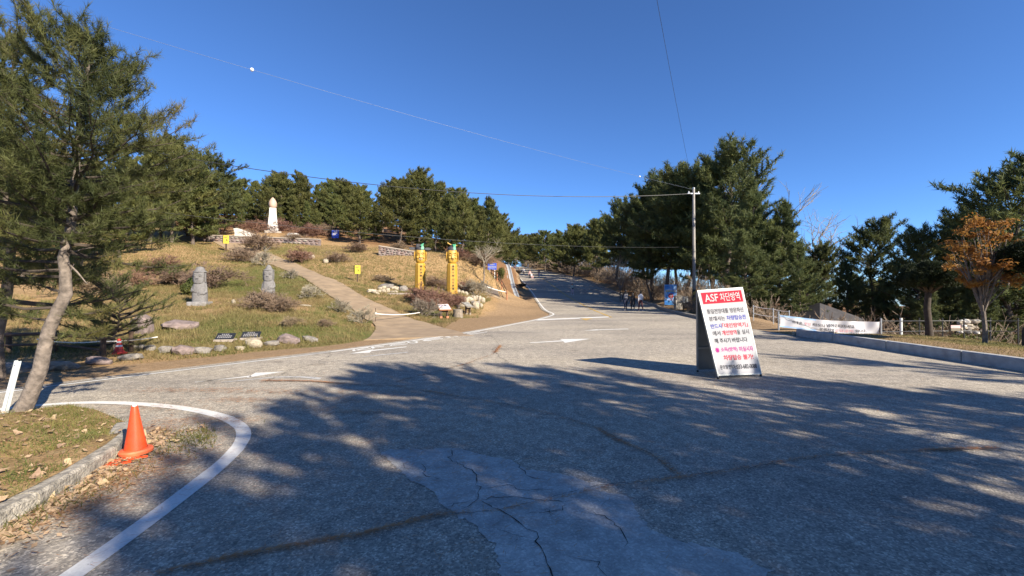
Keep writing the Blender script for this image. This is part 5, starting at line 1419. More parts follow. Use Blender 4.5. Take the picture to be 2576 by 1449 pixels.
# ---------------------------------------------------------------- totems
def totem(px, py, d, scale, rz, label, kind):
    x, y = hit(px, py, d - 1, d + 1)
    t = thing('totem_pole', label, 'totem', (x, y, gz(x, y) - .08), rz, None, scale)
    w = .40
    def sec(h, z, c=.42): # octagon, flat front
        return [(h * c, -h, z), (h, -h * c, z), (h, h * c, z), (h * c, h, z), (-h * c, h, z), (-h, h * c, z), (-h, -h * c, z), (-h * c, -h, z)]
    mb = MB(); ss = [(w * 1.0, 0), (w * .99, .8), (w * .97, 1.6), (w * .96, 2.15), (w * .92, 2.28), (w * .78, 2.36)]
    vs = [v for h, z in ss for v in sec(h, z, .5)]
    fs = [(i*8+k, i*8+(k+1)%8, (i+1)*8+(k+1)%8, (i+1)*8+k) for i in range(len(ss)-1) for k in range(8)] + [tuple(range(7, -1, -1)), tuple((len(ss)-1)*8+k for k in range(8))]
    mb.add(vs, fs).build('post', M['totem'], t)
    head = loft([(.20, .20, 2.34, -.05), (.30, .28, 2.40, -.06), (.36, .33, 2.52, -.05), (.385, .355, 2.75, -.03), (.39, .36, 3.0, -.02), (.385, .36, 3.2, 0), (.36, .34, 3.38, 0)], 24, 2.5).build('head', M['totem_face'], t, True)
    n1 = MB(); n1.add([(-.075, -.36, 2.78), (.075, -.36, 2.78), (.035, -.36, 3.08), (-.035, -.36, 3.08), (-.095, -.50, 2.765), (.095, -.50, 2.765), (.03, -.41, 3.09), (-.03, -.41, 3.09)], [(0, 1, 5, 4), (4, 5, 6, 7), (1, 2, 6, 5), (0, 4, 7, 3), (2, 3, 7, 6)])
    n1.ball((-.085, -.41, 2.80), (.05, .05, .04), 8, 6); n1.ball((.085, -.41, 2.80), (.05, .05, .04), 8, 6)
    n1.build('nose', M['totem_face'], head, True)
    for sx in (-1, 1):
        MB().ball((sx * .185, -.345, 3.0), (.10, .05, .05), 12, 8).build('eye', M['totem_face'], head, True)
        MB().tube([(sx * .09, -.385, 3.0), (sx * .19, -.40, 3.0 + (-.012 if kind else .012)), (sx * .28, -.34, 2.995)], [.008, .010, .006], 6).build('eyelid', M['ink'], head, True)
        MB().tube([(sx * .06, -.385, 3.10), (sx * .18, -.405, 3.165), (sx * .31, -.315, 3.09)], [.03, .035, .02], 7).build('brow', M['totem_face'], head, True)
        MB().ball((sx * .235, -.335, 2.78), (.10, .085, .10), 10, 8).build('cheek', M['totem_face'], head, True)
        er = loft([(.022, .06, 2.50, .0), (.05, .09, 2.60, .0), (.045, .10, 2.85, .0), (.06, .15, 3.05, .0), (.06, .15, 3.18, .0), (.03, .08, 3.27, .0)], 12, 2.2)
        er.v = [(v[0] * .9 + sx * (.425 + .035 * math.sin((v[2] - 2.5) * 4)), v[1] - .03 - sx * 0, v[2]) for v in er.v]
        ear = er.build('ear', M['totem_face'], t, True)
        MB().tube([(sx * .455, -.16, 2.7), (sx * .475, -.185, 3.05), (sx * .47, -.15, 3.2)], [.012, .022, .012], 6).build('ear_fold', M['totem'], ear, True)
    if kind == 0:
        MB().ball((0, -.345, 2.635), (.19, .05, .055), 14, 8).build('mouth', M['ink'], head, True)
        MB().box(-.13, .13, -.405, -.375, 2.645, 2.675).build('teeth', M['panel_white'], head)
        MB().tube([(-.21, -.34, 2.69), (0, -.41, 2.695), (.21, -.34, 2.69)], [.02, .032, .02], 7).build('upper_lip', M['totem_face'], head, True)
        MB().tube([(-.19, -.335, 2.62), (0, -.41, 2.565), (.19, -.335, 2.62)], [.02, .034, .02], 7).build('lower_lip', M['totem_face'], head, True)
        hat = MB().lathe([(.05, 3.36), (.385, 3.36), (.395, 3.42), (.375, 3.55), (.32, 3.60)], 20, 1, .95).build('hat', M['hat'], t, True)
        MB().box(-.32, .27, -.05, .26, 3.56, 3.86, bev=.03).build('hat_crown', M['hat'], hat)
        for sx in (-1, 1): MB().lathe([(.02, -.02), (.20, -.02), (.21, 0), (.20, .02)], 14, 1.3, .55, mat=Matrix.Translation((sx * .60, .12, 3.50)) @ Matrix.Rotation(R(80), 4, 'X')).build('hat_wing', M['hat'], hat, True)
        MB().add([(.02, -.40, 3.40), (.24, -.36, 3.40), (.25, -.33, 3.60), (.19, -.30, 3.72), (.27, -.22, 3.93), (.10, -.22, 3.86), (-.02, -.30, 3.72), (.06, -.36, 3.62),
                  (.02, -.30, 3.40), (.24, -.26, 3.40), (.25, -.23, 3.60), (.19, -.20, 3.72), (.27, -.12, 3.93), (.10, -.12, 3.86), (-.02, -.20, 3.72), (.06, -.26, 3.62)],
                 [(0, 1, 2, 7), (7, 2, 3, 6), (6, 3, 4, 5), (15, 10, 9, 8), (14, 11, 10, 15), (13, 12, 11, 14), (0, 8, 9, 1), (1, 9, 10, 2), (2, 10, 11, 3), (3, 11, 12, 4), (4, 12, 13, 5), (5, 13, 14, 6), (6, 14, 15, 7), (7, 15, 8, 0)]).build('green_ribbon', M['green_paint'], hat)
        chars = '高城金剛山大將軍'; z0 = 2.08; dz = .245
    else:
        MB().ball((0, -.36, 2.62), (.12, .05, .05), 14, 8).build('mouth', M['ink'], head, True)
        MB().tube([(-.15, -.355, 2.655), (0, -.415, 2.69), (.15, -.355, 2.65)], [.018, .03, .018], 7).build('upper_lip', M['totem_face'], head, True)
        MB().tube([(-.14, -.35, 2.61), (0, -.41, 2.57), (.14, -.35, 2.61)], [.018, .03, .018], 7).build('lower_lip', M['totem_face'], head, True)
        hat = MB().lathe([(.05, 3.36), (.375, 3.36), (.38, 3.42), (.35, 3.55), (.26, 3.66), (.12, 3.72), (.03, 3.73)], 20, 1, .95).build('hair_cap', M['hat'], t, True)
        MB().tube([(-.36, .02, 3.98), (-.16, .0, 3.86), (.05, -.02, 3.80), (.40, -.05, 3.76)], [.055, .045, .04, .035], 8).build('hair_pin', M['totem_face'], hat, True)
        MB().tube([(-.05, .05, 3.68), (-.02, .02, 3.80), (0, 0, 3.88)], [.12, .11, .05], 10).build('hair_knot', M['hat'], hat, True)
        MB().add([(.05, -.38, 3.40), (.24, -.33, 3.40), (.24, -.28, 3.60), (.28, -.15, 3.88), (.02, -.15, 3.86), (.06, -.30, 3.62),
                  (.05, -.28, 3.40), (.24, -.23, 3.40), (.24, -.18, 3.60), (.28, -.05, 3.88), (.02, -.05, 3.86), (.06, -.20, 3.62)],
                 [(0, 1, 2, 5), (5, 2, 3, 4), (11, 8, 7, 6), (10, 9, 8, 11), (0, 6, 7, 1), (1, 7, 8, 2), (2, 8, 9, 3), (3, 9, 10, 4), (4, 10, 11, 5), (5, 11, 6, 0)]).build('green_ribbon', M['green_paint'], hat)
        chars = '香陽十甲山女將軍'; z0 = 2.12; dz = .25
    for i, ch in enumerate(chars):
        zc = z0 - i * dz; hw = .085
        fn = lambda u, v, zc=zc: (u, -(w * .97 + (2.2 - zc) * .006) - .012, v)
        text_on('carved_letter', ch, (-hw + .03, zc - .09, hw + .03, zc + .09), fn, M['ink'], t, .012)
totem(1057, 733, 32, .985, .30, 'taller yellow totem with a black winged hat and grinning face', 0)
totem(1137, 736, 31, .93, .30, 'shorter yellow totem with a hairpin and rounded cap', 1)

# ---------------------------------------------------------------- monument
ox, oy = hit(685, 583, 53, 57); oz = gz(ox, oy)
ob = thing('obelisk', 'white tapered obelisk with a flame shaped stone bud on top', 'monument', (ox, oy, oz), .55)
MB().box(-.95, .95, -.95, .95, -.6, .02, bev=.03).build('base_slab', M['wall_cap'], ob)
sh = [(.62, 0.015), (.60, .55), (.50, 1.35), (.42, 2.2), (.385, 3.05)]
mb = MB(); vs = [(sx * h, sy * h, z) for h, z in sh for sx, sy in ((-1, -1), (1, -1), (1, 1), (-1, 1))]
mb.add(vs, [(i*4+k, i*4+(k+1)%4, (i+1)*4+(k+1)%4, (i+1)*4+k) for i in range(4) for k in range(4)] + [(16, 17, 18, 19), (3, 2, 1, 0)]).build('shaft', M['white_marble'], ob)
MB().lathe([(.30, 3.052), (.40, 3.12), (.47, 3.32), (.485, 3.6), (.44, 3.85), (.32, 4.12), (.16, 4.34), (.04, 4.46), (.005, 4.47)], 22).build('flame_bud', M['pink_stone'], ob, True)
def slab(px, py, d, prof_, depth, label, rz):
    x, y = hit(px, py, d - 2, d + 2); t0 = gz(x, y)
    mb = MB(); n = len(prof_)
    mb.add([(a, -depth / 2, b) for a, b in prof_] + [(a, depth / 2, b) for a, b in prof_], [tuple(range(n)), tuple(range(2 * n - 1, n - 1, -1))] + [(i, n + i, n + (i + 1) % n, (i + 1) % n) for i in range(n)])
    me = mb.mesh('marble_slab', M['white_marble']); bm = bmesh.new(); bm.from_mesh(me); bmesh.ops.recalc_face_normals(bm, faces=bm.faces[:]); bmesh.ops.bevel(bm, geom=bm.edges[:], offset=.02, segments=1, affect='EDGES'); bm.to_mesh(me); bm.free()
    o = link_mesh('marble_slab', me); o.location = (x, y, t0); o.rotation_euler = (0, 0, rz); tag(o, label, 'monument')
slab(615, 598, 51, [(-1.1, -.3), (1.15, -.3), (1.1, .45), (.3, .78), (-.75, 1.12), (-1.15, 1.05), (-1.0, .5)], .6, 'slanted white stone slab left of the obelisk', .15)
slab(737, 606, 51, [(-.85, -.3), (.85, -.3), (.85, .25), (.6, .4), (.55, .9), (-.5, .9), (-.65, .45), (-.85, .3)], .6, 'white stepped stone slab right of the obelisk', .1)
def stone_wall(name, label, a, b, h, sw, sh_, mat, cap=True, seed=1):
    rd = random.Random(seed); root = thing(name, label, 'wall')
    A, B = Vector(a), Vector(b); L = (B - A).length; u = (B - A).normalized(); nn = Vector((u.y, -u.x, 0)).normalized()
    core = MB(); prot = []
    for k in range(9): core.v += []
    def pt(s, z, o): q = A + u * s; g = min(gz(q.x, q.y), q.z); return Vector((q.x, q.y, 0)) + nn * o + Vector((0, 0, q.z + z))
    vs = [pt(0, -.6, 0), pt(L, -.6, 0), pt(L, -.6, -.35), pt(0, -.6, -.35), pt(0, h, 0), pt(L, h, 0), pt(L, h, -.35), pt(0, h, -.35)]
    core.add(vs, [(3,2,1,0),(4,5,6,7),(0,1,5,4),(1,2,6,5),(2,3,7,6),(3,0,4,7)]).build('wall_core', M['stone_purple'], root)
    mats = [M[mat], M['stone_grey'], M['stone_purple'], M['wall_stone'], M['kerb_old']]
    protos = []
    for m_ in mats:
        for s in range(2):
            me = rock_mesh(s + 20, 1, .85, .10); me.materials.append(m_); protos.append(me)
    rows = int(round(h / sh_)) + 1
    for r_ in range(rows):
        s = rd.uniform(-.2, 0)
        while s < L:
            w = sw * rd.uniform(.6, 1.35); z = -sh_ * .5 + (r_ + .5) * (h + sh_ * .5) / rows
            if s + w / 2 < L and s + w / 2 > 0:
                o = link_mesh('stone', rd.choice(protos), None, root); o.location = pt(s + w / 2, z, .02)
                o.scale = (w * .5 * .78, .12, (h + sh_ * .5) / rows * .5 * .78 * rd.uniform(.9, 1.08)); o.rotation_euler = (0, rd.gauss(0, .05), math.atan2(u.y, u.x))
            s += w
    if cap:
        n = max(1, int(L / 1.3))
        for i in range(n):
            cb_ = MB(); s0, s1 = L * i / n + .008, L * (i + 1) / n - .008
            vs = [pt(s0, h + .004, .10), pt(s1, h + .004, .10), pt(s1, h + .004, -.40), pt(s0, h + .004, -.40), pt(s0, h + .11, .10), pt(s1, h + .11, .10), pt(s1, h + .11, -.40), pt(s0, h + .11, -.40)]
            cb_.add(vs, [(3,2,1,0),(4,5,6,7),(0,1,5,4),(1,2,6,5),(2,3,7,6),(3,0,4,7)]).build('cap_stone', M['wall_cap'], root)
    return root
w1, w2 = P(500, 608, 48), P(805, 619, 49.5)
stone_wall('retaining_wall', 'long rough stone wall in front of the obelisk terrace', w1, w2, .72, .55, .34, 'wall_stone', True, 3)
w1, w2 = P(952, 642, 45.5), P(1042, 656, 46.5)
stone_wall('low_stone_wall', 'short grey block wall on the brown slope behind the left totem', w1, w2, .95, .42, .24, 'stone_grey', True, 4)
w1, w2 = P(1044, 660, 46.5), P(1090, 668, 47)
stone_wall('stepped_wall', 'lowest piece of block wall stepping down between the totems', w1, w2, .28, .5, .24, 'stone_grey', True, 5)
x, y = hit(843, 606, 52, 58)
bd = thing('notice_board', 'small dark board at the wood edge above the slope', 'sign', (x, y, gz(x, y)), .1)
MB().box(-.42, .42, -.03, .03, .35, 1.35, bev=.01).build('panel', M['sign_blue'], bd)
for k in range(3): MB().box(-.3 + .2 * k, -.15 + .2 * k, -.04, -.031, .6 + .15 * k, 1.05 + .1 * k).build('picture', M['panel_white'], bd)
for sx in (-.35, .35): MB().box(sx - .03, sx + .03, .032, .08, -.2, 1.3).build('leg', M['wood_dark'], bd)

# ---------------------------------------------------------------- plaques, lecterns, stump
for (zx, zy, sk, lab) in [(1255, 318, 0.0, 'black granite plaque with white lettering, left of two'), (1545, 300, .10, 'black granite plaque with white lettering, right of two')]:
    px, py = zr(zx, zy); x, y = hit(px, py, 12, 14.6)
    t = thing('stone_plaque', lab, 'plaque', (x, y, gz(x, y)), .12 + sk)
    MB().box(-.27, .27, -.14, .16, -.2, .05, bev=.01).build('base', M['wall_cap'], t)
    til = Matrix.Translation((0, -.10, .055)) @ Matrix.Rotation(R(-48), 4, 'X')
    MB().box(-.255, .255, -.0, .03, 0, .25, mat=til).build('slab', M['black_granite'], t)
    for r_ in range(3):
        n_ = 8 if r_ else 4
        fn = lambda u, v: til @ Vector((u, -.004, v))
        lt = MB()
        for q in range(n_):
            u0 = -.2 + .4 * q / n_ if r_ else -.11 + .22 * q / n_
            z0 = .175 - r_ * .06
            for a, b, c_, d_ in ((u0, z0, u0 + .03, z0 + .008), (u0 + .01, z0, u0 + .016, z0 + .035), (u0, z0 + .026, u0 + .034, z0 + .034)):
                lt.add([fn(a, b), fn(c_, b), fn(c_, d_), fn(a, d_)], [(0, 1, 2, 3)])
        lt.build('lettering', M['panel_white'], t)
def lectern(px, py, d, rz, w, dp, hgt, label, pm, wood, frame):
    x, y = hit(px, py, d - 1.5, d + 1.5)
    t = thing('information_lectern', label, 'sign', (x, y, gz(x, y)), rz)
    til = Matrix.Translation((0, 0, hgt)) @ Matrix.Rotation(R(32), 4, 'X')
    MB().box(-w/2 - .05, w/2 + .05, -dp/2 - .05, dp/2 + .05, -.06, 0, mat=til, bev=.01).build('frame', frame, t)
    pn = MB().box(-w/2, w/2, -dp/2, dp/2, .002, .016, mat=til).build('panel', pm, t)
    for sx in (-.6, .6): MB().box(sx * w / 2 - .05, sx * w / 2 + .05, -.05, .05, -.25, hgt - .03).build('leg', wood, t)
    for sx in (-.6, .6): MB().box(sx * w / 2 - .075, sx * w / 2 + .075, -.075, .075, -.2, .13).build('foot', frame, t)
    MB().box(-w * .3, w * .3, -.03, .03, hgt * .55, hgt * .55 + .08).build('rail', wood, t)
    return t, pn, til
t, pn, til = lectern(1117, 801, 24, .55, .66, .50, .66, 'white information panel on an orange wooden lectern', M['panel_white'], M['wood_dark'], M['wood_orange'])
mb = MB(); 
def disc(mb, cx, cy_, rx, ry, til, z=.02, n=16):
    mb.add([til @ Vector((cx + rx * math.cos(2*math.pi*k/n), cy_ + ry * math.sin(2*math.pi*k/n), z)) for k in range(n)], [tuple(range(n))])
disc(mb, .12, .13, .09, .06, til); mb.build('picture', M['txt_dark'], pn)
mb = MB(); disc(mb, -.14, .10, .13, .09, til); mb.build('picture', M['c_lilac'], pn)
mb = MB()
for k in range(5): mb.add([til @ Vector(q) for q in ((-.28, -.02 - .04 * k, .02), (.28, -.02 - .04 * k, .02), (.28, -.01 - .04 * k, .02), (-.28, -.01 - .04 * k, .02))], [(0, 1, 2, 3)])
mb.build('text_lines', M['panel_grey'], pn)
lectern(1177, 792, 27, .95, .55, .5, .66, 'weathered grey information board beside the cream boulders', M['panel_grey'], M['wood_dark'], M['wood_grey'])
x, y = hit(1152, 798, 24, 28)
st = thing('tree_stump', 'grey cut tree stump between the two lecterns', 'stump', (x, y, gz(x, y)))
loft([(.31, .30, -.15, 0), (.30, .29, .1, 0), (.28, .28, .3, 0), (.285, .28, .46, 0), (.26, .25, .475, 0)], 18, 2.2).build('wood', M['wood_grey'], st, True)

# ---------------------------------------------------------------- ropes and railings
def sagline(a, b, sag, n=14):
    a, b = Vector(a), Vector(b)
    return [a.lerp(b, k / n) - Vector((0, 0, sag * 4 * (k / n) * (1 - k / n))) for k in range(n + 1)]
x, y = hit(945, 812, 18.5, 22); z = gz(x, y)
rp_ = thing('rope_barrier', 'pink white rope strung across the path from a thin post', 'barrier', (0, 0, 0))
MB().tube([(x, y, z - .2), (x, y, z + .68)], .015, 6).build('post', M['wood_dark'], rp_)
e_ = P(1057, 786, 23.2)
MB().tube(sagline((x, y, z + .42), e_, .08), .022, 6).build('rope', M['rope'], rp_, True)
MB().ball((x, y, z + .43), .06, 8, 6).build('knot', M['rope'], rp_, True)
rp2 = thing('rope_barrier', 'white rope across the ramp by the wooden railing', 'barrier', (0, 0, 0))
a_, b_ = P(1212, 734, 41.5), P(1273, 730, 42.5)
za_, zb2 = gz(a_.x, a_.y), gz(b_.x, b_.y)
MB().tube(sagline((a_.x, a_.y, za_ + .75), (b_.x, b_.y, zb2 + .8), .08), .05, 6).build('rope', M['rope'], rp2, True)
MB().tube([(a_.x, a_.y, za_ - .2), (a_.x, a_.y, za_ + .8)], .035, 6).build('post', M['wood_dark'], rp2)
rail = thing('wooden_railing', 'brown wooden railing climbing beside the ramp', 'railing', (0, 0, 0))
rp_pts = [(b_.x + .08, 42.7), (-1.1, 45.6), (-1.7, 48.8), (-2.5, 52.5), (-3.4, 56)]
tops = []
for (x, y) in rp_pts:
    z = gz(x, y); MB().tube([(x, y, z - .3), (x, y, z + 1.0)], .06, 8).build('post', M['wood_orange'] if y < 50 else M['wood_dark'], rail); tops.append((x, y, z))
for (a, b) in zip(tops[:-1], tops[1:]):
    for hh in (.92, .5): MB().tube([(a[0], a[1], a[2] + hh), (b[0], b[1], b[2] + hh)], .045, 6).build('rail', M['wood_dark'], rail)
def draped(name, poly, lift, mat, label, thick=0.0):
    rs = resample(poly + [poly[0]], .5)[:-1]
    bm = bmesh.new(); f = bm.faces.new([bm.verts.new((x, y, gz(x, y) + lift)) for x, y in rs])
    bmesh.ops.triangulate(bm, faces=bm.faces[:]); bmesh.ops.recalc_face_normals(bm, faces=bm.faces[:])
    if sum(q.normal.z for q in bm.faces) < 0: bmesh.ops.reverse_faces(bm, faces=bm.faces[:])
    r_ = bmesh.ops.extrude_face_region(bm, geom=bm.faces[:])
    for g in r_['geom']:
        if isinstance(g, bmesh.types.BMVert): g.co.z += .06
    bmesh.ops.recalc_face_normals(bm, faces=bm.faces[:])
    me = bpy.data.meshes.new(name); bm.to_mesh(me); bm.free(); me.materials.append(mat)
    o = link_mesh(name, me); tag(o, label, None, kind='structure'); return o
draped('ramp', [(-3.0, 42.3), (-1.2, 42.5), (-1.5, 44.3), (-3.2, 44.2)], .03, M['black_metal'] if False else M['bark'], 'grey ramp beside the wooden railing')
draped('ramp_step', [(-2.6, 41.6), (-1.1, 41.7), (-1.1, 42.2), (-2.6, 42.1)], .03, M['path'], 'pale step below the ramp')
# drain channel
dl = resample([(0.45, 50.2), (-.4, 62), (-1.4, 77), (-2.4, 91)], 1.2)
vs, fs = [], []
for q in dl:
    for o_, dz in ((-.45, .10), (-.34, .10), (-.28, -.0), (.28, -.0), (.34, .10), (.45, .10)):
        vs.append((q[0] + o_, q[1], gz(q[0], q[1]) + dz + .03))
for i in range(len(dl) - 1):
    for k in range(5): a = i * 6 + k; fs.append((a, a + 1, a + 7, a + 6))
dr_ = link_mesh('drain_channel', np_mesh('drain_channel', vs, fs, M['drain'])); tag(dr_, 'pale blue grey drain channel along the left of the hill road', None, kind='structure')

# planters
def planter(px, d, label):
    x = (px - 1288) / FPX * d; t = thing('bowl_planter', label, 'planter', (x, d, gz(x, d)), random.uniform(0, 3))
    prof_ = [(.16, .22), (.34, .30), (.50, .44), (.58, .58), (.61, .60), (.60, .63), (.54, .62), (.50, .56), (.10, .54)]
    MB().lathe(prof_, 20).build('bowl', M['black_metal'], t, True)
    for k in range(4):
        a = k * 1.57 + .4; MB().tube([(.22 * math.cos(a), .22 * math.sin(a), .27), (.34 * math.cos(a), .34 * math.sin(a), .12), (.30 * math.cos(a), .30 * math.sin(a), -.06)], .022, 5).build('leg', M['black_metal'], t)
    o = link_mesh('dead_plant', SB['brown1'], None, t); o.location = (0, 0, .52); o.scale = (.42, .42, .30)
for px, d, lab in [(1314, 58, 'black bowl planter nearest of the row beside the hill road'), (1305, 67, 'second black bowl planter up the road'), (1297, 76, 'third black bowl planter up the road'), (1291, 84, 'fourth black bowl planter up the road'), (1284, 92, 'fifth black bowl planter up the road'), (1265, 104, 'black bowl planter farthest up, behind the thin trunk')]:
    planter(px, d, lab)

# ---------------------------------------------------------------- signs
def yellow_sign(px, py, d, label, s=1.0, hgt=1.45):
    x, y = hit(px, py, d - 2, d + 2)
    t = thing('yellow_sign', label, 'sign', (x, y, gz(x, y)), .18, None, s)
    MB().box(-.05, .05, -.03, .03, -.3, hgt - .1).build('post', M['wood_dark'], t)
    MB().box(-.29, .17, .035, .10, hgt - .66, hgt + .02).build('back_board', M['wood_dark'], t)
    pn = MB().box(-.20, .23, -.03 - .015, -.032, hgt - .68, hgt, bev=.004).build('panel', M['sign_yellow'], t)
    ln = MB()
    for k in range(3): ln.add([(-.14, -.049, hgt - .13 - .05 * k), (.17 - .05 * k, -.049, hgt - .13 - .05 * k), (.17 - .05 * k, -.049, hgt - .10 - .05 * k), (-.14, -.049, hgt - .10 - .05 * k)], [(0, 1, 2, 3)])
    ln.build('lettering', M['wood_orange'], pn)
    fg = MB(); c0 = Vector((.06, -.05, hgt - .44))
    for (a, b) in [((0, .10), (.01, .02)), ((.01, .02), (-.06, -.06)), ((.01, .02), (.08, -.05)), ((0, .07), (.09, .05)), ((0, .07), (-.06, .09)), ((.0, .14), (.0, .10))]:
        fg.tube([c0 + Vector((a[0], 0, a[1])), c0 + Vector((b[0], 0, b[1]))], .013, 5)
    fg.build('figure', M['ink'], pn)
yellow_sign(899, 710, 34, 'yellow warning sign on a brown post right of the path', 1.0, 1.35)
yellow_sign(568, 633, 45, 'yellow warning sign at the top of the path by the wall', 1.25, 1.35)
x, y = hit(1238, 699, 52, 60)
bs = thing('road_sign', 'blue road sign on two white posts beside the ramp', 'sign', (x, y, gz(x, y)), .15)
for sx in (-.32, .32): MB().tube([(sx, .05, -.3), (sx, .05, 1.75)], .04, 8).build('post', M['white_paint'], bs)
pn = MB().box(-.55, .55, -.03, .0, 1.0, 1.85, bev=.012).build('panel', M['sign_blue'], bs)
fn = lambda u, v: (u, -.036, v)
text_on('lettering', '쇼핑 B', (-.28, 1.56, .28, 1.76), fn, M['white_ink'], pn, .03)
text_on('lettering', '통일전망대', (-.48, 1.26, .48, 1.46), fn, M['white_ink'], pn, .03)
text_on('lettering', 'Parking', (-.36, 1.06, .36, 1.17), fn, M['white_ink'], pn, .03)

# vertical blue banner
x, y = hit(1687, 768, 37, 42)
bb = thing('vertical_banner', 'blue sky printed banner with a red disc and white arrow', 'banner', (x, y, gz(x, y) + .02), -.12)
m, nt, b = new_mat('banner_sky_print')
n_ = noise(nt, 1.6, 5, .6); r_ = ramp(nt, [(.35, (.03, .12, .42)), (.5, (.05, .28, .66)), (.64, (.45, .62, .80))], n_); nt.links.new(r_.outputs['Color'], b.inputs['Base Color']); b.inputs['Roughness'].default_value = .5
pn = MB().box(-.55, .55, -.02, .02, .03, 1.93).build('cloth', m, bb)
for sx in (-.57, .57): MB().tube([(sx, .05, -.2), (sx, .05, 1.97)], .02, 6).build('pole', M['steel'], bb)
dm = MB(); dm.add([(0.02 + .24 * math.cos(k * .2618), -.024, .86 + .24 * math.sin(k * .2618)) for k in range(24)], [tuple(range(24))]); dsc = dm.build('red_disc', M['c_maroon'] if False else M['sign_red'], pn)
am = MB(); am.add([(-.01, -.028, .68), (.05, -.028, .68), (.05, -.028, .92), (.14, -.028, .86), (.16, -.028, .92), (.02, -.028, 1.04), (-.12, -.028, .92), (-.10, -.028, .86), (-.01, -.028, .92)], [(0, 1, 2, 8), (2, 3, 4, 5), (8, 2, 5), (8, 5, 6, 7)]); am.build('arrow', M['white_ink'], dsc)
fnb = lambda u, v: (u, -.026, v)
text_on('lettering', '통일전망대', (-.45, 1.22, .45, 1.40), fnb, M['txt_yellow'], pn, .02)
text_on('lettering', '입구', (-.2, .44, .25, .58), fnb, M['txt_pink'], pn, .02)

# A-frame notice board
BL, BR, TL, TR = P(1806, 942, 7.80), P(1912, 938, 8.06), P(1757, 733, 8.13), P(1866, 725, 8.40)
af = thing('notice_board', 'white folding notice board with red heading standing on the asphalt', 'sign', (4.1, 8.2, LIFT))
inv = Matrix.Translation((-4.1, -8.2, -LIFT))
nf = (BR - BL).cross(TL - BL).normalized()
_dir = P(1866, 725, 1.0) - Vector((0, 0, CAM_H)); _o = Vector((0, 0, CAM_H))
TR = _o + _dir * ((BL - _o).dot(nf) / _dir.dot(nf))
def FA(u, v, o=0.0):
    return inv @ (BL * ((1 - u) * (1 - v)) + BR * (u * (1 - v)) + TR * (u * v) + TL * ((1 - u) * v) + nf * o)
def quadbox(fn, u0, v0, u1, v1, o0, o1):
    vs = [fn(u0, v0, o0), fn(u1, v0, o0), fn(u1, v1, o0), fn(u0, v1, o0), fn(u0, v0, o1), fn(u1, v0, o1), fn(u1, v1, o1), fn(u0, v1, o1)]
    return MB().add(vs, [(3, 2, 1, 0), (4, 5, 6, 7), (0, 1, 5, 4), (1, 2, 6, 5), (2, 3, 7, 6), (3, 0, 4, 7)])
front = quadbox(FA, 0, 0, 1, 1, -.006, 0).build('front_panel', M['sign_white'], af)
quadbox(FA, 0.012, 0.008, .988, .992, -.012, -.0065).build('front_backing', M['sign_back'], af)
for (u0, v0, u1, v1) in ((-.022, -.004, 0.004, 1.0), (.996, -.004, 1.022, 1.0), (-.022, .995, 1.022, 1.012), (-.022, -.014, 1.022, .002)):
    quadbox(FA, u0, v0, u1, v1, -.03, .004).build('frame_bar', M['sign_metal'], af)
ud = BR - BL
RL = P(1754, 930, 8.50); RR = RL + ud
nb_ = (TL - RL).cross(ud).normalized()
if nb_.y < 0: nb_ = -nb_
TL2, TR2 = TL + Vector((0, .05, -.01)), TR + Vector((0, .05, -.01))
def FB(u, v, o=0.0):
    return inv @ (RL * ((1 - u) * (1 - v)) + RR * (u * (1 - v)) + TR2 * (u * v) + TL2 * ((1 - u) * v) + nb_ * o)
quadbox(FB, 0, 0, 1, 1, -.004, .004).build('rear_panel', M['sign_back'], af)
for (u0, v0, u1, v1) in ((-.022, -.004, 0.004, 1.0), (.996, -.004, 1.022, 1.0), (-.0, .28, 1.0, .30)):
    quadbox(FB, u0, v0, u1, v1, -.025, .012).build('frame_bar', M['sign_metal'], af)
for fnq in (FA, FB):
    for u in (-.009, 1.009):
        a = Vector(fnq(u, 0.0, -.012)); b = Vector(fnq(u, .2, -.012)); dd = (a - b).normalized(); kk = (a.z - .03) / -dd.z if dd.z < 0 else 0
        e = a + dd * kk
        lg = MB().tube([a, e], .013, 8).build('leg', M['sign_metal'], af)
        MB().tube([e + Vector((0, 0, .012)), Vector((e.x, e.y, 0))], [.02, .022], 8).build('rubber_foot', M['rubber'], lg)
quadbox(FA, .04, .838, .968, .978, .0005, .003).build('red_heading', M['sign_red'], front)
fT = lambda u, v: FA(u, v, .0055); fT2 = lambda u, v: FA(u, v, .003)
text_on('heading_text', 'ASF', (.095, .862, .40, .955), fT, M['white_ink'], front, .012)
text_on('heading_text', '차단방역', (.445, .858, .905, .960), fT, M['white_ink'], front, .012)
def ln(vc, h, parts):
    for (tx, u0, u1, mt, off) in parts: text_on('lettering', tx, (u0, 1 - vc - h / 2, u1, 1 - vc + h / 2), fT2, M[mt], front, off)
ln(.257, .058, [('통일전망대를', .08, .565, 'txt_grey', .018), ('방문하신', .605, .92, 'txt_grey', .018)])
ln(.345, .056, [('분께서는', .09, .45, 'txt_grey', .018), ('차량탑승전', .49, .94, 'txt_blue', .018)])
ln(.435, .056, [('반드시', .085, .335, 'txt_blue', .018), ('「대인방역기」', .35, .95, 'txt_red', .018)])
ln(.520, .056, [('에서', .095, .27, 'txt_grey', .018), ('개인방역', .305, .645, 'txt_red', .018), ('을', .655, .73, 'txt_grey', .018), ('실시', .77, .94, 'txt_grey', .018)])
ln(.610, .056, [('해', .095, .175, 'txt_dark', .018), ('주시기', .215, .46, 'txt_dark', .018), ('바랍니다', .50, .86, 'txt_dark', .018)])
ln(.718, .058, [('※', .065, .155, 'txt_mag', .018), ('소독(방역)', .19, .575, 'txt_mag', .018), ('미실시자', .62, .95, 'txt_mag', .018)])
ln(.810, .060, [('차량탑승', .21, .625, 'txt_red', .018), ('불가!', .67, .91, 'txt_red', .018)])
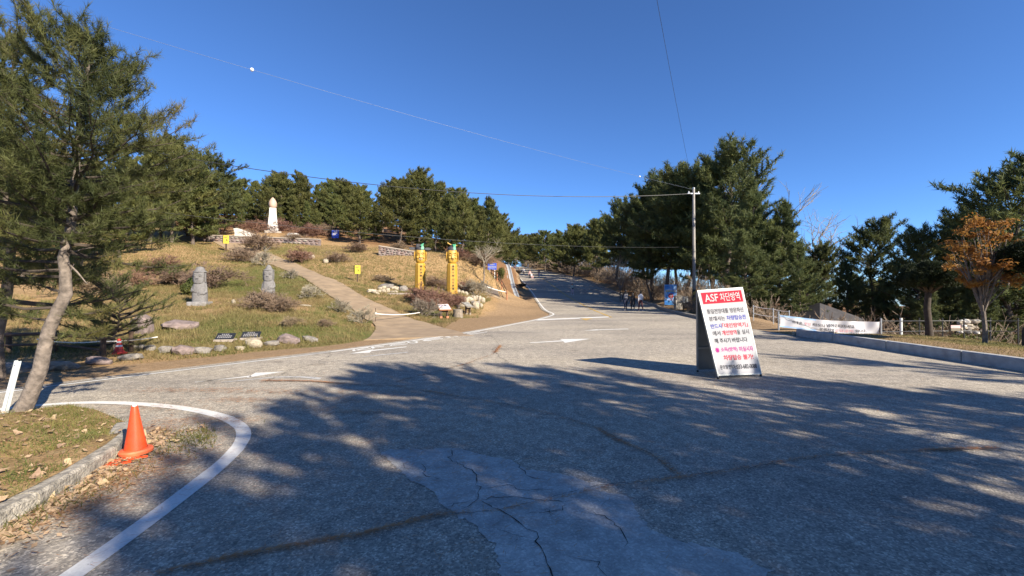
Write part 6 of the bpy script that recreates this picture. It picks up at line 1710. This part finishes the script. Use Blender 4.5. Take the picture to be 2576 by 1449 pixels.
ln(.918, .050, [('문의', .08, .185, 'txt_dark', .018), ('및', .205, .255, 'txt_dark', .018), ('연락처', .275, .43, 'txt_dark', .018), (':033-682-0088', .445, .945, 'txt_dark', .018)])

# white cloth banner
bn = thing('cloth_banner', 'white warning banner tied along the fence below the pines', 'banner', (0, 0, 0))
tops_ = [(0, 792.5), (.25, 800), (.45, 805.5), (.7, 808), (1, 809.7)]; bots = [(0, 822.5), (.25, 829.5), (.45, 835), (.67, 839.8), (1, 839.8)]
def BN(u, v, o=0.0):
    tp_ = np.interp(u, [a for a, _ in tops_], [b for _, b in tops_]); bt = np.interp(u, [a for a, _ in bots], [b for _, b in bots])
    p = P(1962 + 248 * u, bt + (tp_ - bt) * v, 17.6 - .5 * u)
    p.y += .03 * math.sin(u * 22 + v * 2.2) * (.4 + u) + .02 * math.sin(u * 47 - v * 3) - o
    return p
nu, nv = 60, 8
me = np_mesh('cloth', [BN(i / nu, j / nv)[:] for j in range(nv + 1) for i in range(nu + 1)], [(j*(nu+1)+i, j*(nu+1)+i+1, (j+1)*(nu+1)+i+1, (j+1)*(nu+1)+i) for j in range(nv) for i in range(nu)], [M['banner'], M['banner_blue']], True, [1 if j in (0, nv - 1) and i < 22 else 0 for j in range(nv) for i in range(nu)])
cl = link_mesh('cloth', me, None, bn)
fb = lambda u, v: BN(u, v, .012)
for (tx, u0, v0, u1, v1, mt) in [('이곳은', .12, .40, .225, .66, 'txt_grey'), ('위험', .245, .38, .315, .66, 'txt_pink'), ('하오니', .335, .40, .45, .66, 'txt_grey'), ('넘어오지마세요', .47, .44, .75, .72, 'txt_dark'), ('관계자외', .395, .10, .545, .34, 'txt_grey'), ('출입금지', .56, .12, .735, .34, 'txt_pink'), ('입니다.', .755, .14, .88, .36, 'txt_grey')]:
    text_on('lettering', tx, (u0, v0, u1, v1), fb, M[mt], cl, .008)
for u in (0, 1):
    q = BN(u, 1); g = gz(q.x, q.y)
    MB().tube([(q.x + (.06 if u else -.06), q.y, g - .3), (q.x + (.06 if u else -.06), q.y, q.z + .15)], .03, 8).build('post', M['steel'], bn)
for (u, v, w_) in ((0, 1, -.06), (0, 0, -.06), (1, 1, .06), (1, 0, .06)):
    q = BN(u, v); MB().tube([q, q + Vector((w_, 0, .01))], .008, 5).build('tie', M['rope'], bn)
mb = MB(); mb.tube([BN(.02 + .5 * k / 12, .95 - .85 * math.sin(k / 12 * 1.57), .025) for k in range(13)], .006, 5); mb.build('slack_cord', M['wire'], bn)
ed = thing('stone_edging', 'row of small white stones under the cloth banner', 'stone edging')
for k in range(15):
    px = 1996 + k * 7.6; x, y = hit(px, 843 + .4 * k, 13.5, 18.0)
    x = (px - 1288) / FPX * 15.8; y = 15.8
    rock_part('stone', 'stone', (x, y, gz(x, y) + .05), (.12, .14, random.uniform(.18, .26)), ed, None, 1)

# tent
x, y = (2060 - 1288) / FPX * 26, 26.0; g = gz(x, y)
tn = thing('canopy_tent', 'dark fabric canopy tent beyond the white banner', 'tent', (x, y, g), .18)
ap = .95 - g; ev = .02 - g
RFm = MB(); w_ = 1.55
RFm.add([(-w_, -w_, ev), (w_, -w_, ev), (w_, w_, ev), (-w_, w_, ev), (-.1, -w_ * .1, ap), (.1, w_ * .1, ap), (-w_, -w_, ev - .22), (w_, -w_, ev - .22), (w_, w_, ev - .22), (-w_, w_, ev - .22)],
        [(0, 1, 4), (1, 2, 5, 4), (2, 3, 5), (3, 0, 4, 5), (6, 7, 1, 0), (7, 8, 2, 1), (8, 9, 3, 2), (9, 6, 0, 3)]).build('roof', M['tent'], tn)
for sx in (-1, 1):
    for sy in (-1, 1): MB().tube([(sx * w_ * .97, sy * w_ * .97, -.2), (sx * w_ * .97, sy * w_ * .97, ev - .01)], .03, 8).build('leg', M['steel'], tn)

# pipe fence behind the lawn
pf = thing('pipe_fence', 'galvanised pipe fence behind the right lawn', 'fence', (0, 0, 0))
fp = [(2214, 17.2), (2266, 17.6), (2312, 18), (2370, 18.2), (2424, 18.2), (2490, 18.0), (2560, 17.6)]
fpos = []
for (px, d) in fp:
    x = (px - 1288) / FPX * d; g = gz(x, d); zt_ = CAM_H - (800 - 735) / FPX * d; fpos.append((x, d, zt_)); MB().tube([(x, d, g - .3), (x, d, zt_)], .025 if px != 2266 else .045, 8).build('post', M['post_white'] if px == 2266 else M['wire'], pf)
for a, b in zip(fpos[:-1], fpos[1:]):
    for dz in (.12, .55): MB().tube([(a[0], a[1] - .05, a[2] - dz), (b[0], b[1] - .05, b[2] - dz)], .016, 6).build('rail', M['wire'], pf)
q = Vector(fpos[3]); sg = thing('fence_sign', 'small pink and green sign hung on the pipe fence', 'sign', (q.x + .45, q.y - .1, q.z - .42))
MB().box(-.2, .2, -.012, .012, -.12, .0).build('panel', M['c_khaki'], sg); MB().box(-.2, .2, -.012, .012, .001, .12).build('panel', M['c_pink'], sg)
rh = thing('rock_heap', 'heap of white rocks behind the pipe fence', 'rocks')
for k in range(22):
    px = random.uniform(2405, 2475); py = random.uniform(806, 838); d = 19.6 + (838 - py) * .02
    v = P(px, py, d); rock_part('rock', random.choice(['stone', 'stone', 'white_marble', 'stone_grey']), v, (random.uniform(.2, .38), .3, random.uniform(.16, .3)), rh, None, 1)
for k in range(30):
    px = random.uniform(2395, 2480); d = 20.4; x = (px - 1288) / FPX * d; g = gz(x, d)
    rock_part('rock', 'stone_grey', (x, d, g + random.uniform(0, .9)), (.5, .5, .4), rh, None, 1)
wf = thing('wire_fence', 'sagging two wire fence left of the white banner', 'fence', (0, 0, 0))
wp = []
for (px, d) in [(1895, 21), (1945, 20), (1985, 19)]:
    x = (px - 1288) / FPX * d; g = gz(x, d); MB().tube([(x, d, g - .2), (x, d, g + .75)], .022, 6).build('post', M['steel'], wf); wp.append((x, d, g))
for a, b in zip(wp[:-1], wp[1:]):
    for hh in (.7, .35): MB().tube(sagline((a[0], a[1], a[2] + hh), (b[0], b[1], b[2] + hh), .03, 6), .012, 5).build('wire', M['rope'], wf)

# ---------------------------------------------------------------- cones, guide post, log fence
cx, cy_ = G(345, 1148)
cn = thing('traffic_cone', 'near orange traffic cone with a broken base beside the old kerb', 'cone', (cx, cy_, LIFT + .03), .3, None, (.80, .80, 1.0))
cn.rotation_euler = (.0, -.03, .3)
MB().lathe([(.112, .04), (.108, .06), (.075, .22), (.048, .36), (.034, .44), (.030, .452), (.026, .445)], 28).build('cone_body', M['cone'], cn, True)
MB().tube([(0, 0, .44), (0, 0, .463)], [.024, .018], 10).build('tip_cap', M['white_paint'], cn)
bsz = MB(); n = 26; vs = []
rd = random.Random(4)
for (r_, z) in ((.11, .042), (.152, .040), (.165, .025), (.16, .0), (.12, -.01)):
    for k in range(n):
        a = 2 * math.pi * k / n; j = 1 + .05 * math.sin(3 * a + 1) + rd.uniform(-.025, .025)
        if r_ > .12: j *= 1 - .12 * max(0, math.sin(a + .6)) ** 6
        vs.append((r_ * j * math.cos(a) * 1.02, r_ * j * math.sin(a), z + .004 * math.sin(2 * a)))
bsz.add(vs, [(i*n+k, (i+1)*n+k, (i+1)*n+(k+1)%n, i*n+(k+1)%n) for i in range(4) for k in range(n)]); bsz.build('base_ring', M['cone_base'], cn, True)
for (dx, dy, sx, sy, rz, mt) in [(-.05, -.16, .16, .045, .25, 'cone_base'), (.10, -.17, .12, .03, .35, 'cone'), (-.16, -.24, .10, .035, .1, 'cone'), (-.05, -.30, .13, .03, .25, 'cone'), (-.20, -.32, .08, .03, -.2, 'cone')]:
    f_ = MB(); ring_ = []
    for k in range(9): a = 2 * math.pi * k / 9; j = random.uniform(.7, 1.2); ring_.append((sx * j * math.cos(a), sy * j * math.sin(a)))
    f_.add([(a, b, 0) for a, b in ring_] + [(a, b, .012) for a, b in ring_], [tuple(range(8, -1, -1)), tuple(range(9, 18))] + [(k, (k+1)%9, 9+(k+1)%9, 9+k) for k in range(9)])
    o = f_.build('base_fragment', M[mt], cn); o.location = (dx, dy, -.024 + random.uniform(0, .006)); o.rotation_euler = (0, 0, rz)
x, y = hit(301, 889, 9.5, 12.5)
c2 = thing('traffic_cone', 'far red cone with white bands by the shaded log fence', 'cone', (x, y, gz(x, y)), 0, None, .84)
MB().lathe([(.19, .0), (.19, .02), (.14, .035), (.10, .10), (.082, .20)], 20).build('lower_body', M['cone_red'], c2, True)
MB().lathe([(.0815, .201), (.0705, .25)], 20).build('white_band', M['white_paint'], c2, True)
MB().lathe([(.070, .2505), (.058, .315)], 20).build('red_band', M['cone_red'], c2, True)
MB().lathe([(.0575, .3155), (.049, .36)], 20).build('white_band', M['white_paint'], c2, True)
MB().lathe([(.0485, .3605), (.036, .425), (.02, .43)], 20).build('tip', M['cone_red'], c2, True)
lf = thing('log_fence', 'dark log fence in the shade behind the near pine', 'fence', (0, 0, 0))
lp = []
for (px, py, d) in [(-120, 868, 10.9), (23, 872, 10.6), (140, 885, 10.3), (260, 900, 9.9), (330, 880, 10.8)]:
    x = (px - 1288) / FPX * d; g = gz(x, d); MB().tube([(x, d, g - .25), (x + .01, d, g + .52)], [.055, .05], 8).build('post', M['wood_dark'], lf, True); lp.append((x, d, g))
for a, b in list(zip(lp[:-1], lp[1:]))[:3]:
    MB().tube([(a[0] - .12, a[1] - .06, a[2] + .45), (b[0] + .12, b[1] - .06, b[2] + .46)], .04, 8).build('rail', M['wood_dark'], lf, True)
    MB().tube([(a[0], a[1] - .06, a[2] + .2), (b[0], b[1] - .06, b[2] + .2)], .03, 8).build('rail', M['wood_dark'], lf, True)
tp2 = MB(); q2 = lp[2]; tp2.tube(sagline((q2[0] - .3, q2[1] - .12, q2[2] + .32), (x - .4, y - .1, gz(x, y) + .30), .05), .014, 6); tp2.tube(sagline((x - .4, y - .1, gz(x, y) + .30), (x + .55, y + .5, gz(x + .55, y + .5) + .42), .03), .014, 6)
tag(tp2.build('barrier_tape', M['rope'], None, True), 'white barrier tape running from the log fence past the far cone', 'tape')
gp = thing('guide_post', 'leaning white metal guide post at the left edge', 'post')
a_, b_ = P(9, 1050, 5.45), P(44, 908, 5.45); a_.z = min(a_.z, .03)
def slat(a, b, w_, th):
    a, b = Vector(a), Vector(b); u = (b - a).normalized(); s = u.cross(Vector((0, 1, 0))).normalized(); n_ = s.cross(u)
    return MB().add([a - s * w_ - n_ * th, a + s * w_ - n_ * th, a + s * w_ + n_ * th, a - s * w_ + n_ * th, b - s * w_ - n_ * th, b + s * w_ - n_ * th, b + s * w_ + n_ * th, b - s * w_ + n_ * th], [(3, 2, 1, 0), (4, 5, 6, 7), (0, 1, 5, 4), (1, 2, 6, 5), (2, 3, 7, 6), (3, 0, 4, 7)])
slat(a_ - Vector((.02, 0, .1)), b_, .021, .006).build('face_plate', M['post_white'], gp)
u_ = (b_ - a_).normalized(); s_ = u_.cross(Vector((0, 1, 0))).normalized()
for k in (-1, 1): slat(a_ + s_ * .022 * k + Vector((0, .014, 0)), b_ + s_ * .022 * k + Vector((0, .014, 0)), .003, .02).build('side_flange', M['post_white'], gp)
MB().ball(b_ - u_ * .05 + Vector((0, -.01, 0)), .008, 8, 6).build('bolt', M['steel'], gp); 
gp.location = (0, 0, 0)

# ---------------------------------------------------------------- utility pole and wires
x, y = (1746 - 1288) / FPX * 35.0, 35.0; g = gz(x, y)
up = thing('utility_pole', 'concrete utility pole with a black and yellow band', 'pole', (x, y, g))
ztop = CAM_H + (735 - 474) / FPX * 35 - g
pole = MB().tube([(0, 0, -.5), (0, 0, ztop * .5), (0, 0, ztop)], [.15, .125, .095], 18).build('shaft', M['pole'], up, True)
sl = MB(); nn_, rows = 24, 16; z0, z1 = .75, 1.75
for i in range(rows + 1):
    for k in range(nn_): a = 2*math.pi*k/nn_; sl.v.append((.152*math.cos(a), .152*math.sin(a), z0 + (z1-z0)*i/rows))
for i in range(rows):
    for k in range(nn_): sl.f.append((i*nn_+k, i*nn_+(k+1)%nn_, (i+1)*nn_+(k+1)%nn_, (i+1)*nn_+k)); sl.m.append(int(((i - k * .55) % 8) < 4))
sl.build('warning_band', [M['rubber'], M['safety_yellow']], up)
MB().box(-.5, .5, -.05, .05, ztop - .45, ztop - .36).build('cross_arm', M['steel'], up)
for k in (-.4, .4): MB().lathe([(.02, 0), (.05, .02), (.04, .07), (.05, .1), (.02, .14)], 10, loc=(k, 0, ztop - .36)).build('insulator', M['white_paint'], up, True)
MB().lathe([(.105, 0), (.105, .06), (.07, .1)], 12, loc=(0, 0, ztop + .002)).build('pole_cap', M['steel'], up, True)
MB().tube([(-.14, -.09, .3), (-.13, -.09, ztop * .7)], .025, 6).build('conduit', M['wire'], up)
pt_ = Vector((x, y, g + ztop))
def wire(name, label, a, b, sag, r, mat, balls=()):
    w = thing(name, label, 'wire', (0, 0, 0))
    pts_ = sagline(a, b, sag, 40); MB().tube(pts_, r, 5).build('strand', mat, w, True)
    for f in balls:
        i = f * 40; k = int(i); c_ = pts_[k].lerp(pts_[min(k + 1, 40)], i - k)
        MB().ball(c_, (.085, .085, .085) if c_.y < 25 else (.07, .07, .07), 10, 8).build('marker_ball', M['white_paint'], w, True)
    return w
def frac_px(a, b, px):
    a, b = Vector(a), Vector(b); best = min(range(2001), key=lambda i: abs(1288 + FPX * a.lerp(b, i/2000).x / a.lerp(b, i/2000).y - px)); return best / 2000
q_ = P(-140, -60, 16); a_ = pt_ + Vector((-.1, 0, -.05))
wire('overhead_wire', 'thin pale wire crossing the sky with small white balls', a_, q_, .35, .0065, M['wire_pale'], [frac_px(a_, q_, 630), frac_px(a_, q_, 1610)])
wire('overhead_cable', 'upper grey cable sagging from the pole to the left', pt_ + Vector((-.1, 0, -.4)), P(330, 372, 26), 1.25, .024, M['wire'])
wire('overhead_cable', 'lower grey cable passing in front of the obelisk', P(1742, 621, 35), P(-80, 474, 17), .75, .010, M['wire'])
wire('overhead_wire', 'thin wire rising steeply overhead from the pole top', pt_ + Vector((0, 0, .05)), P(1640, -90, 12), .3, .007, M['wire'])
x, y = hit(1724, 780, 35, 40)
pl = thing('meter_cabinet', 'grey meter cabinet on a dark stand beside the utility pole', 'cabinet', (x, y, gz(x, y)))
MB().box(-.2, .2, -.12, .12, .62, 1.15, bev=.012).build('box', M['steel'], pl)
MB().box(-.05, .05, -.135, -.122, .78, 1.02).build('window', M['rubber'], pl)
for sx in (-.15, .15): MB().box(sx - .03, sx + .03, -.03, .03, -.2, .618).build('leg', M['black_metal'], pl)
x, y = hit(1706, 778, 37, 41)
cp_ = thing('block_pillar', 'rough grey concrete block pillar left of the meter cabinet', 'pillar', (x, y, gz(x, y)))
for k in range(4): MB().box(-.30, .30, -.22, .22, -.2 + .32 * k + .004, -.2 + .32 * (k + 1), bev=.014).build('block', M['concrete'], cp_)
MB().box(-.34, .34, -.26, .26, 1.085, 1.16, bev=.01).build('cap_slab', M['kerb_old'], cp_)
x, y = hit(1728, 792, 32, 36)
tag(rock_part('boulder', 'stone', (x, y, gz(x, y) + .06), (.34, .25, .22), None, 0, 2), 'pale stone block at the foot of the utility pole', 'boulder')
# ================================================================== people
def body_mesh(name, stride, arm, bend=0.12):
    """one continuous skinned figure 1.7 m tall, facing -Y; material by body region"""
    V, E, Rr, Z = [], [], [], []
    def v(p, r, zone, par=None):
        V.append(p); Rr.append(r); Z.append(zone)
        if par is not None: E.append((par, len(V) - 1))
        return len(V) - 1
    pel = v((0, 0, .92), (.155, .115), 2)
    w = v((0, -.005, 1.06), (.145, .105), 1, pel); ch = v((0, 0, 1.26), (.165, .115), 1, w); nk0 = v((0, .0, 1.40), (.10, .075), 1, ch)
    nk = v((0, -.005, 1.47), (.052, .052), 0, nk0); hd0 = v((0, -.02, 1.54), (.075, .085), 0, nk); hd = v((0, -.015, 1.62), (.082, .098), 0, hd0); hd1 = v((0, -.005, 1.685), (.055, .07), 0, hd)
    for s in (-1, 1):
        sh = v((s * .165, 0, 1.375), (.068, .068), 1, nk0)
        aa = arm * s
        el = v((s * .225, -.20 * aa * .6 + .03, 1.12), (.052, .052), 1, sh)
        wr = v((s * .235, -.24 * aa - .05, .90), (.038, .038), 1, el)
        hn = v((s * .232, -.26 * aa - .07, .83), (.032, .04), 0, wr)
        hp = v((s * .085, 0, .87), (.098, .105), 2, pel)
        st = -stride * s
        kn = v((s * .095, -.30 * st - .03, .50), (.066, .07), 2, hp)
        an = v((s * .095, -.58 * st + (.10 if st < 0 else 0), .11 + (.05 if st < 0 else 0)), (.045, .048), 2, kn)
        he = v((s * .095, -.58 * st - .02 + (.10 if st < 0 else 0), .055 + (.05 if st < 0 else 0)), (.042, .05), 3, an)
        to = v((s * .105, -.58 * st - .15 + (.10 if st < 0 else 0), .035 + (.0 if st < 0 else 0)), (.040, .032), 3, he)
    me = bpy.data.meshes.new(name); me.from_pydata(V, E, []); me.update()
    ob = bpy.data.objects.new(name, me); col.objects.link(ob)
    md = ob.modifiers.new('s', 'SKIN'); md.use_smooth_shade = True; md.branch_smoothing = .6
    for i, d in enumerate(me.skin_vertices[0].data): d.radius = Rr[i]; d.use_root = (i == 0)
    ob.modifiers.new('u', 'SUBSURF').levels = 1
    dg = bpy.context.evaluated_depsgraph_get(); dg.update()
    out = bpy.data.meshes.new_from_object(ob.evaluated_get(dg)); bpy.data.objects.remove(ob)
    for m_ in ('skin', 'c_black', 'c_navy', 'rubber', 'hair'): out.materials.append(M[m_])
    VA = [Vector(p) for p in V]; idx = []
    for p in out.polygons:
        c_ = p.center; z = Z[min(range(len(VA)), key=lambda i: (VA[i] - c_).length - max(Rr[i]) * .3)]
        if z == 0 and c_.z > 1.45 and (c_.y > .015 or c_.z > 1.655): z = 4
        idx.append(z)
    out.polygons.foreach_set('material_index', idx); out.polygons.foreach_set('use_smooth', [True] * len(idx)); out.update()
    return out
BODY = [body_mesh('figure_stride', .34, .55), body_mesh('figure_step', -.22, -.4), body_mesh('figure_still', .05, .08)]
hm = MB()
for s in (0,):
    hm.ball((0, 0, 0), (.016, .030, .042), 8, 6)
    for k, (dy, L_) in enumerate(((-.026, .06), (-.009, .072), (.009, .068), (.024, .055))): hm.tube([(0, dy, -.03), (-.004, dy, -.03 - L_ * .6), (-.014, dy, -.03 - L_)], [.0088, .008, .006], 5)
    hm.tube([(0, -.028, .005), (-.01, -.05, -.02), (-.015, -.056, -.045)], [.010, .009, .007], 5)
HAND = hm.mesh('hand', M['skin'], True)
fm = MB(); fm.cur = 0
fm.add([(-.012, -.108, 1.575), (.012, -.108, 1.575), (0, -.132, 1.578), (0, -.112, 1.615)], [(0, 2, 3), (2, 1, 3), (0, 1, 2)])
fm.cur = 1
for s in (-1, 1): fm.ball((s * .03, -.105, 1.612), (.012, .006, .006), 8, 5)
fm.ball((0, -.103, 1.548), (.02, .006, .005), 8, 5)
for s in (-1, 1): fm.cur = 0; fm.ball((s * .082, -.0, 1.595), (.012, .02, .03), 8, 6)
FACE = fm.mesh('face', [M['skin'], M['hair']], True)
hr = MB(); hr.lathe([(.03, 1.715), (.07, 1.70), (.096, 1.66), (.102, 1.61), (.098, 1.55), (.092, 1.45), (.085, 1.38), (.05, 1.33)], 16, 1.0, .8, (0, .03, 0)); LONG = hr.mesh('long_hair', M['hair'], True)
hr = MB(); hr.lathe([(.03, 1.712), (.066, 1.698), (.09, 1.66), (.094, 1.62), (.088, 1.575), (.06, 1.545)], 16, 1.0, 1.0, (0, .018, 0)); SHORT = hr.mesh('short_hair', M['hair'], True)
hd = MB(); hd.lathe([(.05, 1.36), (.13, 1.385), (.14, 1.43), (.11, 1.49), (.06, 1.51)], 16, 1.0, .8, (0, .055, 0)); HOOD = hd
bg = MB(); bg.box(-.15, .15, .12, .25, 1.0, 1.36, bev=.03); BAG = bg
ct = MB(); ct.lathe([(.235, .55), (.225, .75), (.20, .95), (.175, 1.1), (.16, 1.2)], 18, 1.0, .72); COAT = ct
def person(px, d, height, heading, pose, top, bottom, label, hair='short', extra=None, shoes='c_white', z=None, mirror=False):
    x = (px - 1288) / FPX * d
    s = height / 1.715
    t = thing('person', label, 'person', (x, d, float(prof(d)) + LIFT if z is None else z), heading, None, (s * (-1 if mirror else 1), s, s))
    o = link_mesh('body', BODY[pose], None, t)
    for i, m_ in enumerate(('skin', top, bottom, shoes, 'hair')):
        o.material_slots[i].link = 'OBJECT'; o.material_slots[i].material = M[m_]
    link_mesh('face', FACE, None, t); link_mesh('hair', LONG if hair == 'long' else SHORT, None, t)
    ar_ = [.55, -.4, .08][pose]
    for q in (-1, 1):
        h_ = link_mesh('hand', HAND, None, t); h_.location = (q * .232, -.265 * ar_ * q - .075, .80); h_.scale = (q, 1, 1)
    for (nm, mb_, mt) in (extra or []): link_mesh(nm, mb_.mesh(nm, M[mt], True), None, t)
    return t
def zp(zx): return (1900 + zx / 6.44) * .63889
AWAY = math.pi
person(1573.5, 36.2, 1.78, AWAY - .1, 0, 'c_black', 'c_navy', 'tall person in a dark jacket with a grey bag, left of three walking away', 'short', [('shoulder_bag', BAG, 'c_grey'), ('hood', HOOD, 'c_black')])
person(1591.5, 36.0, 1.52, AWAY, 1, 'c_black', 'c_black', 'person in a long black coat, middle of three walking away', 'long', [('coat_skirt', COAT, 'c_black')])
person(1611.5, 35.6, 1.62, AWAY + .1, 0, 'c_white', 'c_maroon', 'person in a white hoodie and dark red trousers, right of three walking away', 'short', [('hood', HOOD, 'c_white')], mirror=True)
person(1440, 53.5, 1.45, .15, 1, 'c_mint', 'c_lilac', 'girl in a pale green top alone in the middle of the hill road', 'long', [('waist_bag', MB().ball((0, -.13, .98), (.15, .07, .08), 12, 8), 'c_black')])
person(zp(1200), 77.5, 1.66, .1, 0, 'c_pink', 'c_black', 'person in a pink top and black trousers coming down the road', 'short')
person(zp(1243), 77.8, 1.15, .1, 1, 'c_white', 'c_pink', 'child in a white top and pink trousers beside the adult in pink', 'long')
person(zp(1280), 79.0, .62, .1, 2, 'c_pink', 'c_pink', 'toddler in pink, smallest figure on the road', 'short')
person(zp(1430), 81.0, 1.70, -.1, 0, 'c_brown', 'c_jeans', 'person in a brown jacket and blue jeans walking down the road centre', 'short', mirror=True)
person(zp(930), 88, 1.66, .1, 1, 'c_black', 'c_grey', 'person in an open black coat near the planters', 'long', [('coat_skirt', COAT, 'c_black')])
person(zp(1042), 88.5, 1.68, .0, 0, 'c_white', 'c_black', 'person in a white jacket and black trousers by the planters', 'short')
person(zp(640), 104, 1.55, .1, 1, 'c_grey', 'c_navy', 'person in grey, leftmost of the far group', 'short')
person(zp(703), 104, 1.75, .2, 0, 'c_white', 'c_khaki', 'person in a white vest over dark sleeves in the far group', 'short')
person(zp(757), 105, 1.2, .1, 2, 'c_white', 'c_tan', 'child in white in the far group', 'short')
person(zp(810), 104, 1.66, .0, 1, 'c_plum', 'c_grey', 'person in a plum jacket in the far group', 'long')
person(zp(1156), 128, 1.75, AWAY, 0, 'c_black', 'c_jeans', 'person in black walking away at the top of the road', 'short')
person(zp(1260), 126, 1.65, AWAY, 1, 'c_tan', 'c_black', 'person in a light top and dark shorts near the top of the road', 'short')
